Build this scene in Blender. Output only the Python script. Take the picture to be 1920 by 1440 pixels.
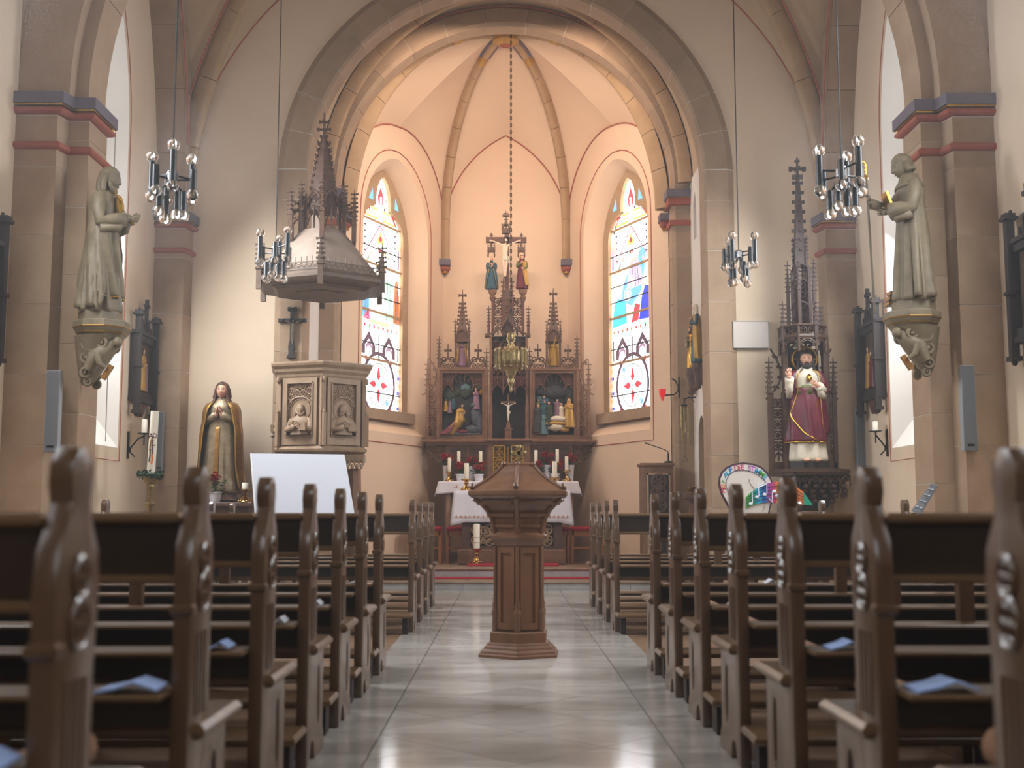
import bpy, bmesh, math, random
from mathutils import Vector, Matrix, Euler
from mathutils.geometry import tessellate_polygon
random.seed(7)
PI = math.pi
SC = bpy.context.scene
for _o in list(bpy.data.objects): bpy.data.objects.remove(_o)
COL = SC.collection

# ------------------------------------------------------------------ camera
FPX, HZ, VPX = 2220.0, 963.0, 948.0          # focal length and vanishing point in 1920x1440 pixels
PITCH = math.atan((HZ - 720) / FPX); YAW = math.atan((960 - VPX) / FPX)
cam_d = bpy.data.cameras.new('camera'); cam = bpy.data.objects.new('camera', cam_d); COL.objects.link(cam)
cam.location = (0, 0, 1.0)
cam.rotation_euler = (PI / 2 + PITCH, 0, -YAW)
cam_d.sensor_width = 36.0; cam_d.lens = 36.0 * FPX / 1920
cam_d.clip_start = 0.05; cam_d.clip_end = 200
cam_d.dof.use_dof = True; cam_d.dof.focus_distance = 17.5; cam_d.dof.aperture_fstop = 2.6
SC.camera = cam
CROT = cam.rotation_euler.to_matrix()

def px(u, v, y):
    """pixel of the photograph -> point on the vertical plane at distance y"""
    d = CROT @ Vector(((u - 960) / FPX, (720 - v) / FPX, -1))
    return Vector((d.x, d.y, d.z)) * (y / d.y) + Vector((0, 0, 1.0))
def PX(u, v, y): return px(u, v, y).x
def PZ(u, v, y): return px(u, v, y).z

# ------------------------------------------------------------------ world, light, exposure
SC.view_settings.view_transform = 'Standard'; SC.view_settings.look = 'None'
SC.view_settings.gamma = 1.0; SC.view_settings.use_curve_mapping = False
SC.view_settings.exposure = 0.62
W = bpy.data.worlds.new('sky'); SC.world = W; W.use_nodes = True
W.node_tree.nodes['Background'].inputs[0].default_value = (0.75, 0.85, 1.0, 1)
W.node_tree.nodes['Background'].inputs[1].default_value = 1.0
_vs = W.node_tree.nodes.new('ShaderNodeVolumeScatter'); _vs.inputs['Density'].default_value = 0.006; _vs.inputs['Anisotropy'].default_value = 0.5   # thin dusty air of the church
W.node_tree.links.new(_vs.outputs[0], [n for n in W.node_tree.nodes if n.type == 'OUTPUT_WORLD'][0].inputs['Volume'])
SC.cycles.volume_bounces = 0
SC.cycles.max_bounces = 6; SC.cycles.diffuse_bounces = 3; SC.cycles.glossy_bounces = 2
SC.cycles.transmission_bounces = 6; SC.cycles.transparent_max_bounces = 8
SC.cycles.caustics_reflective = False; SC.cycles.caustics_refractive = False
SC.cycles.use_adaptive_sampling = True; SC.cycles.adaptive_threshold = 0.06; SC.cycles.adaptive_min_samples = 16; SC.cycles.use_denoising = True; SC.cycles.sample_clamp_indirect = 4.0

def hexc(h):
    h = h.lstrip('#'); c = [int(h[i:i + 2], 16) / 255 for i in (0, 2, 4)]
    return tuple(((x / 12.92) if x <= 0.04045 else ((x + 0.055) / 1.055) ** 2.4) for x in c) + (1,)

YBW = -4.2
def area_lamp(name, loc, target, size, size_y, power, color, spread=PI, label='', cat='lamp'):
    d = bpy.data.lights.new(name, 'AREA'); d.shape = 'RECTANGLE'; d.size = size; d.size_y = size_y
    d.energy = power; d.color = color; d.spread = spread
    o = bpy.data.objects.new(name, d); COL.objects.link(o); o.location = loc
    o.rotation_euler = (Vector(target) - Vector(loc)).to_track_quat('-Z', 'Y').to_euler()
    o['label'] = label; o['category'] = cat
    return o

WIN_NAVE = 12.0      # radiance of the daylight in the nave windows
WIN_APSE = 3.6       # radiance of the daylight in the apse glass
# daylight entering at the nave windows (three bays on each side), at the inner face of each pane
for sx in (-1, 1):
    for k, yc in enumerate((12.75, 8.45, 4.15, -0.15)):
        area_lamp('window_daylight', (sx * 4.86, yc, 3.9), (sx * 1.2, yc, 0.6), 1.5, 4.2, (225, 190, 45, 15)[k] * (1.12 if sx < 0 else 1.0), (0.88, 0.94, 1.0), math.radians(150),
                  label='cool daylight entering at a nave window', cat='daylight')
area_lamp('window_daylight', (0, YBW + 0.1, 5.6), (0, 9, 0.6), 2.4, 3.2, 45, (0.90, 0.94, 1.0), label='added fill daylight at the unseen west window', cat='daylight')  # fill from behind the camera, added to light the front of the font
# a warm flood lamp on the back of the chancel arch, lighting the apse
area_lamp('flood_lamp', (0, 15.42, 7.55), (0, 19.4, 4.2), 2.2, 0.25, 68, (1.0, 0.78, 0.63), math.radians(130),
          label='warm flood lamp fixed behind the crown of the chancel arch', cat='flood lamp')

# ------------------------------------------------------------------ materials
MATS = {}
def mat(name, col, rough=0.7, metal=0.0, noise=0.0, nscale=6.0, col2=None, bump=0.0, bscale=40.0, spec=0.5, coat=0.0,
        emit=None, estr=0.0, stretch=(1, 1, 1), trans=0.0, ior=1.45, alpha=1.0):
    m = bpy.data.materials.new(name); m.use_nodes = True
    nt = m.node_tree; N = nt.nodes; L = nt.links; b = N['Principled BSDF']
    c = hexc(col) if isinstance(col, str) else col
    b.inputs['Base Color'].default_value = c; b.inputs['Roughness'].default_value = rough
    b.inputs['Metallic'].default_value = metal; b.inputs['Specular IOR Level'].default_value = spec
    b.inputs['Coat Weight'].default_value = coat; b.inputs['Coat Roughness'].default_value = 0.15
    b.inputs['Transmission Weight'].default_value = trans; b.inputs['IOR'].default_value = ior
    b.inputs['Alpha'].default_value = alpha
    if emit is not None:
        b.inputs['Emission Color'].default_value = hexc(emit); b.inputs['Emission Strength'].default_value = estr
    if noise > 0 or col2 or bump > 0:
        tc = N.new('ShaderNodeTexCoord'); mp = N.new('ShaderNodeMapping'); mp.inputs['Scale'].default_value = stretch
        L.new(tc.outputs['Object'], mp.inputs['Vector'])
    if noise > 0 or col2:
        n = N.new('ShaderNodeTexNoise'); n.inputs['Scale'].default_value = nscale; n.inputs['Detail'].default_value = 5
        n.inputs['Roughness'].default_value = 0.65
        L.new(mp.outputs[0], n.inputs['Vector'])
        r = N.new('ShaderNodeValToRGB')
        ca = c; cb = hexc(col2) if col2 else tuple(min(1, x * (1 - noise)) for x in c[:3]) + (1,)
        r.color_ramp.elements[0].color = cb; r.color_ramp.elements[1].color = ca
        r.color_ramp.elements[0].position = 0.32; r.color_ramp.elements[1].position = 0.68
        L.new(n.outputs['Fac'], r.inputs[0]); L.new(r.outputs[0], b.inputs['Base Color'])
    if bump > 0:
        n2 = N.new('ShaderNodeTexNoise'); n2.inputs['Scale'].default_value = bscale; n2.inputs['Detail'].default_value = 4
        L.new(mp.outputs[0], n2.inputs['Vector'])
        bp = N.new('ShaderNodeBump'); bp.inputs['Strength'].default_value = bump; bp.inputs['Distance'].default_value = 0.01
        L.new(n2.outputs['Fac'], bp.inputs['Height']); L.new(bp.outputs[0], b.inputs['Normal'])
    MATS[name] = m; return m

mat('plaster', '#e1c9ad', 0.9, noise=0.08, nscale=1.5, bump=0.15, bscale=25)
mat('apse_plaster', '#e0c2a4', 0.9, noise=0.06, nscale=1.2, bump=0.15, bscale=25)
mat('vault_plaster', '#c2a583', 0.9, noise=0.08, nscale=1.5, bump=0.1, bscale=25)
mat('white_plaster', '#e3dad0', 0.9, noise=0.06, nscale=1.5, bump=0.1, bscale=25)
mat('sandstone', '#a88d70', 0.85, col2='#987d62', nscale=2.5, bump=0.2, bscale=60)
mat('sandstone_b', '#ae9276', 0.85, col2='#9d8066', nscale=2.1, bump=0.2, bscale=55)
mat('sandstone_c', '#a3876c', 0.85, col2='#ad9175', nscale=2.9, bump=0.2, bscale=50)
mat('ribstone', '#b39470', 0.85, col2='#a58561', nscale=3, bump=0.15, bscale=60)
mat('mortar', '#d9cfc2', 0.95)
mat('red_paint', '#a5553f', 0.75, noise=0.15, nscale=8)
mat('red_line', '#a85a44', 0.8)
mat('slate_paint', '#6f6570', 0.75, noise=0.1, nscale=6)
mat('gold', '#c99a3a', 0.28, metal=1.0, noise=0.25, nscale=14)
mat('old_gold', '#a97b3e', 0.36, metal=0.5, col2='#7a5427', nscale=9, bump=0.2, bscale=50)
mat('brass', '#c39a55', 0.22, metal=1.0, noise=0.2, nscale=20)
mat('brass_old', '#b5a16c', 0.35, metal=0.9, col2='#82704a', nscale=25, bump=0.3, bscale=90)
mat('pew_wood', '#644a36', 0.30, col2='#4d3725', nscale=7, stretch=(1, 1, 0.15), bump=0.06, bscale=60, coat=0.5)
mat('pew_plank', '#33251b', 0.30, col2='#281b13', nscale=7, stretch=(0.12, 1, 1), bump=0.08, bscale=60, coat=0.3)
mat('pew_edge_lit', '#73593f', 0.30, col2='#5c442c', nscale=7, stretch=(0.12, 1, 1), bump=0.06, bscale=60, coat=0.4)  # paler pew wood: apse light catching rails, shelves and seats, put into the colour
mat('plank_floor', '#7d614a', 0.4, col2='#6a503c', nscale=5, stretch=(0.15, 1, 1), bump=0.08)
mat('font_wood', '#7c563d', 0.34, col2='#63422c', nscale=6, stretch=(1, 1, 0.2), bump=0.08, bscale=50, coat=0.3)
mat('oak_dark', '#684a38', 0.5, col2='#523828', nscale=9, bump=0.15, bscale=60)
mat('oak_mid', '#855f45', 0.5, col2='#6c4a34', nscale=9, bump=0.12, bscale=60)
mat('oak_red', '#6a4336', 0.5, col2='#543227', nscale=9, bump=0.12, bscale=60)
mat('oak_black', '#2e2320', 0.55, noise=0.2, nscale=9, bump=0.1)
mat('pulpit_oak', '#a08468', 0.55, col2='#866a50', nscale=7, stretch=(1, 1, 0.3), bump=0.12, bscale=50)
mat('canopy_oak', '#6d5847', 0.6, col2='#5a4636', nscale=7, bump=0.12, bscale=50)
mat('roof_board', '#a08c7c', 0.7, col2='#8d796a', nscale=4, bump=0.1)
mat('chair_wood', '#b0713a', 0.45, col2='#9a5f2e', nscale=8, stretch=(1, 1, 0.2))
mat('red_felt', '#a5182a', 0.9, noise=0.15, nscale=30)
mat('red_carpet', '#a3142a', 0.95, noise=0.15, nscale=40, bump=0.4, bscale=250)
mat('cloth', '#e6e3ea', 0.85, noise=0.04, nscale=12, bump=0.05, bscale=200)
mat('embroidery', '#c98f6a', 0.8)
mat('wax', '#efe6d2', 0.45, noise=0.04, nscale=5)
mat('white_pot', '#e8e8ee', 0.4)
mat('leaf', '#3e5a36', 0.6, col2='#2c4429', nscale=12)
mat('leaf_dark', '#2f4a2f', 0.6, col2='#223a22', nscale=12)
mat('petal', '#c4142a', 0.55, col2='#97101f', nscale=25)
mat('marble', '#bab3ab', 0.13, col2='#989087', nscale=2.2, stretch=(0.6, 2.5, 1), spec=0.5, bump=0.03, bscale=4)
mat('marble_b', '#b2aca4', 0.15, col2='#8f8880', nscale=1.7, stretch=(0.6, 2.2, 1), bump=0.03, bscale=4)
mat('marble_c', '#c0bab2', 0.12, col2='#a0988f', nscale=2.6, stretch=(0.7, 2.8, 1), bump=0.03, bscale=4)
mat('joint', '#6d655d', 0.7)
mat('step_stone', '#b0aaa6', 0.5, col2='#9a9490', nscale=5, bump=0.08)
mat('platform_stone', '#a1866f', 0.3, col2='#8b735d', nscale=5)
mat('statue_stone', '#85765c', 0.5, col2='#6c5e48', nscale=6, bump=0.2, bscale=50)
mat('statue_shade', '#6b5e4c', 0.65, noise=0.1, nscale=6)
mat('gilt', '#c99b45', 0.3, metal=0.9, noise=0.2, nscale=10)
mat('skin', '#d8a184', 0.5, noise=0.06, nscale=10)
mat('skin_pale', '#e3cbb0', 0.5, noise=0.08, nscale=12)
mat('hair_dark', '#2b1d17', 0.55, noise=0.2, nscale=30, bump=0.3, bscale=80)
mat('hair_brown', '#4a3221', 0.55, noise=0.2, nscale=30)
mat('robe_white', '#d8cbb4', 0.6, noise=0.1, nscale=8)
mat('mantle_red', '#6d1a2a', 0.45, col2='#50101e', nscale=6)
mat('mantle_green', '#5d6a2c', 0.5, noise=0.2, nscale=6)
mat('mantle_blue', '#2f5866', 0.5, col2='#22424e', nscale=6)
mat('robe_silver', '#a08d70', 0.42, metal=0.55, col2='#7d6a50', nscale=10, bump=0.2, bscale=50)
mat('violet', '#866272', 0.55, noise=0.15, nscale=8)
mat('ochre', '#b98e3e', 0.45, metal=0.35, noise=0.2, nscale=8)
mat('eye', '#1b120d', 0.3)
mat('lip', '#a4574c', 0.5)
mat('relief_dark', '#3a3836', 0.7, col2='#2a2a2c', nscale=9, bump=0.5, bscale=30)
mat('relief_green', '#38402f', 0.7, col2='#262c22', nscale=12, bump=0.6, bscale=35)
mat('relief_rock', '#5b5d63', 0.6, col2='#43454b', nscale=8, bump=0.5, bscale=25)
mat('relief_sky', '#5d7c80', 0.7, noise=0.15, nscale=5)
mat('black_iron', '#1c1a19', 0.45, metal=0.4)
mat('lamp_tube', '#1d1d1f', 0.25, metal=0.2)
mat('chrome', '#d8dbe2', 0.12, metal=1.0)
mat('bulb_glass', '#ffffff', 0.02, trans=1.0, ior=1.30)
mat('filament', '#cfc4b0', 0.4, metal=0.5)
mat('speaker_grey', '#6d6f72', 0.6, bump=0.3, bscale=300)
mat('speaker_frame', '#9a9c9e', 0.4)
mat('white_board', '#dfe1ea', 0.6, noise=0.02, nscale=2)
mat('board_edge', '#f2f3f6', 0.5)
mat('panel_white', '#d6cabf', 0.85)
mat('shrine_oak', '#513624', 0.5, col2='#3e2818', nscale=9, bump=0.12, bscale=60)
mat('shrine_oak_dark', '#47291f', 0.5, col2='#361d15', nscale=9, bump=0.12, bscale=60)
mat('red_glass', '#e02028', 0.15, emit='#e0202a', estr=0.25, trans=0.3)
mat('paint_dark', '#4a2f3a', 0.7)
mat('paint_cream', '#e6dcd2', 0.8, noise=0.02, nscale=3)
mat('paper', '#9fb8ea', 0.8)
mat('paper_white', '#dfe4ee', 0.8)
mat('seat_pad', '#8f6a4e', 0.85, noise=0.12, nscale=20, bump=0.3, bscale=120)
mat('picture_brown', '#5a4330', 0.55, col2='#3d2c1f', nscale=6)
mat('slat_grey', '#4b4c50', 0.5)
mat('lead', '#3a3230', 0.6)
for _k, _c in {'hred': '#c4203a', 'hgreen': '#4aa83a', 'hblue': '#1d62b4', 'hcyan': '#20a0c8', 'hteal': '#1f9c7c', 'hpurple': '#a0489c',
               'hyellow': '#f2c02a', 'horange': '#e87a2a', 'hpink': '#c03a72', 'hwhite': '#eceffa', 'hline': '#2a3a5a', 'hgrey': '#8a8078'}.items():
    mat('paint_' + _k, _c, 0.7)

# stained glass: panes lit through by the daylight outside
GLASS = {}
def glass(key, col, k=1.0):
    m = bpy.data.materials.new('stained_glass_' + key); m.use_nodes = True
    nt = m.node_tree; b = nt.nodes['Principled BSDF']
    b.inputs['Base Color'].default_value = hexc(col); b.inputs['Roughness'].default_value = 0.15
    b.inputs['Emission Color'].default_value = hexc(col); b.inputs['Emission Strength'].default_value = WIN_APSE * k
    GLASS[key] = m
for k_, c_, s_ in (('clear', '#fbfdff', 1.0), ('cream', '#fff6e2', 0.8), ('red', '#e03a44', 0.28), ('rose', '#ee9a92', 0.32), ('blue', '#5f9fdc', 0.30),
                   ('deepblue', '#3040c8', 0.30), ('teal', '#3fb0c4', 0.28), ('green', '#9fd8b4', 0.33), ('dark', '#5a4650', 0.16), ('brown', '#b9714a', 0.22),
                   ('yellow', '#d8c860', 0.30), ('violet', '#9a7a94', 0.22), ('grey', '#8c9a90', 0.22), ('pale', '#dbe9ff', 0.55), ('ochre', '#d9b98c', 0.35)):
    glass(k_, c_, s_)
GLASS['nave'] = bpy.data.materials.new('frosted_window_glass'); GLASS['nave'].use_nodes = True
_b = GLASS['nave'].node_tree.nodes['Principled BSDF']; _b.inputs['Base Color'].default_value = (0.8, 0.85, 0.9, 1)
_b.inputs['Emission Color'].default_value = (0.86, 0.93, 1.0, 1); _b.inputs['Emission Strength'].default_value = 1.5

# ------------------------------------------------------------------ mesh helpers
class MB:
    def __init__(s): s.v = []; s.f = []; s.m = []; s.mi = 0; s.xf = None
    def add(s, vs, fs):
        o = len(s.v)
        if s.xf is not None: vs = [s.xf @ Vector(p) for p in vs]
        s.v.extend([tuple(p) for p in vs]); s.f.extend([tuple(i + o for i in f) for f in fs]); s.m.extend([s.mi] * len(fs)); return s
    def box(s, x0, x1, y0, y1, z0, z1):
        return s.add([(x0, y0, z0), (x1, y0, z0), (x1, y1, z0), (x0, y1, z0), (x0, y0, z1), (x1, y0, z1), (x1, y1, z1), (x0, y1, z1)],
                     [(0, 3, 2, 1), (4, 5, 6, 7), (0, 1, 5, 4), (1, 2, 6, 5), (2, 3, 7, 6), (3, 0, 4, 7)])
    def boxc(s, c, dx, dy, dz): return s.box(c[0] - dx / 2, c[0] + dx / 2, c[1] - dy / 2, c[1] + dy / 2, c[2] - dz / 2, c[2] + dz / 2)
    def cham(s, x0, x1, y0, y1, z0, z1, b):
        """box with all long edges chamfered (bevelled slab)"""
        vs = []; 
        for z, i in ((z0, b), (z0 + b, 0), (z1 - b, 0), (z1, b)):
            vs += [(x0 + i, y0 + i, z), (x1 - i, y0 + i, z), (x1 - i, y1 - i, z), (x0 + i, y1 - i, z)]
        fs = [(3, 2, 1, 0), (12, 13, 14, 15)]
        for k in range(3):
            for j in range(4): a = 4 * k + j; c = 4 * k + (j + 1) % 4; fs.append((a, c, c + 4, a + 4))
        return s.add(vs, fs)
    def prism(s, poly, fr, d0, d1):
        """poly in 2D, fr(u, v, d) -> 3D"""
        n = len(poly)
        vs = [fr(p[0], p[1], d0) for p in poly] + [fr(p[0], p[1], d1) for p in poly]
        tri = tessellate_polygon([[Vector((p[0], p[1], 0)) for p in poly]])
        fs = [tuple(t) for t in tri] + [tuple(i + n for i in reversed(t)) for t in tri]
        fs += [(i, (i + 1) % n, (i + 1) % n + n, i + n) for i in range(n)]
        return s.add(vs, fs)
    def loft(s, rings, closed=True, cap0=True, cap1=True):
        n = len(rings[0]); vs = [p for r in rings for p in r]; fs = []
        for k in range(len(rings) - 1):
            for j in range(n if closed else n - 1):
                a = k * n + j; c = k * n + (j + 1) % n; fs.append((a, c, c + n, a + n))
        if closed and cap0: fs.append(tuple(reversed(range(n))))
        if closed and cap1: fs.append(tuple(range((len(rings) - 1) * n, len(rings) * n)))
        return s.add(vs, fs)
    def lathe(s, prof, c=(0, 0, 0), seg=16, sq=0.0, rot=0.0, arc=None):
        rings = []
        for r, z in prof:
            rings.append([(c[0] + r * math.cos(rot + 2 * PI * j / seg), c[1] + r * math.sin(rot + 2 * PI * j / seg), c[2] + z) for j in range(seg)])
        return s.loft(rings)
    def tube(s, pts, r, seg=8, cap=True):
        pts = [Vector(p) for p in pts]; n = len(pts)
        rs = r if isinstance(r, (list, tuple)) else [r] * n
        rings = []; up = None
        for i, p in enumerate(pts):
            t = (pts[min(i + 1, n - 1)] - pts[max(i - 1, 0)])
            if t.length < 1e-9: t = Vector((0, 0, 1))
            t.normalize()
            if up is None: up = Vector((0, 0, 1)) if abs(t.z) < 0.9 else Vector((0, 1, 0))
            a = t.cross(up)
            if a.length < 1e-6: a = t.cross(Vector((1, 0.3, 0)))
            a.normalize(); b = a.cross(t).normalized(); up = b
            rings.append([p + a * (rs[i] * math.cos(2 * PI * j / seg)) + b * (rs[i] * math.sin(2 * PI * j / seg)) for j in range(seg)])
        return s.loft(rings, True, cap, cap)
    def ell(s, c, rx, ry, rz, su=12, sv=8, fn=None):
        vs = [(0, 0, 1)]; fs = []
        for i in range(1, sv):
            t = PI * i / sv
            for j in range(su): p = 2 * PI * j / su; vs.append((math.sin(t) * math.cos(p), math.sin(t) * math.sin(p), math.cos(t)))
        vs.append((0, 0, -1))
        if fn: vs = [fn(Vector(p)) for p in vs]
        vs = [(c[0] + p[0] * rx, c[1] + p[1] * ry, c[2] + p[2] * rz) for p in vs]
        for j in range(su): fs.append((0, 1 + j, 1 + (j + 1) % su))
        for i in range(sv - 2):
            for j in range(su):
                a = 1 + i * su + j; b = 1 + i * su + (j + 1) % su; fs.append((a, a + su, b + su, b))
        e = len(vs) - 1; o = 1 + (sv - 2) * su
        for j in range(su): fs.append((e, o + (j + 1) % su, o + j))
        return s.add(vs, fs)
    def beam(s, p0, p1, w, h, upv=(0, 0, 1)):
        p0 = Vector(p0); p1 = Vector(p1); t = (p1 - p0).normalized(); u = Vector(upv)
        a = t.cross(u)
        if a.length < 1e-5: a = t.cross(Vector((0, 1, 0)))
        a.normalize(); b = a.cross(t)
        r = lambda p: [p + a * (sx * w / 2) + b * (sy * h / 2) for sx, sy in ((-1, -1), (1, -1), (1, 1), (-1, 1))]
        return s.loft([r(p0), r(p1)])
    def ring(s, c, R, r, ax, az, seg=16, ts=6, a0=0, a1=2 * PI):
        """torus arc in the plane spanned by ax, az"""
        ax = Vector(ax); az = Vector(az); c = Vector(c)
        full = abs(a1 - a0 - 2 * PI) < 1e-6
        n = seg if full else seg + 1
        pts = [c + ax * (R * math.cos(a0 + (a1 - a0) * i / seg)) + az * (R * math.sin(a0 + (a1 - a0) * i / seg)) for i in range(n)]
        if full: pts.append(pts[0])
        return s.tube(pts, r, ts, not full)
    def build(s, name, mats, parent=None, smooth=False, label=None):
        me = bpy.data.meshes.new(name); me.from_pydata(s.v, [], s.f)
        if not isinstance(mats, (list, tuple)): mats = [mats]
        for m in mats: me.materials.append(MATS[m] if isinstance(m, str) else m)
        if len(mats) > 1: me.polygons.foreach_set('material_index', s.m)
        bm = bmesh.new(); bm.from_mesh(me); bmesh.ops.recalc_face_normals(bm, faces=bm.faces); bm.to_mesh(me); bm.free()
        if smooth:
            me.polygons.foreach_set('use_smooth', [True] * len(me.polygons))
            try: me.set_sharp_from_angle(angle=math.radians(smooth if smooth is not True else 40))
            except Exception: pass
        me.update()
        return link(name, me, parent, label)

def link(name, me, parent=None, label=None):
    o = bpy.data.objects.new(name, me); COL.objects.link(o)
    if parent is not None:
        o.parent = parent; o.matrix_parent_inverse = parent.matrix_basis.inverted()
    if label: o['label'] = label
    return o
def thing(name, loc, label, cat, group=None, rz=0.0, kind=None):
    o = bpy.data.objects.new(name, None); COL.objects.link(o); o.location = loc; o.rotation_euler = (0, 0, rz); o.empty_display_size = 0.1
    tag(o, label, cat, group, kind); return o
def tag(o, label, cat, group=None, kind=None):
    o['label'] = label; o['category'] = cat
    if group: o['group'] = group
    if kind: o['kind'] = kind
    return o
def struct(o, label, cat):
    o['label'] = label; o['category'] = cat; o['kind'] = 'structure'; return o
def kids(o): return [c for c in bpy.data.objects if c.parent == o]
def copy_tree(root, loc, rz=None, label=None, scale=None, flip=False):
    """copies a thing and its parts; part meshes are shared"""
    def cp(o, par):
        c = o.copy(); COL.objects.link(c); c.parent = par
        for ch in CH.get(o.name, []): cp(ch, c)
        return c
    CH = {}
    for o in bpy.data.objects:
        if o.parent is not None: CH.setdefault(o.parent.name, []).append(o)
    c = cp(root, None); c.location = loc
    if rz is not None: c.rotation_euler = (0, 0, rz)
    if scale is not None: c.scale = scale
    if label: c['label'] = label
    return c
def localthing(name, label, cat, group=None):
    """a thing modelled around its own origin; moved afterwards"""
    return thing(name, (0, 0, 0), label, cat, group)

def arc_pts(cx, cz, R, a0, a1, n): return [(cx + R * math.cos(a0 + (a1 - a0) * i / n), cz + R * math.sin(a0 + (a1 - a0) * i / n)) for i in range(n + 1)]
def pointed(u0, u1, v0, vs, va, n=10):
    """outline of a pointed-arch opening: base v0, springing vs, apex va (counter-clockwise from lower left)"""
    w = (u1 - u0) / 2; h = va - vs; c = (u0 + u1) / 2
    R = (w * w + h * h) / (2 * w)         # centre on the springing line
    out = [(u0, v0), (u1, v0)]
    a1 = math.atan2(h, R - w)
    for i in range(n + 1): a = a1 * i / n; out.append((u1 - R + R * math.cos(a), vs + R * math.sin(a)))
    for i in range(n - 1, -1, -1): a = a1 * i / n; out.append((u0 + R - R * math.cos(a), vs + R * math.sin(a)))
    return out
def plate(mb, outer, holes, fr, d0, d1):
    """slab with holes: outer and hole outlines in 2D"""
    loops = [outer] + holes; allp = [p for l in loops for p in l]; n = len(allp)
    tri = tessellate_polygon([[Vector((p[0], p[1], 0)) for p in l] for l in loops])
    fs = [tuple(t) for t in tri] + [tuple(i + n for i in reversed(t)) for t in tri]
    o = 0
    for l in loops:
        k = len(l); fs += [(o + i, o + (i + 1) % k, o + (i + 1) % k + n, o + i + n) for i in range(k)]; o += k
    mb.add([fr(p[0], p[1], d0) for p in allp] + [fr(p[0], p[1], d1) for p in allp], fs)
def wallface(mb, outer, holes, fr, d=0.0):
    """flat wall with holes; fr(u, v, d) -> 3D"""
    loops = [outer] + holes
    allp = [p for l in loops for p in l]
    tri = tessellate_polygon([[Vector((p[0], p[1], 0)) for p in l] for l in loops])
    mb.add([fr(p[0], p[1], d) for p in allp], [tuple(t) for t in tri])
# ================================================================== THE SETTING
XW, YE, ZS = 4.45, 15.0, 4.80          # nave half width, east wall, springing height
YB = -4.2                              # west wall (behind the camera)
AISLE_L, AISLE_R = -0.87, 1.01         # edges of the stone aisle
STONES = ('sandstone', 'sandstone_b', 'sandstone_c')
def stone(): return random.choice(STONES)
def fxy(z0, z1):
    return lambda x, y, t: (x, y, t)

# ---- floor: stone aisle of diamond-laid slabs between border strips, planks under the pews
mb = MB(); mb.box(-XW - 0.3, XW + 0.3, YB - 0.2, 21.5, -0.12, -0.012)
floor = struct(mb.build('floor', 'joint'), 'polished grey stone floor of the nave aisle between the pew blocks', 'floor')
def clip_poly(poly, a, b, c):          # keep a*x+b*y<=c
    out = []
    for i in range(len(poly)):
        p, q = poly[i], poly[(i + 1) % len(poly)]
        dp, dq = a * p[0] + b * p[1] - c, a * q[0] + b * q[1] - c
        if dp <= 0: out.append(p)
        if dp * dq < 0: t = dp / (dp - dq); out.append((p[0] + (q[0] - p[0]) * t, p[1] + (q[1] - p[1]) * t))
    return out
def slab(poly, z0, z1, m, parent, name='floor_slab'):
    mb = MB(); mb.prism(poly, lambda u, v, d: (u, v, d), z0, z1); return mb.build(name, m, parent)
T = 0.50; g = 0.003
il, ir = AISLE_L + 0.30, AISLE_R - 0.30
for i in range(-3, 36):
    for j in range(-36, 6):
        cx = 0.07 + (i + j) * T * 0.7071; cy = 1.0 + (i - j) * T * 0.7071
        if cy < 0.2 or cy > 16.4 or cx < il - T or cx > ir + T: continue
        h = T * 0.7071 - g
        p = [(cx - h, cy), (cx, cy - h), (cx + h, cy), (cx, cy + h)]
        for a, b, c in ((1, 0, ir - g), (-1, 0, -(il + g)), (0, 1, 15.78), (0, -1, -0.6)):
            if p: p = clip_poly(p, a, b, c)
        if len(p) >= 3: slab(p, -0.012, 0.0, random.choice(('marble', 'marble_b', 'marble_c')), floor)
for x0, x1 in ((AISLE_L, il), (ir, AISLE_R)):
    y = 0.6
    while y < 15.7:
        L_ = 0.9; slab([(x0 + g, y + g), (x1 - g, y + g), (x1 - g, min(y + L_, 15.78) - g), (x0 + g, min(y + L_, 15.78) - g)], -0.012, 0.0, random.choice(('marble', 'marble_b')), floor, 'border_slab'); y += L_
for sx, xa, xb in ((-1, -3.7, AISLE_L), (1, AISLE_R, 3.7)):
    y = 0.9
    while y < 13.9:
        mb = MB(); mb.box(xa, xb, y + 0.002, y + 0.148, -0.012, -0.001); mb.build('floor_plank', 'plank_floor', floor); y += 0.15
for xa, xb, ya, yb in ((-XW, -3.7, 0.6, 15.0), (3.7, XW, 0.6, 15.0), (-3.7, AISLE_L, 13.9, 15.0), (AISLE_R, 3.7, 13.9, 15.0), (-XW, XW, YB, 0.6), (-2.5, AISLE_L, 15.0, 15.78), (AISLE_R, 2.5, 15.0, 15.78)):
    slab([(xa, ya), (xb, ya), (xb, yb), (xa, yb)], -0.012, -0.001, 'marble_b', floor, 'side_paving')

# ---- chancel steps and platform
Z1, Z2 = 0.117, 0.257; YS1, YS2 = 15.8, 16.5
def arch_z(): return 5.2
stp = thing('floor_chancel', (0, YS1, 0), 'two pale stone steps rising to the brown chancel platform', 'steps', kind='structure')
mb = MB(); mb.box(-2.5, 2.5, YS1 + 0.03, YS2 + 0.05, -0.01, Z1 - 0.03); mb.box(-2.45, 2.45, YS2 + 0.03, 19.65, -0.01, Z2 - 0.03); mb.build('step_core', 'joint', stp)
for y0, y1, z0, z1, wdt, off in ((YS1, YS1 + 0.04, 0, Z1 - 0.032, 1.1, 0.25), (YS2, YS2 + 0.04, Z1, Z2 - 0.032, 1.1, 0.7)):
    x = -2.5 - off
    while x < 2.5:
        a, b = max(x, -2.5) + 0.002, min(x + wdt, 2.5) - 0.002
        if b - a > 0.05: mb = MB(); mb.box(a, b, y0, y1, z0, z1); mb.build('riser', 'step_stone', stp)
        x += wdt
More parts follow.
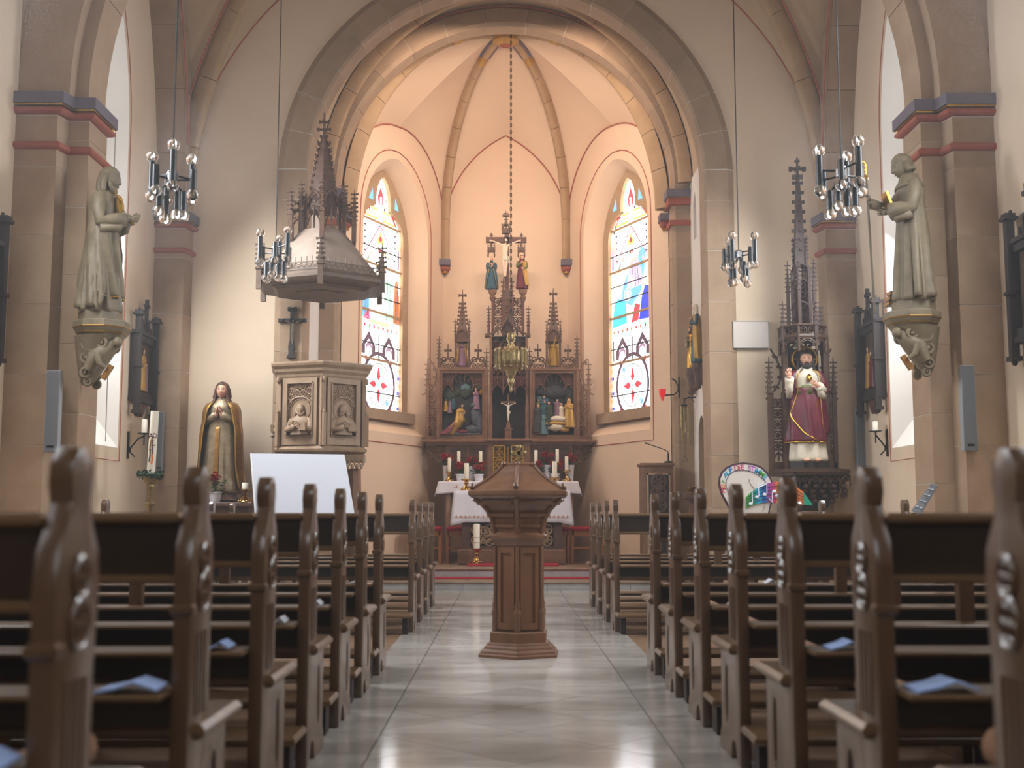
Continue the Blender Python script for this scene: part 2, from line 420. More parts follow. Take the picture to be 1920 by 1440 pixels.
for y0, y1, z in ((YS1 - 0.025, YS2 + 0.03, Z1), (YS2 - 0.025, 17.3, Z2), (17.304, 18.1, Z2), (18.104, 19.65, Z2)):
    x = -2.5
    while x < 2.49:
        mb = MB(); mb.cham(x + 0.002, x + 0.998, y0, y1, z - 0.03, z, 0.005); mb.build('tread', 'platform_stone', stp); x += 1.0
mb = MB(); mb.cham(-1.75, 1.75, YS2 - 0.30, YS2 - 0.012, Z1 + 0.001, Z1 + 0.02, 0.006)
tag(mb.build('carpet_runner', 'red_carpet'), 'long red carpet strip lying on the lower chancel step', 'carpet')
a, b = PX(876, 1056, 17.1), PX(1048, 1056, 17.1)
mb = MB(); mb.cham(a, b, 16.95, 17.44, Z2, Z2 + 0.03, 0.012)
tag(mb.build('foot_carpet', 'red_carpet'), 'small red carpet on the platform in front of the altar', 'carpet')

# ---- walls of the nave
def outline_loft(mb, fr, A, B, dA, dB):
    n = len(A); mb.loft([[fr(p[0], p[1], dA) for p in A], [fr(p[0], p[1], dB) for p in B]], True, False, False)
BAYS = (12.78, 8.48, 4.18, -0.12)
WU = 0.82
wn = 0
for sx, side in ((-1, 'left'), (1, 'right')):
    fr = lambda y, z, d, sx=sx: (sx * (XW + d), y, z)
    ins = [pointed(yc - WU, yc + WU, 1.75, 5.4, 7.4) for yc in BAYS]
    outs = [pointed(yc - WU + 0.12, yc + WU - 0.12, 2.35, 5.3, 7.1) for yc in BAYS]
    mb = MB(); wallface(mb, [(YB, 0), (YE, 0), (YE, 9.8), (YB, 9.8)], ins, fr)
    wall = struct(mb.build('wall_' + side, 'plaster'), 'cream plaster side wall of the nave, ' + side, 'wall')
    for yc, A, B in zip(BAYS, ins, outs):
        wn += 1
        w = thing('window_%d' % wn, (sx * XW, yc, 1.75), 'tall pointed nave window with splayed white reveal, ' + side + ' wall, ' + ('nearest the chancel', 'second from the chancel', 'third from the chancel', 'behind the camera')[BAYS.index(yc)], 'window', kind='structure')
        mb = MB(); outline_loft(mb, fr, A, B, 0, 0.42); mb.build('reveal', 'white_plaster', w, smooth=40)
        mb = MB(); wallface(mb, B, [], fr, 0.46); mb.build('glass_pane', GLASS['nave'], w)
        mb = MB()
        C = [(yc + (p[0] - yc) * 0.88, 2.45 + (p[1] - 2.35) * 0.965) for p in B]
        n = len(B)
        for d0, d1 in ((0.36, 0.36), (0.45, 0.45)):
            mb.loft([[fr(p[0], p[1], d0) for p in B], [fr(p[0], p[1], d1) for p in C]], True, False, False)
        mb.loft([[fr(p[0], p[1], 0.36) for p in C], [fr(p[0], p[1], 0.45) for p in C]], True, False, False)
        mb.box(*sorted((sx * (XW + 0.36), sx * (XW + 0.45))), yc - 0.045, yc + 0.045, 2.4, 5.9)
        mb.build('stone_frame', 'sandstone_c', w)
        Ld = [fr(yc + (p[0] - yc) * 1.07, (1.60 if p[1] < 2 else 1.75 + (p[1] - 1.75) * 1.02), -0.003) for p in A]
        mb = MB(); mb.tube(Ld + [Ld[0]], 0.007, 4); mb.build('painted_line', 'red_line', w)
mb = MB(); wallface(mb, [(-XW, 0), (XW, 0), (XW, 9.8), (-XW, 9.8)], [pointed(-1.4, 1.4, 3.6, 5.6, 7.6)], lambda u, v, d: (u, YB - d, v))
struct(mb.build('wall_west', 'plaster'), 'plaster west wall of the nave', 'wall')
mb = MB(); wallface(mb, pointed(-1.4, 1.4, 3.6, 5.6, 7.6), [], lambda u, v, d: (u, YB - 0.2, v))
struct(mb.build('window_9', GLASS['nave']), 'pale glass of the west window', 'window')

# ---- east wall of the nave with the chancel arch
R1o, R1i, ZC1 = 2.94, 2.57, 5.36
def archpoly(R, zc, n=32, z0=0.0):
    return [(-R, z0), (R, z0)] + [(R * math.cos(PI * i / n), zc + R * math.sin(PI * i / n)) for i in range(n + 1)]
mb = MB()
hole = [(R1o * math.cos(PI * i / 32), ZC1 + R1o * math.sin(PI * i / 32)) for i in range(33)]
outer = [(-XW, 0), (-R1o, 0)] + list(reversed(hole)) + [(R1o, 0), (XW, 0), (XW, 9.8), (-XW, 9.8)]
wallface(mb, outer, [], lambda u, v, d: (u, YE, v))
wall_e = struct(mb.build('wall_east', 'plaster'), 'cream plaster wall on both sides of the chancel arch', 'wall')

def block_column(parent, poly, z0, z1, h, off, shrink=0.0035, name='stone_block'):
    """ashlar courses of a shaft with plan poly"""
    z = z0 - off
    while z < z1 - 0.01:
        a, b = max(z, z0) + shrink, min(z + h, z1) - shrink
        if b - a > 0.04:
            mb = MB(); mb.prism(poly, lambda u, v, d: (u, v, d), a, b); mb.build(name, stone(), parent)
        z += h
def shrinkpoly(poly, k, s=0.005):
    c = (sum(p[0] for p in poly) / len(poly), sum(p[1] for p in poly) / len(poly))
    return [(p[0] + (c[0] - p[0]) * k, p[1] + (c[1] - p[1]) * k) for p in poly]
def voussoirs(parent, sec, zc, a0, a1, n, core=None, name='voussoir', shrink=0.0016, mats=STONES):
    """arch stones: sec = polygon of (R, y); swept from angle a0 to a1 in n stones"""
    for k in range(n):
        b0 = a0 + (a1 - a0) * k / n + shrink; b1 = a0 + (a1 - a0) * (k + 1) / n - shrink
        m = 4; mb = MB()
        mb.loft([[(p[0] * math.cos(t), p[1], zc + p[0] * math.sin(t)) for p in sec] for t in [b0 + (b1 - b0) * i / m for i in range(m + 1)]])
        mb.build(name, random.choice(mats), parent)
arch1 = thing('trim_1', (0, YE, 0), 'broad chancel arch of jointed brown sandstone between nave and chancel', 'arch', kind='structure')
sec1 = [(R1i, 14.99), (R1i + 0.03, 14.955), (R1o - 0.06, 14.955), (R1o + 0.02, 15.0), (R1o + 0.02, 15.34), (R1i, 15.34)]
voussoirs(arch1, sec1, ZC1, 0.03, PI - 0.03, 17)
mb = MB(); secm = [(R1i + 0.005, 14.992), (R1i + 0.035, 14.961), (R1o - 0.065, 14.961), (R1o + 0.008, 15.003), (R1o + 0.015, 15.33), (R1i + 0.005, 15.33)]
mb.loft([[(p[0] * math.cos(t), p[1], ZC1 + p[0] * math.sin(t)) for p in secm] for t in [PI * i / 48 for i in range(49)]])
for sx in (-1, 1): mb.prism([(sx * p[0], p[1]) for p in secm], lambda u, v, d: (u, v, d), 0, ZC1)
mb.build('mortar_core', 'mortar', arch1)
for sx in (-1, 1): block_column(arch1, [(sx * p[0], p[1]) for p in sec1], 0.0, ZC1 + 0.075, 0.66, 0.25)

# ---- chancel bay: side walls, vault, second arch
CXW, YA2 = 2.60, 16.3
for sx, side in ((-1, 'left'), (1, 'right')):
    fr = lambda y, z, d, sx=sx: (sx * (CXW + d), y, z)
    hs = []
    if sx > 0: hs = [pointed(15.42, 15.92, 0.3, 2.0, 2.3, 6), pointed(15.80, 16.05, 4.75, 5.15, 5.42, 5)]
    mb = MB(); wallface(mb, [(15.2, 0), (16.6, 0), (16.6, 5.66), (15.2, 5.66)], hs, fr)
    w = struct(mb.build('wall_chancel_' + side, 'white_plaster'), 'white plaster side wall of the short chancel bay, ' + side, 'wall')
    if sx > 0:
        mb = MB(); outline_loft(mb, fr, hs[0], hs[0], 0, 0.14); wallface(mb, hs[0], [], fr, 0.14); mb.build('niche', 'sandstone', w)
        mb = MB(); outline_loft(mb, fr, hs[1], hs[1], 0, 0.2); wallface(mb, hs[1], [], fr, 0.2); mb.build('lancet_recess', 'white_plaster', w)
R2o, R2i, ZC2 = 2.585, 2.34, 5.62
mb = MB()
for a, b in ((15.3, YA2 + 0.1),):
    n = 40; mb.loft([[((CXW + 0.02) * math.cos(PI * i / n), y, ZC2 + (2.62 + 0.05 * (y - 15.3)) * math.sin(PI * i / n)) for i in range(n + 1)] for y in (a, (a + b) / 2, b)], False)
mb.loft([[(r * math.cos(PI * i / n), YA2 + 0.06, ZC2 + r * math.sin(PI * i / n)) for i in range(n + 1)] for r in (R2o - 0.1, 2.9)], False)
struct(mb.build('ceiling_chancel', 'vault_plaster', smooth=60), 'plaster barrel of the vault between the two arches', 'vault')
arch2 = thing('trim_2', (0, YA2, 0), 'inner stone arch opening into the apse, on painted capitals', 'arch', kind='structure')
sec2 = [(R2i, YA2 + 0.05), (R2i + 0.05, YA2), (R2o, YA2), (R2o, YA2 + 0.33), (R2i, YA2 + 0.33)]
voussoirs(arch2, sec2, ZC2, 0.0, PI, 13)
mb = MB(); sm = [(R2i + 0.006, YA2 + 0.055), (R2i + 0.052, YA2 + 0.006), (R2o - 0.006, YA2 + 0.006), (R2o - 0.006, YA2 + 0.32), (R2i + 0.006, YA2 + 0.32)]
mb.loft([[(p[0] * math.cos(t), p[1], ZC2 + p[0] * math.sin(t)) for p in sm] for t in [PI * i / 48 for i in range(49)]])
for sx in (-1, 1): mb.prism([(sx * p[0], p[1]) for p in sm], lambda u, v, d: (u, v, d), 0, ZC2)
mb.build('mortar_core', 'mortar', arch2)
for sx in (-1, 1):
    sp = [(sx * (p[0] if p[0] < R2o - .01 else CXW + 0.03), p[1]) for p in sec2]
    block_column(arch2, sp, Z2, ZC2, 0.66, 0.3)
    def rect(e): return [(sx * (R2i - e), YA2 - e), (sx * (CXW), YA2 - e), (sx * (CXW), YA2 + 0.33 + e), (sx * (R2i - e), YA2 + 0.33 + e)]
    for nm, m, za, zb, e in (('capital_slab', 'slate_paint', 5.43, 5.54, 0.075), ('gilt_line', 'gold', 5.415, 5.43, 0.06), ('red_moulding', 'red_paint', 5.32, 5.415, 0.055), ('red_band', 'red_paint', 5.03, 5.10, 0.035)):
        mb = MB(); mb.prism(rect(e), lambda u, v, d: (u, v, d), za, zb); mb.build(nm, m, arch2)
    # painted line beside the arch
mb = MB(); mb.tube([((R2o + 0.035) * math.cos(t), YA2 - 0.003, ZC2 + (R2o + 0.035) * math.sin(t)) for t in [0.02 + (PI - 0.04) * i / 48 for i in range(49)]], 0.008, 4); mb.build('painted_line', 'red_line', arch2)

# ribs --------------------------------------------------------------
def rib(parent, pts, w, h, nseg, m='ribstone', name='rib_stone', inward=None):
    """jointed rib along pts; rounded section hanging below the web"""
    pts = [Vector(p) for p in pts]; n = len(pts) - 1
    per = n // nseg
    for k in range(nseg):
        a, b = k * per, (n if k == nseg - 1 else (k + 1) * per)
        seg = pts[a:b + 1]; rings = []
        for i, p in enumerate(seg):
            gi = a + i
            t = (pts[min(gi + 1, n)] - pts[max(gi - 1, 0)]).normalized()
            inn = inward(p) if inward else Vector((0, 0, -1))
            inn = (inn - t * inn.dot(t)).normalized(); s = t.cross(inn).normalized()
            q = p + (t * 0.004 if i == 0 else (-t * 0.004 if i == len(seg) - 1 else Vector()))
            rings.append([q + s * (w * su) + inn * (h * sv) for su, sv in ((-0.5, -0.2), (-0.5, 0.25), (-0.38, 0.5), (-0.33, 0.75), (-0.17, 0.95), (0, 1.0), (0.17, 0.95), (0.33, 0.75), (0.38, 0.5), (0.5, 0.25), (0.5, -0.2))])
        mb = MB(); mb.loft(rings); mb.build(name, m, parent, smooth=50)
def quarter(p0, p1, z0, z1, n=24, pw=2.0):
    """rib curve rising from springing p0 to crown p1: superellipse quarter"""
    out = []
    for i in range(n + 1):
        a = PI / 2 * i / n; k = 1 - math.cos(a) ** (2 / pw); h = math.sin(a) ** (2 / pw)
        out.append(Vector((p0[0] + (p1[0] - p0[0]) * k, p0[1] + (p1[1] - p0[1]) * k, z0 + (z1 - z0) * h)))
    return out
def pointed_half(p0, p1, z0, z1, n=24):
    """half of a pointed arch from springing p0 to apex above p1"""
    w = math.hypot(p1[0] - p0[0], p1[1] - p0[1]); h = z1 - z0
    R = (w * w + h * h) / (2 * w); a1 = math.atan2(h, R - w); out = []
    for i in range(n + 1):
        a = a1 * i / n; k = (R - R * math.cos(a)) / w
        out.append(Vector((p0[0] + (p1[0] - p0[0]) * k, p0[1] + (p1[1] - p0[1]) * k, z0 + R * math.sin(a))))
    return out
def web(mb, F, Rb, bulge=0.0, m=6):
    n = len(F); rows = []
    for i in range(n):
        r = []
        for j in range(m + 1):
            t = j / m; p = F[i].lerp(Rb[i], t); p.z += bulge * 4 * t * (1 - t) * math.sin(PI / 2 * i / (n - 1)); r.append(p)
        rows.append(r)
    mb.loft(rows, False)

# ---- apse: three walls, windows, rib vault
AP = [Vector((-2.33, 16.62)), Vector((-1.04, 19.55)), Vector((1.04, 19.55)), Vector((2.33, 16.62))]
BOSS = px(948, 62, 17.6); ZAP = 5.35
def facet_fr(A, B):
    t = (B - A).normalized(); n = Vector((-t.y, t.x))
    if n.dot(A + B - Vector((0, 36.0))) < 0: n = -n
    return (lambda u, v, d: (A.x + t.x * u + n.x * d, A.y + t.y * u + n.y * d, v)), (B - A).length
ceil_a = thing('ceiling_apse', (0, 17.6, 5.3), 'peach plaster rib vault of the apse with red painted lines', 'vault', kind='structure')
def trefoil(u0, u1, v0, vs, va):
    c = (u0 + u1) / 2; w = (u1 - u0) / 2
    k = va - vs
    half = [(u1, v0), (u1, vs)]
    for i in range(1, 8): a = PI / 2 * i / 8; half.append((u1 - w * 0.62 * (1 - math.cos(a)), vs + k * 0.44 * math.sin(a)))
    half += [(c + w * 0.36, vs + k * 0.47), (c + w * 0.36, vs + k * 0.62), (c + w * 0.30, vs + k * 0.78), (c + w * 0.17, vs + k * 0.92), (c, va)]
    return [(2 * c - p[0], p[1]) for p in half[:1]] + half + [(2 * c - p[0], p[1]) for p in reversed(half[1:-1])]
apse_frames = []
for k, (nm, A, B) in enumerate((('left', AP[0], AP[1]), ('back', AP[1], AP[2]), ('right', AP[2], AP[3]))):
    fr, Ln = facet_fr(A, B)
    apx = {0: PZ(738, 235, 17.99), 1: PZ(948, 255, 19.55), 2: PZ(1160, 232, 17.99)}[k]
    za, zb = (ZAP, 5.72) if k == 0 else ((5.72, 5.72) if k == 1 else (5.72, ZAP))
    half1 = pointed_half((0, 0), (Ln / 2, 0), za, apx); half2 = pointed_half((Ln, 0), (Ln / 2, 0), zb, apx)
    top = [(p.x, p.z) for p in half1] + [(p.x, p.z) for p in reversed(half2[:-1])]
    outl = [(0, 0), (Ln, 0)] + list(reversed(top))
    holes = []
    if k != 1:
        cu = Ln / 2
        I = pointed(cu - 1.03, cu + 1.03, 2.22, 5.35, 6.52); holes = [I]
    mb = MB(); wallface(mb, outl, holes, fr)
    w = struct(mb.build('wall_apse_' + nm, 'apse_plaster'), 'peach plaster apse wall, ' + {'left': 'left of the altar with a stained window', 'back': 'directly behind the carved altarpiece', 'right': 'right of the altar with a stained window'}[nm], 'wall')
    # formeret line
    ln = [fr(p[0], p[1], -0.01) for p in top]
    mb = MB(); mb.tube(ln, 0.011, 4); mb.build('painted_line', 'red_line', w)
    if holes:
        apse_frames.append((k, fr, cu, w))
        G = pointed(cu - 0.82, cu + 0.82, 2.42, 5.2, 6.38)
        mb = MB(); outline_loft(mb, fr, I, G, 0, 0.26); mb.build('window_reveal', 'apse_plaster', w, smooth=40)
        zl = 2.06
        Ld = [(p[0] * 1.0 + (0.10 if p[0] > cu else -0.10) * (1 if abs(p[0] - cu) > 0.2 else abs(p[0] - cu) / 0.2), zl if p[1] < 2.3 else p[1] + 0.12 * (p[1] - 2.2) / 4.3) for p in I]
        mb = MB(); q = [fr(p[0], p[1], -0.004) for p in Ld]; mb.tube(q + [q[0]], 0.009, 4); mb.build('painted_line', 'red_line', w)
# webs and ribs of the apse vault
c2 = [Vector((p.x, p.y)) for p in AP]
zsp = [ZAP, 5.72, 5.72, ZAP]
ribs = [quarter(c2[i], (BOSS.x, BOSS.y), zsp[i], BOSS.z + 0.08, 24, 2.05 if i in (1, 2) else 1.95) for i in range(4)]
for k in range(3):
    fr, Ln = facet_fr(c2[k], c2[k + 1])
    apx = {0: PZ(738, 235, 17.99), 1: PZ(948, 255, 19.55), 2: PZ(1160, 232, 17.99)}[k]
    mid = (c2[k] + c2[k + 1]) / 2
    mb = MB()
    web(mb, pointed_half(c2[k], mid, zsp[k], apx), ribs[k], 0.10)
    web(mb, pointed_half(c2[k + 1], mid, zsp[k + 1], apx), ribs[k + 1], 0.10)
    mb.build('vault_web', 'apse_plaster', ceil_a, smooth=30)
# webs between the first ribs and the inner arch
for i in (0, 3):
    sx = -1 if i == 0 else 1
    F = [Vector((sx * R2o * math.cos(PI / 2 * j / 24), 16.6, ZC2 + (R2o) * math.sin(PI / 2 * j / 24))) for j in range(25)]
    mb = MB(); web(mb, F, ribs[i], 0.05); mb.build('vault_web', 'apse_plaster', ceil_a, smooth=30)
inw = lambda p: (Vector((0, 17.5, 5.0)) - p)
for i in range(4):
    pts = [Vector((c2[i].x, c2[i].y, zsp[i] - 0.55 + 0.55 * j / 2)) for j in range(2)] + ribs[i] if i in (1, 2) else ribs[i]
    rib(ceil_a, pts, *((0.17, 0.15) if i in (1, 2) else (0.20, 0.19)), 7, inward=inw)
    # painted sleeve near the boss
    for j0, j1, m, w_, h_ in ((18, 19, 'ochre', 0.178, 0.156), (19, 24, 'paint_hgrey', 0.174, 0.153)):
        sub = [ribs[i][j0].lerp(ribs[i][j0 + 1], t / 6) for t in range(7)] if j1 - j0 == 1 else ribs[i][j0:j1 + 1]
        if m == 'paint_hgrey':
            for s_ in (-1, 1):
                mb = MB(); pl = []
                for a_, p in enumerate(sub[:-1]):
                    t = (sub[a_ + 1] - p).normalized(); inn = inw(p); inn = (inn - t * inn.dot(t)).normalized(); sd = t.cross(inn).normalized()
                    pl.append(p + sd * (s_ * 0.075) + inn * 0.085)
                mb.tube(pl, 0.02, 5); mb.build('painted_stripe', 'slate_paint', ceil_a)
        else: rib(ceil_a, sub, *((w_, h_) if i in (1, 2) else (.208, .196)), 1, m, 'painted_sleeve', inw)
    # red line along the rib
    off = []
    for p in ribs[i][:-3]:
        off.append(p + Vector((0.10 if i >= 2 else -0.10, 0, 0.0)) + inw(p).normalized() * 0.03)
    mb = MB(); mb.tube(off, 0.009, 4); mb.build('painted_line', 'red_line', ceil_a)
mb = MB(); mb.lathe([(0.0, -0.2), (0.1, -0.2), (0.14, -0.17), (0.2, -0.15), (0.22, -0.1), (0.22, 0.05), (0, 0.05)], BOSS, 20); mb.build('boss', 'ochre', ceil_a)
mb = MB(); mb.lathe([(0.0, -0.215), (0.08, -0.21), (0.09, -0.195), (0, -0.19)], BOSS, 16); mb.build('boss_centre', 'red_paint', ceil_a)
# corbels under the back ribs
for i, (u, v0) in ((1, (835, 452)), (2, (1072, 455)), (0, (640, 385)), (3, (1258, 385))):
    c = (c2[i].x * 0.985, c2[i].y - 0.06); zt = zsp[i] - 0.50 if i in (1, 2) else 5.28
    if i in (0, 3): c = (c2[i].x - math.copysign(0.02, c2[i].x), c2[i].y + 0.06)
    cb = thing('trim_%d' % (3 + i), (c[0], c[1], zt - 0.3), 'small painted rib corbel in grey and salmon, ' + ('apse wall beside the inner arch, left', 'left of the altar cross', 'right of the altar cross', 'apse wall beside the inner arch, right')[i], 'corbel', kind='structure')
    mb = MB(); mb.box(c[0] - 0.1, c[0] + 0.1, c[1] - 0.1, c[1] + 0.16, zt - 0.1, zt); mb.build('corbel_slab', 'slate_paint', cb)
    mb = MB(); mb.lathe([(0.09, -0.1), (0.098, -0.13), (0.095, -0.16), (0.06, -0.2), (0.05, -0.2)], (c[0], c[1] + 0.02, zt), 12); mb.build('corbel_bowl', 'red_paint', cb)
    mb = MB(); mb.lathe([(0.055, -0.2), (0.058, -0.215), (0.045, -0.235), (0.0, -0.235)], (c[0], c[1] + 0.02, zt), 12); mb.build('gilt_base', 'gold', cb)
# diagonal ribs of the chancel bay
for sx in (-1, 1):
    tr = thing('trim_%d' % (8 if sx < 0 else 9), (sx * 2.45, 16.25, 5.4), 'round stone rib crossing the vault between the two arches, ' + ('left' if sx < 0 else 'right'), 'rib', kind='structure')
    q = [Vector((sx * (CXW - 0.03) * math.cos(a), 16.22 - 0.72 * (1 - math.cos(a)) ** 1.0, ZC2 + 2.62 * math.sin(a))) for a in [PI / 2 * i / 24 for i in range(25)]]
    rib(tr, q, 0.17, 0.15, 6, inward=lambda p: Vector((0, 16.2, ZC2)) - p)

# ---- nave piers, corner pilasters, capitals
def capital(parent, polyf, zt):
    for nm, m, a, b, e in (('capital_slab', 'slate_paint', -0.105, 0.0, 0.075), ('gilt_line', 'gold', -0.122, -0.105, 0.06), ('red_moulding', 'red_paint', -0.195, -0.122, 0.065), ('red_band', 'red_paint', -0.52, -0.445, 0.045)):
        P = polyf(e); n = len(P)
        if 'red' in nm:
            rings = []
            for k_ in range(7):
                an = PI * k_ / 6; ee = e * math.sin(an) ; z = zt + a + (b - a) * (1 - math.cos(an)) / 2
                rings.append([(p[0], p[1], z) for p in polyf(max(ee, 0.002))])
            mb = MB(); mb.loft(rings)
        else:
            mb = MB(); mb.prism(P, lambda u, v, d: (u, v, d), zt + a, zt + b)
        mb.build(nm, m, parent)
tn = 10
for k, y0 in enumerate((10.45, 6.15, 1.85, -2.45)):
    for sx, side in ((-1, 'left'), (1, 'right')):
        pos = ('with a standing saint on a bracket', 'second from the chancel', 'beside the camera', 'behind the camera')[k]
        p = thing('wall_pier_%s_%d' % (side, k + 1), (sx * XW, y0, 0), 'stepped brown sandstone wall pier with painted capital, %s wall, %s' % (side, pos), 'pier', kind='structure')
        outp = [(sx * XW, y0), (sx * 4.07, y0), (sx * 4.035, y0 + 0.17), (sx * 4.035, y0 + 0.65), (sx * XW, y0 + 0.65)]
        innp = [(sx * 4.032, y0 + 0.17), (sx * 3.84, y0 + 0.17), (sx * 3.84, y0 + 0.65), (sx * 4.032, y0 + 0.65)]
        full = lambda e, sx=sx, y0=y0: [(sx * XW, y0 - e), (sx * (4.07 - e), y0 - e), (sx * (4.032 - e), y0 + 0.17 - e), (sx * (3.84 - e), y0 + 0.17 - e), (sx * (3.84 - e), y0 + 0.65 + e), (sx * XW, y0 + 0.65 + e)]
        mb = MB(); mb.prism(full(-0.006), lambda u, v, d: (u, v, d), 0, ZS); mb.build('mortar_core', 'mortar', p)
        block_column(p, outp, 0.0, ZS - 0.2, 0.63, 0.31 if k else 0.29); block_column(p, innp, 0.0, ZS - 0.2, 0.63, 0.62)
        capital(p, full, ZS)
        block_column(p, [(sx * (XW + 0.1), y0 + 0.03), (sx * 4.10, y0 + 0.03), (sx * 4.08, y0 + 0.6), (sx * (XW + 0.1), y0 + 0.6)], ZS, 7.6, 0.66, 0.2)
        # transverse arch stones over the pier
        if k < 2:
            up = thing('trim_%d' % tn, (sx * 4.3, y0, ZS), 'stone springing of the transverse vault arch above the %s pier, %s' % (side, ('nearest the chancel', 'second from the chancel')[k]), 'arch', kind='structure'); tn += 1
            for (Ra, Rb, ya, yb) in ((3.98, XW, y0 + 0.02, y0 + 0.22), (3.86, 4.2, y0 + 0.17, y0 + 0.62)):
                a_end = PI / 2
                for q in range(6):
                    b0, b1 = PI / 2 * q / 6 + 0.001, PI / 2 * (q + 1) / 6 - 0.001
                    mb = MB(); mb.loft([[(sx * R_ * math.cos(t), y_, ZS + R_ * math.sin(t)) for R_, y_ in ((Ra, ya), (Rb, ya), (Rb, yb), (Ra, yb))] for t in [b0 + (b1 - b0) * i / 4 for i in range(5)]]); mb.build('voussoir', stone(), up)
for sx, side in ((-1, 'left'), (1, 'right')):
    p = thing('wall_pilaster_' + side, (sx * XW, 14.75, 0), 'brown sandstone corner pilaster with painted capital where nave wall meets chancel wall, ' + side, 'pilaster', kind='structure')
    pp = [(sx * XW, 14.75), (sx * 4.07, 14.75), (sx * 4.03, 15.0), (sx * XW, 15.0)]
    full = lambda e, sx=sx: [(sx * XW, 14.75 - e), (sx * (4.07 - e), 14.75 - e), (sx * (4.03 - e), 15.0), (sx * XW, 15.0)]
    mb = MB(); mb.prism(full(-0.006), lambda u, v, d: (u, v, d), 0, ZS); mb.build('mortar_core', 'mortar', p)
    block_column(p, pp, 0.0, ZS - 0.2, 0.72, 0.1); capital(p, full, ZS)
    crv = pointed_half((0, 15.0), (0, 12.825), ZS, 9.4, 40)
    for q in range(6):
        sg = crv[q * 6:q * 6 + 7]; mb = MB()
        mb.loft([[(sx * (XW + .05), c.y - .24, c.z + dz), (sx * 4.09, c.y - .24, c.z + dz), (sx * 4.06, c.y + .05, c.z + dz), (sx * (XW + .05), c.y + .05, c.z + dz)] for c, dz in zip(sg, [.004] + [0] * 5 + [-.004])]); mb.build('wall_arch_stone', stone(), p)

# ---- nave vault
ceil = thing('ceiling', (0, 8, 4.8), 'high plaster rib vault of the nave', 'ceiling', kind='structure')
NX = 4.2
for ya, yb, first in ((10.65, 15.0, True), (6.35, 10.65, False), (2.05, 6.35, False), (-4.2, 2.05, False)):
    cy = (ya + yb) / 2; O = Vector((0, cy)); zo = ZS + 4.72
    for sx in (-1, 1):
        for yy, s in ((ya, 1), (yb, -1)):
            c = Vector((sx * NX, yy)); D = quarter(c, O, ZS, zo)
            Ft = [Vector((sx * NX * math.cos(PI / 2 * i / 24), yy, ZS + NX * math.sin(PI / 2 * i / 24))) for i in range(25)]
            Fl = pointed_half((sx * XW, yy + s * 0.0), (sx * XW, cy), ZS, 9.4)
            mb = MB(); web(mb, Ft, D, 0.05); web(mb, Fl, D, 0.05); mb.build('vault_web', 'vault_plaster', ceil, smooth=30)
            if first:
                if s < 0:
                    rib(ceil, D, 0.20, 0.17, 8, inward=lambda p, cy=cy: Vector((0, cy, ZS)) - p)
                    L1 = [q + Vector((0, -0.006, 0)) for q in [Vector((sx * NX * math.cos(a), yb, ZS + NX * math.sin(a))) for a in [PI / 2 * i / 30 for i in range(5, 31)]]]
                    mb = MB(); mb.tube(L1, 0.011, 4); mb.build('painted_line', 'red_line', ceil)
                    L2 = [D[i] + Vector((sx * 0.08, -0.155, 0.01)) for i in range(2, 20)]
                    mb = MB(); mb.tube(L2, 0.011, 4); mb.build('painted_line', 'red_line', ceil)
                    # wall arch beside the corner pilaster
                    L3 = [Vector((sx * (XW - 0.40), q.y - 0.22, q.z)) for q in pointed_half((0, 14.98), (0, cy), ZS, 9.4)[4:]]
                    mb = MB(); mb.tube(L3, 0.011, 4); mb.build('painted_line', 'red_line', ceil)
                if s > 0:
                  Fr = pointed_half((sx * (XW - 0.02), yy + s * 0.45), (sx * (XW - 0.02), cy), ZS, 9.0)
                  rib(ceil, Fr, 0.34, 0.24, 6, 'sandstone_b', 'wall_arch_stone', inward=lambda p, sx=sx, cy=cy: Vector((0, cy - p.y, -(p.z - ZS + 0.5))) + Vector((-sx * 0.8, 0, 0)))
# ================================================================== PEWS
def smooth_poly(P, n=4):
    out = []; k = len(P)
    for i in range(k):
        p0, p1, p2, p3 = [Vector(P[(i + j) % k]).to_2d() if False else Vector((*P[(i + j) % k], 0)) for j in (-1, 0, 1, 2)]
        for t in [j / n for j in range(n)]:
            out.append(tuple((0.5 * ((2 * p1) + (-p0 + p2) * t + (2 * p0 - 5 * p1 + 4 * p2 - p3) * t * t + (-p0 + 3 * p1 - 3 * p2 + p3) * t ** 3))[:2]))
    return out
def bevelled(o, w=0.006):
    m = o.modifiers.new('b', 'BEVEL'); m.width = w; m.segments = 2; m.limit_method = 'ANGLE'; m.angle_limit = math.radians(35); m.harden_normals = False
    me = bpy.data.meshes.new_from_object(o.evaluated_get(bpy.context.evaluated_depsgraph_get())); o.modifiers.clear(); o.data = me
    me.polygons.foreach_set('use_smooth', [True] * len(me.polygons)); me.set_sharp_from_angle(angle=math.radians(50)); return o
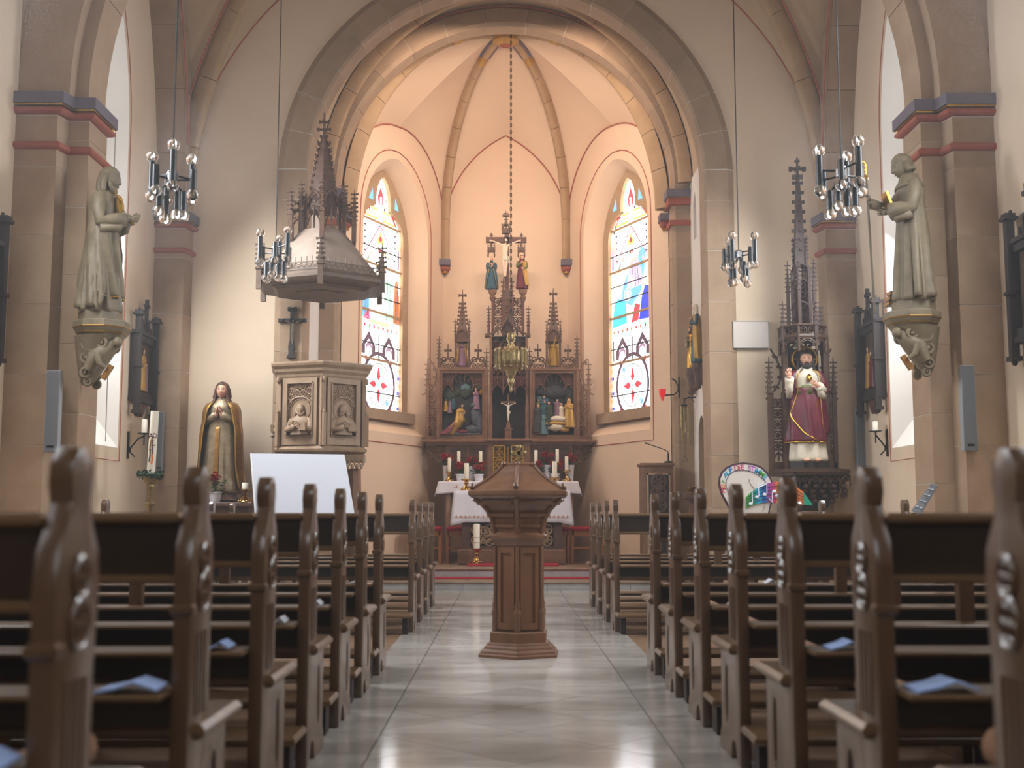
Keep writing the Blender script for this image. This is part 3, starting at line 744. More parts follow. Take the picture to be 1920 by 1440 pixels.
def pew(sx, L):
    """sx=-1: block left of the aisle; local origin at the aisle face of the end panel, pew runs outward"""
    root = thing('church_pew', (0, 0, 0), 'dark wooden church pew', 'pew', 'church pews in rows')
    fr = lambda y, z, d: (sx * d, y, z)
    up = [(0.20, 0.46), (0.20, 0.72), (0.215, 0.86), (0.205, 0.93), (0.165, 0.985), (0.150, 1.02), (0.165, 1.055), (0.158, 1.095), (0.125, 1.122), (0.09, 1.122), (0.058, 1.095), (0.050, 1.055), (0.065, 1.02), (0.045, 0.985), (0.005, 0.93), (-0.005, 0.86), (0.0, 0.72)]
    prof = [(0.0, 0.0), (0.07, 0.0)] + [(0.135 + 0.05 * math.cos(a), 0.035 + 0.05 * math.sin(a)) for a in [PI - PI * i / 6 for i in range(7)]] + [(0.20, 0.0), (0.44, 0.0), (0.44, 0.06), (0.405, 0.10), (0.40, 0.435), (0.20, 0.435)] + up
    slot = [(0.275 + 0.022 * math.cos(a), (0.33 if math.sin(a) > 0 else 0.17) + 0.04 * math.sin(a)) for a in [2 * PI * i / 14 for i in range(14)]]
    def endpanel(x0):
        mb = MB(); plate(mb, prof, [slot], fr, x0, x0 + 0.044); e = bevelled(mb.build('end_panel', 'pew_wood', root))
        mb = MB()
        for zc, R in ((0.885, 0.036), (0.80, 0.046)):       # carved quatrefoil tracery on both faces
            for xf in (x0 - 0.002, x0 + 0.046):
                mb.ring((sx * xf, 0.105, zc), R, 0.008, (0, 1, 0), (0, 0, 1), 16, 6)
                for q in range(4):
                    a = PI / 4 + PI / 2 * q; mb.ring((sx * xf, 0.105 + R * 0.48 * math.cos(a), zc + R * 0.48 * math.sin(a)), R * 0.38, 0.006, (0, 1, 0), (0, 0, 1), 10, 5)
        mb.build('carved_tracery', 'pew_wood', e, smooth=True)
        mb = MB()
        for yf in (0.055, 0.085, 0.115, 0.145):
            for xf in (x0 - 0.004, x0 + 0.044): mb.box(*sorted((sx * xf, sx * (xf + 0.004))), yf, yf + 0.012, 0.49, 0.70)
        mb.build('reeding', 'pew_wood', e)
        mb = MB(); mb.cham(*sorted((sx * (x0 - 0.008), sx * (x0 + 0.052))), -0.012, 0.03, 0.745, 0.775, 0.008); mb.build('collar', 'pew_wood', e)
    endpanel(0.0); endpanel(L - 0.044)
    xa, xb = 0.045, L - 0.045
    B = lambda y0, y1, z0, z1, bv, x0=xa, x1=xb: MB().cham(*sorted((sx * x0, sx * x1)), y0, y1, z0, z1, bv)
    B(0.03, 0.10, 0.975, 1.002, 0.008).build('top_rail', 'pew_edge_lit', root)
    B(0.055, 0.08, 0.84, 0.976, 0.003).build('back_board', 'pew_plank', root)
    B(0.035, 0.09, 0.822, 0.845, 0.006).build('back_ledge', 'pew_edge_lit', root)
    B(-0.10, 0.085, 0.548, 0.566, 0.006).build('book_shelf', 'pew_edge_lit', root)
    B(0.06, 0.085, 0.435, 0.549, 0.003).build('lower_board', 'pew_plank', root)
    B(0.05, 0.47, 0.432, 0.472, 0.014, -0.03, L + 0.03).build('seat', 'pew_edge_lit', root)
    B(-0.30, -0.04, 0.14, 0.175, 0.010, -0.005, L).build('kneeler', 'pew_edge_lit', root)
    for t in (0.0, 1 / 3, 2 / 3, 1.0):
        x = 0.03 + (L - 0.11) * t
        B(-0.20, -0.10, 0.0, 0.142, 0.004, x, x + 0.045).build('kneeler_leg', 'oak_black', root)
    for t in (0.34, 0.67):
        x = L * t; B(0.05, 0.10, 0.56, 0.83, 0.004, x, x + 0.06).build('brace', 'pew_wood', root)
        mb = MB(); plate(mb, [(0.08, 0.0), (0.40, 0.0), (0.38, 0.43), (0.08, 0.43)], [], lambda y, z, d: (sx * d, y, z), x, x + 0.04); mb.build('seat_support', 'pew_wood', root)
    return root
XL0, XR0 = -0.785, 0.93
rowy = [0.9 * (2.34 + k) for k in range(7)] + [0.9 * (11.35 + k) for k in range(4)]
ordn = ('first', 'second', 'third', 'fourth', 'fifth', 'sixth', 'seventh')
PEWS = {}
for sx, x0, side in ((-1, XL0, 'left'), (1, XR0, 'right')):
    protos = {}
    for k, y in enumerate(rowy):
        L = (2.82 if k < 7 else (2.70 if k == 7 else 2.22)) - (0.14 if sx > 0 else 0)
        if k < 7: lab = 'dark wooden pew %s of the aisle, %s row from the camera' % (side, ordn[k])
        else: lab = 'dark wooden pew %s of the aisle beyond the wide gap, %s from the altar' % (side, ('fourth', 'third', 'second', 'first')[k - 7])
        if L in protos: o = copy_tree(protos[L], (x0, y, 0), label=lab)
        else: o = protos[L] = pew(sx, L); o.location = (x0, y, 0); o['label'] = lab
        PEWS[(sx, k)] = (x0, y, L)
        bpy.context.view_layer.update()

# ---- booklets left on the shelves, rolled seat pads
def booklet(u, row, sx, w, rot, label, m='paper'):
    y = rowy[row] - 0.02; x = PX(u, 1000, y)
    mb = MB(); h = 0.045
    t = 0.006
    pts = [(-w / 2, 0.0), (-w * 0.15, 0.010), (w * 0.12, 0.024), (w / 2, 0.006)]
    mb.loft([[(px_, yy, z), (px_, yy, z + t)] for yy in (0,) for px_, z in pts] and [[(p_[0], -0.06, p_[1]), (p_[0], 0.05, p_[1]), (p_[0], 0.05, p_[1] + t), (p_[0], -0.06, p_[1] + t)] for p_ in pts])
    o = mb.build('song_booklet', m); o.location = (x, y, 0.567); tag(o, label, 'booklet', 'booklets on the pew shelves')
booklet(420, 2, -1, 0.075, 0, 'pale blue folded booklet on the shelf of the third left pew')
booklet(258, 1, -1, 0.15, 0, 'long pale blue booklet lying flat on the shelf of the second left pew')
booklet(-20, 0, -1, 0.11, 0, 'pale blue booklet at the left edge on the nearest left pew shelf')
booklet(530, 3, -1, 0.05, 0, 'small white paper on the shelf of the fourth left pew', 'paper_white')
booklet(597, 4, -1, 0.05, 0, 'small white paper on the shelf of the fifth left pew', 'paper_white')
booklet(672, 6, -1, 0.10, 0, 'white leaflet on the shelf of the seventh left pew', 'paper_white')
booklet(1575, 2, 1, 0.11, 0, 'pale blue tented booklet on the shelf of the third right pew')
booklet(1752, 1, 1, 0.15, 0, 'large pale blue tented booklet on the shelf of the second right pew')
booklet(1372, 4, 1, 0.045, 0, 'small white paper on the shelf of the fifth right pew', 'paper_white')
booklet(1470, 3, 1, 0.045, 0, 'small white paper on the shelf of the fourth right pew', 'paper_white')
booklet(1440, 6, 1, 0.06, 0, 'small cream leaflet on the shelf of the seventh right pew', 'paper_white')
def pad(row, sx, label):
    x0, y, L = PEWS[(sx, row)]
    mb = MB(); R = 0.045; prof = []
    turns = [(R * (1 - 0.0 * i), i) for i in range(17)]
    # rolled end (bolster) with the flat pad running on along the seat
    xs = x0 + sx * 0.06
    mb.tube([(xs + sx * R, y + 0.10, 0.472 + R), (xs + sx * R, y + 0.42, 0.472 + R)], [R, R], 14)
    mb.box(*sorted((xs + sx * R, xs + sx * 0.5)), y + 0.10, y + 0.42, 0.472, 0.497)
    tag(mb.build('seat_pad', 'seat_pad', smooth=True), label, 'seat pad', 'rolled seat pads on the pews')
pad(0, -1, 'tan seat pad with rolled end on the nearest left pew')
pad(1, 1, 'tan seat pad with rolled end on the second right pew')
pad(0, 1, 'tan seat pad with rolled end on the nearest right pew')
pad(2, 1, 'tan seat pad with rolled end on the third right pew')
pad(3, 1, 'tan seat pad with rolled end on the fourth right pew')
pad(4, 1, 'tan seat pad with rolled end on the fifth right pew')

# ================================================================== BAPTISMAL FONT
YF = 8.6; fx = PX(973, 1222, YF) ; K = 0.004473
font = thing('baptismal_font', (fx, YF, 0), 'dark wooden hexagonal baptismal font with a curved lid, standing in the aisle', 'font')
def hexring(R, z, rot=math.radians(-94), n=6): return [(fx + R * math.cos(rot + 2 * PI * j / n), YF + R * math.sin(rot + 2 * PI * j / n), z) for j in range(n)]
def hexloft(prof, name, m='font_wood', parent=None):
    mb = MB(); mb.loft([hexring(h * K, z) for h, z in prof]); return mb.build(name, m, parent or font)
zf = lambda v: PZ(973, v, YF)
base = hexloft([(71, 0.0), (71, 0.018), (68, 0.026), (67, 0.04), (62, 0.055), (61, 0.068), (56, 0.08), (55, 0.092), (53, 0.098), (51, 0.10)], 'base_moulding')
hexloft([(51, 0.10), (51, 0.165), (49, 0.172), (45, 0.176)], 'plinth')
hexloft([(41, 0.176), (41, zf(1018))], 'pedestal')
hexloft([(41, zf(1024)), (45, zf(1018)), (48, zf(1012)), (52, zf(1008)), (52, zf(1004)), (47, zf(1001)), (44, zf(998))], 'neck_moulding')
bowl = hexloft([(42, zf(999)), (44, zf(985)), (48, zf(970)), (55, zf(957)), (65, zf(945)), (78, zf(936)), (82, zf(934))], 'bowl')
hexloft([(83, zf(934.5)), (88, zf(931)), (90, zf(928)), (90, zf(922)), (87, zf(919.5)), (84, zf(918))], 'rim')
lidp = [(84, 918), (74, 912), (62, 905), (50, 896), (40, 887), (33, 879), (29, 875)]
lid = hexloft([(h, zf(v)) for h, v in lidp], 'lid')
hexloft([(29, zf(876)), (27, zf(874)), (27, zf(870)), (23, zf(868))], 'lid_crown', parent=lid)
cz0 = zf(870); mb = MB(); mb.box(fx - .012, fx + .012, YF - .008, YF + .008, cz0, zf(838)); mb.box(fx - .044, fx + .044, YF - .008, YF + .008, zf(853), zf(846))
for dx, dv in ((0, 838.5), (-.04, 849.5), (.04, 849.5)): mb.ell((fx + dx, YF, zf(dv)), .018, .009, .018, 10, 6)
mb.build('lid_cross', 'brass_old', lid)
# ridges, knobs, panels, colonnettes
for j in range(6):
    def V(h, z, j=j): r = hexring(h * K, z); return Vector(r[j])
    mb = MB(); mb.tube([V(h + 0.5, zf(v) + 0.004) for h, v in lidp], 0.010, 8); mb.build('lid_ridge', 'font_wood', lid, smooth=True)
    p = V(83, zf(914)); mb = MB(); mb.ell(p, 0.021, 0.021, 0.021, 12, 8); mb.ell(p + Vector((0, 0, 0.018)), 0.012, 0.012, 0.012, 8, 6); mb.build('lid_knob', 'font_wood', lid, smooth=True)
    p = V(28, zf(871)); mb = MB(); mb.ell(p, 0.016, 0.016, 0.018, 10, 7); mb.build('crown_knob', 'font_wood', lid, smooth=True)
    mb = MB(); mb.tube([V(43, zf(999)), V(45, zf(985)), V(49, zf(970)), V(56, zf(957)), V(66, zf(945)), V(81, zf(935))], 0.016, 8); mb.build('bowl_rib', 'font_wood', bowl, smooth=True)
    mb = MB(); q = V(42, 0.176)
    mb.lathe([(0.022, 0), (0.022, 0.10), (0.026, 0.11), (0.026, 0.14), (0.016, 0.16), (0.022, 0.18), (0.014, 0.21), (0.016, 0.23)], q, 8)
    mb.lathe([(0.013, 0.22), (0.013, zf(1024) - 0.176)], q, 8); mb.build('colonnette', 'font_wood', font, smooth=50)
    # frame on each pedestal face
    r = hexring(41 * K, 0); A, Bq = Vector(r[j]), Vector(r[(j + 1) % 6]); t = (Bq - A).normalized(); n = Vector((t.y, -t.x, 0)); Lf = (Bq - A).length
    for (u0, u1, z0, z1) in ((0.02, 0.05, 0.19, zf(1026)), (Lf - 0.05, Lf - 0.02, 0.19, zf(1026)), (0.05, Lf - 0.05, 0.19, 0.235), (0.05, Lf - 0.05, zf(1036), zf(1026))):
        mb = MB(); mb.prism([(u0, z0), (u1, z0), (u1, z1), (u0, z1)], lambda u, v, d, A=A, t=t, n=n: tuple(A + t * u + n * d + Vector((0, 0, v))), -0.002, 0.012); mb.build('panel_frame', 'font_wood', font)
    # bowl face panels
    ra, rb = hexring(47 * K, zf(975)), hexring(70 * K, zf(941))
    a0, a1, b0, b1 = Vector(ra[j]), Vector(ra[(j + 1) % 6]), Vector(rb[j]), Vector(rb[(j + 1) % 6])
    mb = MB()
    for s0, s1 in ((0.14, 0.20), (0.80, 0.86)): pass
    for tt in (0.12, 0.5, 0.9):
        hz = zf(992) + (zf(939) - zf(992)) * tt
        hr = {0.12: 44.5, 0.5: 54.5, 0.9: 73}[tt]
        rr = hexring((hr + 1.2) * K, hz); mb.beam(Vector(rr[j]).lerp(Vector(rr[(j + 1) % 6]), 0.1), Vector(rr[j]).lerp(Vector(rr[(j + 1) % 6]), 0.9), 0.012, 0.02)
    mb.build('bowl_moulding', 'font_wood', bowl)
# ================================================================== FIGURES
def rad(a): return math.radians(a)
ROBE = [(0.0, .165, .135), (.03, .17, .14), (.12, .158, .13), (.25, .145, .12), (.40, .135, .112), (.52, .128, .104), (.62, .115, .092), (.70, .118, .092), (.76, .128, .095), (.80, .118, .082), (.825, .085, .062), (.845, .052, .048), (.862, .04, .042)]
def robe_r(z, th, S):
    for i in range(len(ROBE) - 1):
        if ROBE[i][0] <= z <= ROBE[i + 1][0]:
            t = (z - ROBE[i][0]) / (ROBE[i + 1][0] - ROBE[i][0]); rx = ROBE[i][1] + (ROBE[i + 1][1] - ROBE[i][1]) * t; ry = ROBE[i][2] + (ROBE[i + 1][2] - ROBE[i][2]) * t; break
    else: rx, ry = ROBE[-1][1:]
    A = S.get('fold', 0.085) * max(0.0, min(1.0, (0.72 - z) / 0.5)) ; tw = S.get('twist', 2.0); ph = S.get('ph', 0)
    m = 1 + A * (0.65 * math.sin(8 * th + ph + tw * z) + 0.35 * math.sin(13 * th + 1.7 * ph + tw * 1.3 * z) + 0.30 * math.sin(4 * th + 3 * z))
    w = S.get('wide', 1.0)
    return rx * m * w, ry * m * w
def figure(S, n=48):
    """returns dict part -> (MB, material). Unit height, facing -y, standing at the origin"""
    P = {}
    sway = S.get('sway', 0.0)
    def cxz(z): return sway * math.sin(PI * min(z, 0.9) / 0.9)
    mb = MB(); zs = [i * 0.862 / 34 for i in range(35)]
    mb.loft([[(cxz(z) + robe_r(z, 2 * PI * j / n, S)[0] * math.cos(2 * PI * j / n), robe_r(z, 2 * PI * j / n, S)[1] * math.sin(2 * PI * j / n), z) for j in range(n)] for z in zs])
    P['robe'] = (mb, S['robe'])
    # mantle shells: list of rows (z, a0, a1, scale)
    k = 0
    for M in S.get('mantle', []):
        rows = M['rows']; mt = M['mat']; m = M.get('n', 26); mb = MB()
        fz = []
        for i in range(len(rows) - 1):
            st = max(1, int(round(abs(rows[i + 1][0] - rows[i][0]) / 0.03)))
            for q in range(st): t = q / st; fz.append(tuple(rows[i][c] + (rows[i + 1][c] - rows[i][c]) * t for c in range(4)))
        fz.append(rows[-1])
        S2 = dict(S); S2['ph'] = S.get('ph', 0) + 1.3 + k; S2['twist'] = M.get('twist', 5.0); S2['fold'] = M.get('fold', 0.10)
        outer, inner = [], []
        for z, a0, a1, sc in fz:
            ro, ri = [], []
            for j in range(m + 1):
                th = rad(a0 + (a1 - a0) * j / m); rx, ry = robe_r(z, th, S2)
                ro.append((cxz(z) + rx * sc * math.cos(th), ry * sc * math.sin(th), z)); s2 = sc - 0.07
                ri.append((cxz(z) + rx * s2 * math.cos(th), ry * s2 * math.sin(th), z))
            outer.append(ro + list(reversed(ri)))
        mb.loft(outer)
        P['mantle' + ('' if k == 0 else '_fold')] = (mb, mt)
        if M.get('hem'):
            h = P.get('hem', (MB(), M['hem']))[0]; r = M.get('hr', 0.008)
            for col in M.get('edges', (0, m)):
                h.tube([Vector(row[col]) * 1.0 for row in outer], r, 6)
            if M.get('bottom', True): h.tube([Vector(p) for p in outer[0][:m + 1]], r, 6)
            P['hem'] = (h, M['hem'])
        k += 1
    # arms
    arms = MB()
    for s, A in S.get('arms', {}).items():
        hands = MB(); P['hand#%d' % s] = (hands, S['skin'])
        sh = Vector((s * 0.105 + cxz(.8), 0.0, 0.785)); el = Vector(A['el']); wr = Vector(A['wr'])
        mid = sh.lerp(el, 0.5) + Vector((s * 0.012, 0.0, 0)); fm = el.lerp(wr, 0.5)
        c = A.get('cuff', 0.034)
        if S.get('upper'):
            upper = MB(); P['mantle_shoulder#%d' % s] = (upper, S['upper']); arms = MB(); P['sleeve#%d' % s] = (arms, S.get('sleeve', S['robe']))
            upper.tube([sh + Vector((-s * 0.03, 0, 0.012)), sh, mid, el, el.lerp(wr, .22)], [0.038, 0.050, 0.050, 0.050, 0.046], 12)
            arms.tube([el, fm, wr], [0.040, c, c * 1.12], 12)
        else: arms.tube([sh + Vector((-s * 0.03, 0, 0.012)), sh, mid, el, fm, wr], [0.036, 0.046, 0.044, 0.042, c, c * 1.12], 12)
        if A.get('droop'): arms.tube([wr + Vector((0, 0, -0.005)), wr.lerp(el, 0.3) + Vector((0, 0, -0.055)), el + Vector((0, 0, -0.05))], [0.02, 0.034, 0.03], 8)
        d = Vector(A['dir']).normalized(); nrm = Vector(A.get('nrm', (0, -1, 0))); nrm = (nrm - d * nrm.dot(d)).normalized(); sd = d.cross(nrm)
        hands.tube([wr - d * 0.02, wr + d * 0.01, wr + d * 0.022], [0.017, 0.016, 0.018], 8)
        pc = wr + d * 0.038
        hands.ell((0, 0, 0), 1, 1, 1, 8, 6, fn=lambda p: pc + d * (p.x * 0.024) + sd * (p.y * 0.021) + nrm * (p.z * 0.010)) if False else None
        o = len(hands.v); hands.ell((0, 0, 0), 1, 1, 1, 10, 8)
        for i in range(o, len(hands.v)): p = hands.v[i]; hands.v[i] = tuple(pc + d * (p[0] * 0.025) + sd * (p[1] * 0.021) + nrm * (p[2] * 0.011))
        cu = A.get('curl', 0.25)
        for q, (off, ln) in enumerate(((-0.0145, 0.036), (-0.005, 0.041), (0.005, 0.039), (0.0145, 0.031))):
            b = pc + d * 0.016 + sd * off
            k1 = b + d * (ln * 0.5) + sd * (off * 0.15) - nrm * (-ln * cu * 0.3); k2 = k1 + d * (ln * 0.5 * (1 - cu)) + nrm * (ln * cu * 0.6)
            hands.tube([b, k1, k2], [0.0062, 0.0058, 0.0046], 6)
        tb = pc - d * 0.012 + sd * (0.017 * A.get('th', 1)); hands.tube([tb, tb + d * 0.018 + sd * (0.014 * A.get('th', 1)), tb + d * 0.036 + sd * (0.016 * A.get('th', 1))], [0.0075, 0.0065, 0.005], 6)
    if S.get('arms') and not S.get('upper'): P['sleeves'] = (arms, S.get('sleeve', S['robe']))
    for ln in S.get('lines', []):
        h = P.get('hem', (MB(), 'gold'))[0]; pts = []
        for z, a, sc in ln: th = rad(a); S2 = dict(S, fold=S['mantle'][0].get('fold', .1), twist=S['mantle'][0].get('twist', 5), ph=S.get('ph', 0) + 1.3); rx, ry = robe_r(z, th, S2); pts.append((cxz(z) + rx * sc * math.cos(th), ry * sc * math.sin(th), z))
        h.tube(pts, .008, 6); P['hem'] = (h, 'gold')
    # head
    hs = S.get('headscale', 1.0)
    tilt = S.get('tilt', (0.0, 0.0, 0.0)); hc = Vector((cxz(.9), -0.008 + S.get('headfwd', 0.0), 0.925))
    HR = Euler((rad(tilt[0]), rad(tilt[1]), rad(tilt[2]))).to_matrix()
    def xf(mb, o):
        for i in range(o, len(mb.v)): mb.v[i] = tuple(hc + HR @ (Vector(mb.v[i]) * hs))
    def facefn(p):
        f = -p.y; r = 1.0
        if f > 0.2:
            g = lambda x, z, w, wz: math.exp(-((p.x - x) / w) ** 2 - ((p.z - z) / wz) ** 2)
            r += 0.26 * g(0, -0.12, 0.13, 0.16) + 0.06 * g(0, 0.12, 0.12, 0.2) + 0.05 * g(0, 0.30, 0.5, 0.09) - 0.15 * (g(0.32, 0.12, 0.15, 0.1) + g(-0.32, 0.12, 0.15, 0.1)) + 0.07 * g(0, -0.48, 0.2, 0.06) + 0.10 * g(0, -0.78, 0.25, 0.14)
        w = 1.0 - 0.16 * max(0, -p.z - 0.2)
        return Vector((p.x * r * w, p.y * r, p.z * r))
    hd = MB(); o = 0; hd.ell((0, 0, 0), .050, .060, .070, 28, 22, fn=facefn)
    for s in (-1, 1): hd.ell((s * 0.050, 0.006, -0.004), 0.008, 0.014, 0.018, 8, 6)
    xf(hd, 0); hd.tube([hc + Vector((0, 0.012, -0.03)), Vector((cxz(.84), 0.0, 0.835))], [0.028, 0.034], 12)
    P['head'] = (hd, S['skin'])
    if S.get('eyes', True):
        e = MB()
        for s in (-1, 1): e.ell((s * 0.0165, -0.0495, 0.008), 0.0070, 0.004, 0.0034, 8, 6); e.tube([(s * 0.008, -0.0555, 0.020), (s * 0.017, -0.0545, 0.0225), (s * 0.026, -0.0505, 0.020)], 0.0018, 4)
        xf(e, 0); P['eyes'] = (e, S.get('eye', 'eye'))
        e = MB(); e.ell((0, -0.0575, -0.034), 0.012, 0.004, 0.003, 8, 6); xf(e, 0); P['mouth'] = (e, S.get('lip', 'lip'))
    if S.get('hair'):
        h = MB(); L = S.get('hairlen', 0.10)
        def hairfn(p):
            f = -p.y
            k = 1.0
            if f > 0.25 and p.z < 0.42: k = 0.80
            w = 1 + 0.03 * math.sin(14 * math.atan2(p.x, p.y)) 
            return Vector((p.x * k * w, p.y * k, p.z * (k if p.z < 0 else 1)))
        h.ell((0, 0.006, 0.010), .0585, .0635, .071, 28, 16, fn=hairfn)
        for s in (-1, 1):
            for q in range(4):
                a = rad(15 + q * 35); x, y = s * 0.052 * math.cos(a), 0.052 * math.sin(a) - 0.006
                h.tube([(x, y, 0.02), (x * 1.12, y * 1.1, -0.03), (x * 1.25 + 0.006 * math.sin(q * 2), y * 1.15 - L * .15, -0.03 - L * 0.5), (x * (1.15 + 1.2 * L), y * 1.0 - L * .32, -0.03 - L)], [0.016, 0.019, 0.018, 0.009], 7)
        if S.get('beard'):
            b = S['beard']; h.ell((0, -0.040, -0.058), 0.026, 0.022, 0.026 * b, 12, 8)
            for s in (-1, 1): h.tube([(s * 0.044, -0.012, -0.01), (s * 0.040, -0.030, -0.038), (s * 0.018, -0.048, -0.062), (0, -0.05, -0.062 - 0.018 * b)], [0.009, 0.014, 0.015, 0.008], 7)
            h.tube([(-0.018, -0.056, -0.031), (0, -0.061, -0.025), (0.018, -0.056, -0.031)], [0.004, 0.005, 0.004], 6)
        xf(h, 0); P['hair'] = (h, S['hair'])
    if S.get('veil'):
        v = MB(); rows = []
        for z, rx, ry, ag in ((0.076, .012, .012, 20), (0.070, .035, .04, 25), (0.045, .056, .062, 40), (0.01, .062, .067, 48), (-0.04, .063, .066, 45), (-0.08, .078, .068, 42), (-0.115, .11, .078, 35), (-0.15, .13, .09, 28)):
            ro, ri = [], []
            for j in range(25):
                th = rad(-90 + ag + (360 - 2 * ag) * j / 24); ro.append((rx * math.cos(th), ry * math.sin(th) + 0.004, z)); ri.append(((rx - 0.007) * math.cos(th), (ry - 0.007) * math.sin(th) + 0.004, z))
            rows.append(ro + ri[::-1])
        v.loft(rows); xf(v, 0); P['veil'] = (v, S['veil'])
    if S.get('halo'):
        h = MB(); h.ring(hc + Vector((0, 0.05, 0.01)), 0.112, 0.012, (1, 0, 0), (0, 0, 1), 36, 8)
        for a in (90, 0, 180): h.beam(hc + Vector((0.055 * math.cos(rad(a)), 0.05, 0.01 + 0.055 * math.sin(rad(a)))), hc + Vector((0.1 * math.cos(rad(a)), 0.05, 0.01 + 0.1 * math.sin(rad(a)))), 0.02, 0.006)
        P['halo'] = (h, S['halo'])
    return P
def place_parts(P, loc, H, rz, root):
    X = Matrix.Translation(loc) @ Matrix.Rotation(rz, 4, 'Z') @ Matrix.Scale(H, 4)
    for nm, (mb, m) in P.items():
        mb.v = [tuple(X @ Vector(p)) for p in mb.v]; mb.build(nm.split('#')[0], m, root, smooth=175 if nm not in ('halo', 'eyes') else 60)
def place_single(P, loc, H, rz, root, name, label=None):
    X = Matrix.Translation(loc) @ Matrix.Rotation(rz, 4, 'Z') @ Matrix.Scale(H, 4); big = MB(); mats = []
    for nm, (mb, m) in P.items():
        if m not in mats: mats.append(m)
        big.mi = mats.index(m); big.add([X @ Vector(p) for p in mb.v], mb.f)
    return big.build(name, mats, root, smooth=170, label=label)
def arm(el, wr, d, **k): return dict(el=el, wr=wr, dir=d, **k)
PRAY = {1: arm((.135, -.03, .64), (.022, -.125, .70), (-.2, -.1, 1), nrm=(-1, 0, 0), th=1), -1: arm((-.135, -.03, .64), (-.022, -.125, .70), (.2, -.1, 1), nrm=(1, 0, 0), th=-1)}
def corpus(c, h, w, y, parent, m='skin_pale', cloth='robe_white', name='corpus'):
    """crucified figure: c=(x, z) of the head, h body height, w half arm span, in front of plane y"""
    x, z = c; mb = MB(); T = lambda a, b, d=0: (x + a, y - d, z + b)
    u = h / 1.0
    mb.tube([T(0, -.10 * u, .05 * u), T(0, -.16 * u, .055 * u), T(0, -.26 * u, .06 * u), T(.0, -.36 * u, .05 * u), T(.0, -.44 * u, .05 * u)], [.045 * u, .085 * u, .075 * u, .062 * u, .07 * u], 12)
    for s in (-1, 1):
        mb.tube([T(s * .05 * u, -.13 * u, .05 * u), T(s * w * .5, -.06 * u, .045 * u), T(s * w, .01 * u, .04 * u)], [.035 * u, .026 * u, .018 * u], 8)
        mb.ell(T(s * (w + .03 * u), .02 * u, .04 * u), .035 * u, .018 * u, .022 * u, 8, 6)
        for q in range(4): mb.tube([T(s * (w + .04 * u), (.005 + .011 * q) * u, .045 * u), T(s * (w + .085 * u), (-.004 + .018 * q) * u, .055 * u)], .007 * u, 5)
        mb.tube([T(s * .03 * u, -.44 * u, .06 * u), T(s * .035 * u, -.62 * u, .10 * u), T(s * .012 * u, -.88 * u, .05 * u), T(s * .010 * u, -.97 * u, .07 * u)], [.048 * u, .038 * u, .026 * u, .022 * u], 8)
    mb.tube([T(.02 * u, -.02 * u, .08 * u), T(0, -.11 * u, .06 * u)], [.03 * u, .03 * u], 8); mb.ell(T(.025 * u, .02 * u, .095 * u), .042 * u, .048 * u, .06 * u, 14, 10)
    o = mb.build(name, m, parent, smooth=60)
    mb = MB(); mb.ell(T(.03 * u, .045 * u, .085 * u), .05 * u, .05 * u, .045 * u, 12, 8); mb.tube([T(-.015 * u, .03 * u, .10 * u), T(-.02 * u, -.06 * u, .09 * u)], [.02 * u, .012 * u], 6); mb.ell(T(.03 * u, -.035 * u, .13 * u), .02 * u, .018 * u, .028 * u, 8, 6); mb.build('hair', 'hair_dark', o, smooth=True)
    mb = MB(); mb.tube([T(0, -.40 * u, .055 * u), T(0, -.47 * u, .065 * u), T(.0, -.54 * u, .075 * u)], [.072 * u, .08 * u, .075 * u], 12); mb.tube([T(.08 * u, -.42 * u, .06 * u), T(.11 * u, -.5 * u, .06 * u), T(.09 * u, -.6 * u, .06 * u)], [.02 * u, .03 * u, .008 * u], 6); mb.build('loincloth', cloth, o, smooth=True)
    return o

# ================================================================== GOTHIC WOODWORK HELPERS
def cross_crocket(mb, x, y, z, r, t=None):
    t = t or r * 0.35
    mb.box(x - r, x + r, y - t, y + t, z - t, z + t); mb.box(x - t, x + t, y - r, y + r, z - t, z + t)
    for s in (-1, 1): mb.box(x + s * r - t * 1.1, x + s * r + t * 1.1, y - t * 1.3, y + t * 1.3, z - t * 1.5, z + t * 1.5)
def pinnacle(mb, x, y, z0, z1, w, n=4, shaft=0.45):
    """square shaft, gablet cap, crocketed spirelet and finial"""
    zs = z0 + (z1 - z0) * shaft
    mb.box(x - w / 2, x + w / 2, y - w / 2, y + w / 2, z0, zs)
    mb.box(x - w * 0.72, x + w * 0.72, y - w * 0.72, y + w * 0.72, zs - w * 0.25, zs + w * 0.12)
    R = lambda r, z: [(x - r, y - r, z), (x + r, y - r, z), (x + r, y + r, z), (x - r, y + r, z)]
    mb.loft([R(w * 0.5, zs), R(w * 0.1, z1 - w * 0.3), R(w * 0.06, z1)])
    for i in range(n):
        t = (i + 0.5) / n; z = zs + (z1 - zs) * (0.08 + 0.82 * t); cross_crocket(mb, x, y, z, w * (0.78 - 0.22 * t) if i < n - 1 else w * 0.8, w * 0.14)
def gable_arc(mb, x0, x1, y, z0, z1, r, ogee=False, n=10):
    """pointed arch tube from (x0,z0) to apex to (x1,z0)"""
    O = pointed(x0, x1, z0, z0, z1, n)[2:]; mb.tube([(p[0], y, p[1]) for p in O], r, 6)
def foil_ring(mb, x, y, z, R, r, k=4):
    mb.ring((x, y, z), R, r, (1, 0, 0), (0, 0, 1), 16, 6)
    for q in range(k):
        a = PI / 2 + 2 * PI * q / k; mb.ring((x + R * 0.5 * math.cos(a), y, z + R * 0.5 * math.sin(a)), R * 0.36, r * 0.7, (1, 0, 0), (0, 0, 1), 8, 5)
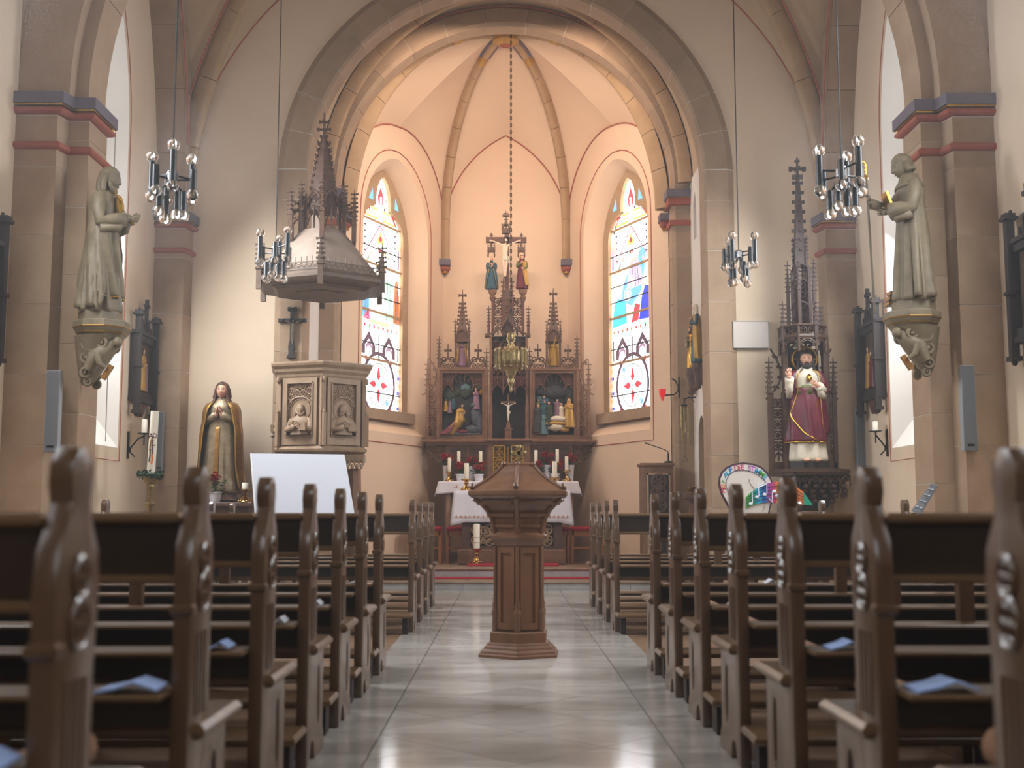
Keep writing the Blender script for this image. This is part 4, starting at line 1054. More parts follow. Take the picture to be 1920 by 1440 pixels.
def lattice(mb, x0, x1, y, z0, z1, r):
    """open carved tracery: stacked quatrefoils with a pointed foot"""
    w = x1 - x0; n = max(1, int(round((z1 - z0) / w))); h = (z1 - z0) / n; c = (x0 + x1) / 2
    for i in range(n):
        zc = z0 + h * (i + 0.5)
        if i == 0: gable_arc(mb, x0, x1, y, z0, z0 + h * 0.9, r); mb.tube([(c, y, z0 + h * 0.1), (c, y, z0 + h)], r, 5); continue
        for q in range(4):
            a = PI / 4 + PI / 2 * q; mb.ring((c + w * 0.25 * math.cos(a) * 1.1, y, zc + h * 0.25 * math.sin(a) * 1.1), min(w, h) * 0.22, r * 0.8, (1, 0, 0), (0, 0, 1), 10, 5)
        mb.tube([(x0, y, zc - h / 2), (c, y, zc), (x1, y, zc + h / 2)], r * 0.8, 5); mb.tube([(x1, y, zc - h / 2), (c, y, zc), (x0, y, zc + h / 2)], r * 0.8, 5)
def tracery_fill(mb, x0, x1, y, z0, z1, cell, r):
    nx = max(1, int(round((x1 - x0) / cell))); nz = max(1, int(round((z1 - z0) / cell))); w = (x1 - x0) / nx; h = (z1 - z0) / nz
    for i in range(nx):
        for j in range(nz): foil_ring(mb, x0 + w * (i + .5), y, z0 + h * (j + .5), min(w, h) * 0.47, r, 3)
def scroll(mb, pts, r): mb.tube(pts, r, 6)

# ================================================================== HIGH ALTAR WITH CARVED ALTARPIECE
YR = 18.72
def RX(u): return PX(u, 800, YR)
def RZ(v): return PZ(950, v, YR)
rer = thing('carved_altarpiece', (RX(953), YR + 0.15, Z2), 'tall dark oak Gothic altarpiece with painted reliefs and a crucifix on top', 'altarpiece')
mb = MB()
mb.box(RX(836), RX(1074), YR - 0.02, YR + 0.3, RZ(905), RZ(833)); body = mb.build('predella', 'oak_mid', rer)
mb = MB(); mb.cham(RX(793), RX(1116), YR - 0.12, YR + 0.3, RZ(831), RZ(824.5), 0.015); mb.box(RX(799), RX(1110), YR - 0.08, YR + 0.28, RZ(834), RZ(831)); mb.build('cornice_shelf', 'oak_mid', rer)
mb = MB(); mb.cham(RX(911), RX(998), YR - 0.16, YR + 0.05, RZ(828.5), RZ(823.5), 0.012); mb.box(RX(914), RX(924), YR - 0.1, YR, RZ(903), RZ(828)); mb.box(RX(983), RX(993), YR - 0.1, YR, RZ(903), RZ(828)); mb.build('tabernacle_frame', 'oak_mid', rer)
for u0, u1 in ((924.5, 947.5), (958, 982)):
    mb = MB(); mb.box(RX(u0), RX(u1), YR - 0.05, YR - 0.03, RZ(903), RZ(835)); d = mb.build('tabernacle_door', 'oak_red', rer)
    mb = MB(); t = 0.012
    for a, b, c, e in ((u0, u0 + 2, 900, 835), (u1 - 2, u1, 900, 835), (u0, u1, 837, 835), (u0, u1, 900, 898)): mb.box(RX(a), RX(b), YR - 0.065, YR - 0.05, RZ(c), RZ(e))
    x0, x1 = RX(u0 + 2), RX(u1 - 2); w = (x1 - x0)
    for i in range(5):
        zc = RZ(897) + (RZ(837) - RZ(897)) * (i + .5) / 5; hh = (RZ(837) - RZ(897)) / 5
        for s in (0, 1): mb.ring((x0 + w * s, YR - 0.058, zc), w * 0.48, 0.006, (1, 0, 0), (0, 0, 1), 12, 5, *((-PI / 2, PI / 2) if s == 0 else (PI / 2, PI * 1.5)))
        mb.ring(((x0 + x1) / 2, YR - 0.058, zc + hh / 2), w * 0.26, 0.005, (1, 0, 0), (0, 0, 1), 12, 5)
    mb.ring(((x0 + x1) / 2, YR - 0.06, RZ(869)), w * 0.36, 0.012, (1, 0, 0), (0, 0, 1), 18, 6); mb.build('gilt_grille', 'gold', d, smooth=True)
mb = MB(); mb.tube([(RX(952.5), YR - 0.06, RZ(898)), (RX(952.5), YR - 0.06, RZ(838))], [0.016, 0.01], 8); mb.build('gilt_rod', 'gold', rer)
for u0, u1 in ((844, 876), (880, 909), (999, 1030), (1034, 1066)):
    mb = MB(); mb.box(RX(u0), RX(u1), YR - 0.028, YR - 0.02, RZ(898), RZ(838)); tracery_fill(mb, RX(u0 + 1), RX(u1 - 1), YR - 0.03, RZ(870), RZ(839), 0.12, 0.006); mb.build('predella_panel', 'oak_dark', rer)
# side brackets under the shelf
for s, ua, ub in ((-1, 834, 797), (1, 1076, 1110)):
    mb = MB(); A, B = RX(ua), RX(ub); y = YR + 0.06
    C = [(A, RZ(868)), (A + (B - A) * .3, RZ(866)), (A + (B - A) * .55, RZ(858)), (A + (B - A) * .75, RZ(846)), (B, RZ(834)), (A, RZ(834))]
    mb.tube([(p[0], y, p[1]) for p in C + [C[0]]], 0.014, 6)
    for i in range(4):
        for j in range(4 - i):
            mb.ring((A + (B - A) * (.1 + .22 * i + .0 * j), y, RZ(840 + 7.2 * j)), 0.028, 0.008, (1, 0, 0), (0, 0, 1), 10, 5)
    for t in (0.3, .6, .9): mb.ell((A + (B - A) * t, y, RZ(869 - 30 * t ** 2)), 0.03, 0.03, 0.025, 8, 6)
    mb.build('tracery_bracket', 'oak_mid', rer)
# relief panels
def frame_panel(uL, uR, vT, vB, w, y, m='oak_mid', nm='panel_frame'):
    mb = MB(); x0, x1, z0, z1 = RX(uL), RX(uR), RZ(vB), RZ(vT)
    for i, (a, dy) in enumerate(((0, 0.0), (w * 0.5, 0.02))):
        b = a + w * 0.5
        mb.box(x0 + a, x0 + b, y - 0.07 + dy, y + 0.03, z0 + a, z1 - a); mb.box(x1 - b, x1 - a, y - 0.07 + dy, y + 0.03, z0 + a, z1 - a)
        mb.box(x0 + b, x1 - b, y - 0.07 + dy, y + 0.03, z0 + a, z0 + b); mb.box(x0 + b, x1 - b, y - 0.07 + dy, y + 0.03, z1 - b, z1 - a)
    return mb.build(nm, m, rer)
BL = frame_panel(819, 914, 690, 826, 0.085, YR); BR = frame_panel(993, 1086, 690, 826, 0.085, YR)
for (u0, u1) in ((822, 911), (996, 1083)):
    mb = MB(); mb.box(RX(u0), RX(u1), YR + 0.06, YR + 0.12, RZ(824), RZ(692)); mb.build('relief_ground', 'relief_dark', rer)
    # carved canopy at the top of each relief: trefoil arch and flowing tracery
    mb = MB(); x0, x1 = RX(u0 + 6), RX(u1 - 6); c = (x0 + x1) / 2; y = YR - 0.0
    mb.ring((c, y, RZ(718)), (x1 - x0) * 0.25, 0.016, (1, 0, 0), (0, 0, 1), 14, 6, 0, PI)
    for s in (-1, 1): mb.ring((c + s * (x1 - x0) * 0.40, y, RZ(733)), (x1 - x0) * 0.16, 0.014, (1, 0, 0), (0, 0, 1), 8, 6, PI * (0.5 if s > 0 else 0.0), PI * (1.0 if s > 0 else 0.5))
    for s in (-1, 1):
        for i in range(5):
            xx = c + s * (x1 - x0) * (0.22 + 0.06 * i); mb.tube([(xx, y + .01, RZ(700)), (xx + s * .02, y + .01, RZ(708)), (xx + s * .005, y + .01, RZ(716)), (xx + s * 0.03, y + .01, RZ(724 + i))], 0.009, 5)
        mb.ring((c + s * (x1 - x0) * 0.37, y + .01, RZ(708)), 0.07, 0.009, (1, 0, 0), (0, 0, 1), 12, 5)
    for i in range(4): xx = c + (i - 1.5) * 0.06; mb.tube([(xx, y + .01, RZ(700)), (xx + .02 * (i - 1.5), y + .01, RZ(708)), (xx, y + .01, RZ(717))], 0.009, 5)
    mb.build('tracery_canopy', 'oak_red', rer, smooth=True)
    mb = MB(); P_ = [(x0 - .02, RZ(697)), (x1 + .02, RZ(697)), (x1 + .02, RZ(735))] + [(c + (x1 - x0) * (0.5 - 0.035 * i), RZ(735 - 15 * math.sin(PI / 2 * i / 7))) for i in range(8)] + [(c + (x1 - x0) * 0.25 * math.cos(PI * i / 12), RZ(718) + (x1 - x0) * 0.25 * math.sin(PI * i / 12)) for i in range(13)] + [(c - (x1 - x0) * (0.25 + 0.036 * i), RZ(735 - 15 * math.cos(PI / 2 * i / 7))) for i in range(8)]
    mb.prism(P_, lambda u, v, d: (u, d, v), YR + 0.012, YR + 0.05); mb.build('canopy_board', 'oak_dark', rer)
def blob(parent, name, m, items, smooth=True, label=None):
    mb = MB()
    for it in items:
        u, v, ru, rv, dy, ry = it; mb.ell((RX(u), YR + dy, RZ(v)), ru * YR / FPX, ry, rv * YR / FPX, 14, 10, fn=lambda p: p * (1 + 0.12 * math.sin(7 * p.x + 5 * p.z) * math.sin(6 * p.z + 3 * p.y)))
    return mb.build(name, m, parent, smooth=smooth, label=label)
# left relief: garden with a kneeling figure and an angel
blob(rer, 'relief_tree', 'relief_green', [(842, 742, 12, 12, .05, .05), (838, 756, 9, 10, .05, .04), (872, 738, 9, 10, .05, .04), (856, 735, 9, 8, .06, .03), (895, 728, 10, 8, .04, .05)])
blob(rer, 'relief_sky', 'relief_sky', [(872, 726, 9, 7, .065, .02)])
blob(rer, 'relief_rock', 'relief_rock', [(892, 780, 10, 22, .03, .08), (899, 795, 8, 22, .03, .08), (885, 806, 12, 9, .0, .08), (866, 814, 38, 4, .0, .07), (890, 760, 8, 6, .02, .08)])
SMALL = dict(skin='skin', hair='hair_dark', eyes=False, fold=0.12)
def mini(u, v0, v1, spec, rz, name, y, lean=0.0, root=None, Y=YR, kneel=0.0):
    """small carved figure: feet at v0, head top at v1"""
    a = px(u, v0, Y + y); b = px(u, v1, Y + y); S = dict(SMALL); S.update(spec); P = figure(S, 28); H = b.z - a.z
    if lean:
        for nm, (mb, m) in P.items():
            for i, p in enumerate(mb.v): mb.v[i] = (p[0] + lean * p[2] ** 2, p[1], p[2])
    if kneel:
        for nm, (mb, m) in P.items():
            for i, p in enumerate(mb.v): mb.v[i] = (p[0], p[1] + kneel * max(0, .45 - p[2]) - .12 * max(0, p[2] - .6), p[2])
    return place_single(P, a, H, rz, root or rer, name)
def squash(o, k): return o
mini(862, 815, 757, dict(robe='ochre', sleeve='robe_white', wide=1.5, hairlen=.1, arms=PRAY, mantle=[dict(mat='mantle_red', rows=[(0, -20, 200, 1.45), (.2, -10, 190, 1.2), (.4, 20, 160, 1.02)], fold=.15)]), rad(80), 'relief_kneeling_figure', 0.0, 0.0, kneel=.8)
blob(rer, 'relief_robe_train', 'mantle_red', [(851, 808, 13, 6, .0, .07), (868, 810, 12, 5, -.02, .06)])
mini(893, 768, 727, dict(robe='violet', hairlen=.06, hair='hair_brown', arms=PRAY, wide=1.2), rad(-60), 'relief_angel', 0.0)
blob(rer, 'relief_wing', 'ochre', [(901, 733, 5, 9, .03, .03), (897, 727, 6, 4, .03, .03)])
for u, v, m in ((836, 772, 'ochre'), (844, 775, 'violet'), (850, 768, 'mantle_blue')): mini(u, v, v - 24, dict(robe=m, wide=1.3), rad(20), 'relief_disciple', 0.03)
# right relief: entombment
blob(rer, 'relief_tomb', 'robe_white', [(1041, 801, 16, 8, -.02, .08), (1044, 786, 19, 6, -.03, .06)])
blob(rer, 'relief_shroud', 'ochre', [(1042, 794, 22, 4, -.05, .05), (1058, 806, 10, 5, -.02, .05), (1014, 812, 14, 3, -.02, .05)])
blob(rer, 'relief_cave', 'relief_dark', [(1040, 735, 36, 12, .05, .05), (1070, 745, 12, 20, .05, .04)])
blob(rer, 'relief_sky', 'relief_sky', [(1018, 748, 11, 10, .06, .02)])
for u, v0, v1, m, sk, rz in ((1010, 785, 748, 'mantle_green', 'hair_brown', 30), (1020, 790, 741, 'mantle_blue', 'hair_dark', 10), (1029, 800, 752, 'relief_green', 'hair_dark', -10), (1045, 785, 748, 'violet', 'hair_brown', 0), (1052, 796, 756, 'robe_white', 'robe_white', 10), (1067, 802, 747, 'ochre', 'ochre', -25), (1020, 815, 770, 'relief_sky', 'hair_brown', 60), (1008, 812, 757, 'relief_dark', 'hair_dark', 40)):
    mini(u, v0, v1, dict(robe=m, hair=sk, wide=1.25, arms=PRAY if u in (1067, 1020) else {}), rad(rz), 'relief_mourner', 0.01 if v0 < 800 else -0.02)
# wings of tracery beside the panels
for s, ua, ub, up in ((-1, 801.5, 819, 800.6), (1, 1086, 1104, 1104.5)):
    y = YR + 0.05; x0, x1 = RX(ua), RX(ub)
    mb = MB(); mb.box(x0 - .012, x0 + .012, y - .02, y + .02, RZ(826), RZ(728)) ; mb.box(x1 - .012, x1 + .012, y - .02, y + .02, RZ(826), RZ(700)); mb.box(x0, x1, y - .03, y + .03, RZ(826), RZ(817)); lattice(mb, x0, x1, y, RZ(817), RZ(733), 0.010); mb.build('tracery_wing', 'oak_mid', rer, smooth=40)
    mb = MB(); pinnacle(mb, RX(up), y, RZ(826), RZ(672), 0.05, 5, 0.62); mb.build('pinnacle', 'oak_mid', rer)
    mb = MB(); O = [(RX(up - s * 4), RZ(732)), (RX(up - s * 12), RZ(722)), (RX(up - s * 16), RZ(708)), (RX(up - s * 15), RZ(693)), (RX(up - s * 9), RZ(680)), (RX(up - s * 2), RZ(672))]
    mb.tube([(p[0], y, p[1]) for p in O], 0.016, 6)
    for p in O[1:5]: mb.box(p[0] - .03, p[0] + .03, y - .02, y + .02, p[1] - .012, p[1] + .012); mb.ell((p[0] + s * .035, y, p[1] + .01), .02, .02, .018, 8, 6)
    mb.beam((RX(up), y, RZ(735)), (RX(up + s * 10), y, RZ(740)), .02, .02); mb.build('crocketed_scroll', 'oak_mid', rer)
# cresting above side panels
for u0, u1, uc, vt in ((825, 855, 839, 645), (880, 911, 896, 645), (995, 1024, 1009, 644), (1051, 1081, 1065.6, 645)):
    mb = MB(); x0, x1, y = RX(u0), RX(u1), YR + 0.02; c = RX(uc)
    gable_arc(mb, x0, x1, y, RZ(690), RZ(672), 0.012); tracery_fill(mb, x0 + .03, x1 - .03, y, RZ(690), RZ(680), 0.07, .006)
    for s in (-1, 1):
        mb.ring((c + s * .06, y, RZ(674)), .04, .010, (1, 0, 0), (0, 0, 1), 10, 5); mb.ring((c + s * .10, y, RZ(677)), .025, .009, (1, 0, 0), (0, 0, 1), 10, 5)
    mb.tube([(c, y, RZ(674)), (c, y, RZ(vt))], [.014, .007], 6); cross_crocket(mb, c, y, RZ(vt + 12), .042); mb.build('cresting', 'oak_dark', rer)
for u, vt in ((822.5, 630), (1082.5, 628), (912, 652), (993, 650)):
    mb = MB(); pinnacle(mb, RX(u), YR - 0.02, RZ(700 if u < 830 or u > 1080 else 826), RZ(vt), 0.045, 5, 0.40 if u < 830 or u > 1080 else 0.70); mb.build('pinnacle', 'oak_dark', rer)
# angel niches with spires
for u, vt, col, m2 in ((866, 542, 'violet', 'ochre'), (1038.5, 539, 'ochre', 'gilt')):
    c = RX(u); y = YR + 0.05; w = 14 * YR / FPX * 0.9
    mb = MB()
    for s in (-1, 1):
        mb.box(c + s * w - .014, c + s * w + .014, y - .09, y - .06, RZ(690), RZ(640)); mb.box(c + s * w - .014, c + s * w + .014, y + .06, y + .09, RZ(690), RZ(640))
    mb.box(c - w - .02, c + w + .02, y - .1, y + .1, RZ(641), RZ(637)); mb.box(c - w, c + w, y - .1, y + .1, RZ(692), RZ(688)); mb.build('niche_frame', 'oak_dark', rer)
    mb = MB()
    for yy in (y - .09, y + .09): gable_arc(mb, c - w, c + w, yy, RZ(638), RZ(618), .014)
    R = lambda r, z: [(c - r, y - r, z), (c + r, y - r, z), (c + r, y + r, z), (c - r, y + r, z)]
    mb.loft([R(w * .8, RZ(640)), R(w * .75, RZ(618)), R(w * .5, RZ(605)), R(w * .12, RZ(vt + 20)), R(w * .05, RZ(vt))])
    for i in range(6):
        z = RZ(606 - i * 7.5); r = w * (.55 - .065 * i); cross_crocket(mb, c, y, z, r + .02, .012)
    cross_crocket(mb, c, y, RZ(vt + 11), .05, .014); mb.build('niche_spire', 'oak_dark', rer)
    for s in (-1, 1): mb = MB(); pinnacle(mb, c + s * w, y - .08, RZ(640), RZ(598), .035, 4, .3); mb.build('pinnacle', 'oak_dark', rer)
    mini(u, 687, 633, dict(robe=col, wide=1.1, arms=PRAY, hair='hair_brown', hairlen=.05, mantle=[dict(mat=m2, rows=[(.1, -40, 220, 1.15), (.6, -50, 230, 1.2), (.8, -60, 240, 1.1)])]), 0, 'angel_figure', 0.05)
    blob(rer, 'angel_wing', 'gilt', [(u - 6, 648, 4, 12, .09, .02), (u + 6, 648, 4, 12, .09, .02)])
mb = MB(); mb.beam((RX(1033), YR - .08, RZ(672)), (RX(1043), YR - .08, RZ(632)), .016, .016); mb.build('angel_beam', 'gold', rer)
# central niche, canopy and tower
mb = MB(); mb.box(RX(921), RX(988), YR + .16, YR + .2, RZ(824), RZ(628)); mb.build('niche_back', 'oak_black', rer)
mb = MB()
for u in (920, 988): mb.box(RX(u) - .02, RX(u) + .02, YR - .06, YR + .2, RZ(824), RZ(630)); mb.box(RX(u) - .028, RX(u) + .028, YR - .09, YR - .05, RZ(824), RZ(760))
mb.build('niche_side', 'oak_mid', rer)
mb = MB()
x0, x1 = RX(922), RX(987)
for i in range(3):
    a, b = x0 + (x1 - x0) * i / 3, x0 + (x1 - x0) * (i + 1) / 3
    gable_arc(mb, a, b, YR - .06 - .03 * (i == 1), RZ(738), RZ(722), .012); mb.box((a + b) / 2 - .008, (a + b) / 2 + .008, YR - .07, YR - .05, RZ(722), RZ(700)); tracery_fill(mb, a, b, YR - .05, RZ(722), RZ(705), .09, .007)
for i in range(4): mb.box(x0 + (x1 - x0) * i / 3 - .013, x0 + (x1 - x0) * i / 3 + .013, YR - .085, YR - .055, RZ(740), RZ(690))
mb.box(x0, x1, YR - .05, YR + .15, RZ(712), RZ(706)); mb.build('niche_canopy', 'oak_red', rer, smooth=40)
mb = MB(); tracery_fill(mb, x0, x1, YR + .12, RZ(700), RZ(636), .14, .009); mb.build('back_tracery', 'oak_mid', rer, smooth=True)
mb = MB(); c = RX(952)
for s in (-1, 1):
    mb.tube([(c + s * 42 * YR / FPX, YR - .06, RZ(629)), (c + s * 26 * YR / FPX, YR - .06, RZ(625)), (c + s * 12 * YR / FPX, YR - .06, RZ(613)), (c, YR - .06, RZ(596))], .02, 6)
    mb.box(*sorted((c + s * 34 * YR / FPX, c + s * 43 * YR / FPX)), YR - .09, YR + .15, RZ(631), RZ(627))
    for i in range(4): mb.ring((c + s * (10 + 5 * i) * YR / FPX, YR - .05, RZ(609 + 3.5 * i)), .03, .009, (1, 0, 0), (0, 0, 1), 8, 5)
mb.build('ogee_gable', 'oak_dark', rer, smooth=40)
mb = MB(); y = YR + .08
for u, vt in ((923.5, 556), (981, 556), (943, 520), (960, 520)):
    pinnacle(mb, RX(u), y - .06, RZ(629), RZ(vt), .042, 4, .62 if vt < 540 else .9)
mb.build('tower_post', 'oak_red', rer)
for s, ua, ub in ((-1, 925, 942), (1, 961, 980)):
    mb = MB(); lattice(mb, RX(ua), RX(ub), y, RZ(628), RZ(556), .011)
    mb.tube([(RX(ua if s < 0 else ub), y, RZ(574)), (RX((ua + ub) / 2), y, RZ(572)), (RX(ub - 2 if s < 0 else ua + 2), y, RZ(556))], .016, 6)
    mb.build('tower_tracery', 'oak_dark', rer, smooth=40)
mb = MB(); R = lambda r, z: [(RX(951) - r, y - r, z), (RX(951) + r, y - r, z), (RX(951) + r, y + r, z), (RX(951) - r, y + r, z)]
mb.loft([R(.07, RZ(628)), R(.065, RZ(560)), R(.045, RZ(540))])
for v in (620, 608, 596, 584, 572, 560): cross_crocket(mb, RX(951), y, RZ(v), .085, .016)
mb.build('tower_shaft', 'oak_dark', rer)
for u in (912, 995): mb = MB(); pinnacle(mb, RX(u + (4 if u < 950 else -4)), y - .04, RZ(629), RZ(572), .04, 5, .35); mb.build('pinnacle', 'oak_red', rer)
# crucifix on top with the two mourners
crs = MB(); crs.box(RX(945.5), RX(954.5), y - .03, y + .03, RZ(545), RZ(432)); crs.box(RX(910), RX(988), y - .03, y + .03, RZ(453.5), RZ(443)); crs = crs.build('cross', 'oak_red', rer)
mb = MB(); c = RX(948.5)
for s in (-1, 1): pinnacle(mb, c + s * .055, y, RZ(437), RZ(415), .025, 3, .4)
mb.box(c - .05, c + .05, y - .05, y + .05, RZ(436), RZ(427)); gable_arc(mb, c - .05, c + .05, y - .05, RZ(427), RZ(418), .01)
pinnacle(mb, c, y, RZ(428), RZ(392), .04, 4, .2); cross_crocket(mb, c, y, RZ(402), .04, .014); mb.build('cross_spire', 'oak_dark', crs)
for u in (920.5, 978):
    mb = MB(); c = RX(u); mb.tube([(c, y, RZ(454)), (c, y, RZ(435))], .009, 6); cross_crocket(mb, c, y, RZ(439), .018)
    mb.box(c - .02, c + .02, y - .03, y + .03, RZ(462), RZ(453))
    for s in (-1, 1): pinnacle(mb, c + s * .05, y - .02, RZ(481), RZ(455), .022, 3, .5)
    mb.box(c - .055, c + .055, y - .045, y + .045, RZ(470), RZ(462)); gable_arc(mb, c - .055, c + .055, y - .045, RZ(479), RZ(468), .011); mb.build('hanging_canopy', 'oak_dark', crs)
corpus((RX(947), RZ(452)), RZ(446) - RZ(514), RX(972) - RX(948), y - .03, rer)
for u, v0, v1, S in ((921.5, 543, 481, dict(robe='mantle_blue', veil='skin_pale', hair=None, sleeve='mantle_blue', arms={1: arm((.125, -.04, .63), (.03, -.11, .70), (-.5, -.2, .8)), -1: arm((-.125, -.04, .63), (-.02, -.11, .66), (.6, -.2, .6))}, mantle=[dict(mat='mantle_blue', rows=[(.05, -30, 200, 1.2), (.5, -60, 235, 1.22), (.82, -70, 250, 1.12)], hem='gilt')])),
                     (979, 542, 478, dict(robe='mantle_red', hair='hair_dark', hairlen=.12, sleeve='mantle_green', arms={1: arm((.13, -.02, .63), (.05, -.11, .58), (-.8, -.3, .1)), -1: arm((-.14, -.05, .64), (-.03, -.1, .74), (.4, -.2, .8))}, mantle=[dict(mat='ochre', rows=[(.1, -60, 80, 1.18), (.5, -80, 100, 1.2), (.82, -80, 120, 1.12)], hem='gilt')]))):
    mini(u, v0, v1, S, 0, 'mourner_figure', 0.05)
    mb = MB(); mb.lathe([(.045, RZ(560)), (.05, RZ(556)), (.03, RZ(554)), (.06, RZ(549)), (.068, RZ(545)), (.068, RZ(542.5)), (0, RZ(542.5))], (RX(u + (1.5 if u < 950 else 2)), y - .03, 0), 8); mb.build('figure_console', 'oak_mid', rer)
# small crucifix in the niche, resting on its own foot
nic = thing('niche_crucifix', (RX(953), YR + .02, RZ(824)), 'small ivory crucifix on a wooden stand in the dark altarpiece niche', 'crucifix')
mb = MB(); c = RX(953); yy = YR + .02
mb.box(c - .055, c + .055, yy - .05, yy + .05, RZ(823.5), RZ(805)); mb.box(c - .066, c + .066, yy - .06, yy + .06, RZ(806), RZ(803)); mb.loft([[(c - r, yy - r, z), (c + r, yy - r, z), (c + r, yy + r, z), (c - r, yy + r, z)] for r, z in ((.04, RZ(803)), (.02, RZ(790)), (.014, RZ(784)))]); mb.build('stand', 'oak_mid', nic)
mb = MB(); mb.box(c - .016, c + .016, yy - .012, yy + .012, RZ(786), RZ(738)); mb.box(RX(939), RX(967), yy - .012, yy + .012, RZ(756), RZ(752)); mb.build('cross', 'oak_mid', nic)
corpus((c, RZ(757)), RZ(753) - RZ(785), RX(964) - RX(953), yy - .012, nic, 'wax', 'wax')

# mensa of the high altar with its cloth
YM = 18.30
mens = thing('high_altar_table', (RX(953), YM, Z2), 'stone and oak high altar table below the altarpiece', 'altar')
def MX(u): return PX(u, 903, YM)
def MZ(v): return PZ(950, v, YM)
mb = MB(); mb.box(MX(836), MX(1074), YM + .12, YR - .03, Z2, MZ(906)); mb.build('altar_block', 'sandstone_b', mens)
mb = MB(); mb.cham(MX(822), MX(1084), YM, YR - .03, MZ(906), MZ(903.4), .006); mb.build('altar_slab', 'sandstone', mens)
for u in (840, 1070): mb = MB(); mb.tube([(MX(u), YM + .06, Z2), (MX(u), YM + .06, MZ(906))], .04, 10); mb.build('column', 'sandstone_c', mens)
def cloth(name, label, X0, X1, Y0, Y1, zt, dropF, dropS, corner=0.06, wav=0.012, emb=None):
    """draped cloth: top with front and side drops, slightly pleated"""
    mb = MB(); e = 0.008; nx, nd = 40, 8
    mb.box(X0 - e, X1 + e, Y0 - e, Y1, zt, zt + 0.006)
    rows = []
    for i in range(nd + 1):
        t = i / nd; r = []
        for j in range(nx + 1):
            s = j / nx; x = X0 - e + (X1 - X0 + 2 * e) * s; ed = abs(2 * s - 1)
            fl = corner * t * max(0, ed - 0.7) / 0.3 * (1 if s > .5 else -1)
            r.append((x + fl, Y0 - e - wav * t * (1 + math.sin(s * 38 + 1) * .7 + .5 * math.sin(s * 17)) - .01 * t, zt + .006 - dropF * t * (1 + 0.10 * max(0, ed - .8) / .2)))
        rows.append(r)
    mb.loft(rows, False)
    for s in (-1, 1):
        rows = []
        for i in range(nd + 1):
            t = i / nd; r = []
            for j in range(13):
                q = j / 12; yy = Y0 - e + (Y1 - Y0) * q
                r.append(((X1 + e if s > 0 else X0 - e) + s * (.012 + corner * (1 - q)) * t, yy - .02 * t * (1 - q) + .01 * t * math.sin(q * 14), zt + .006 - dropS * t))
            rows.append(r)
        mb.loft(rows, False)
    o = mb.build(name, 'cloth', None, smooth=50); tag(o, label, 'altar cloth')
    m = o.modifiers.new('thick', 'SOLIDIFY'); m.thickness = 0.004
    return o
hc_ = cloth('altar_cloth', 'white cloth covering the high altar table, hanging at its ends', MX(823), MX(1083), YM, YR - .05, MZ(903.4) + .001, MZ(904) - MZ(926), MZ(904) - MZ(932), .05)
for u in (856, 1050):      # embroidered crosses
    mb = MB(); x = MX(u); mb.box(x - .008, x + .008, YM - .026, YM - .021, MZ(922), MZ(909)); mb.box(x - .05, x + .05, YM - .026, YM - .021, MZ(914), MZ(913)); mb.build('embroidered_cross', 'embroidery', hc_)

# people's altar
YA = 17.45
def AX(u): return PX(u, 1000, YA)
def AZ(v): return PZ(950, v, YA)
alt = thing('wooden_altar', (AX(959), YA + .35, Z2), 'dark oak altar with pierced tracery front on the chancel platform', 'altar')
x0, x1 = AX(864), AX(1056)
mb = MB(); mb.cham(AX(858), AX(1060), YA, YA + .42, Z2, AZ(1030), .02); mb.build('plinth', 'oak_mid', alt)
mb = MB(); mb.box(x0 + .12, x1 - .12, YA + .12, YA + .38, AZ(1031), AZ(926)); mb.build('core', 'oak_black', alt)
for u0, u1 in ((866, 880), (1040, 1054)):
    mb = MB(); mb.box(AX(u0), AX(u1), YA + .05, YA + .39, AZ(1031), AZ(926)); mb.build('corner_post', 'oak_dark', alt)
mb = MB(); mb.cham(AX(851), AX(1069), YA + .0, YA + .42, AZ(926), AZ(920.5), .006); mb.build('altar_top', 'oak_mid', alt)
for u0, u1 in ((881, 930), (988, 1039), (932, 986)):
    mb = MB(); tracery_fill(mb, AX(u0), AX(u1), YA + .09, AZ(1024), AZ(982), .2, .012); foil_ring(mb, AX((u0 + u1) / 2), YA + .08, AZ(1003), .12, .013, 5); mb.build('tracery_panel', 'ribstone', alt, smooth=True)
    mb = MB(); mb.box(AX(u0 - 1), AX(u1 + 1), YA + .06, YA + .1, AZ(1031), AZ(1024)); mb.box(AX(u0 - 1), AX(u0 + 1), YA + .06, YA + .1, AZ(1026), AZ(926)); mb.box(AX(u1 - 1), AX(u1 + 1), YA + .06, YA + .1, AZ(1026), AZ(926)); mb.build('panel_frame', 'oak_dark', alt)
ac = cloth('altar_cloth', 'white embroidered cloth hanging over the front altar', AX(852), AX(1068), YA + .0, YA + .42, AZ(920.5) + .001, AZ(921) - AZ(981), AZ(921) - AZ(985), .05, .016)
mb = MB()
for i in range(26):
    x = AX(852) + (AX(1068) - AX(852)) * (i + .5) / 26; mb.box(x - .028, x + .028, YA - .062, YA - .056, AZ(969.5), AZ(968.3)); mb.box(x - .006, x + .006, YA - .062, YA - .056, AZ(971.5), AZ(966.5)); mb.ell((x, YA - .058, AZ(969)), .012, .004, .012, 6, 4)
mb.build('embroidered_border', 'embroidery', ac)

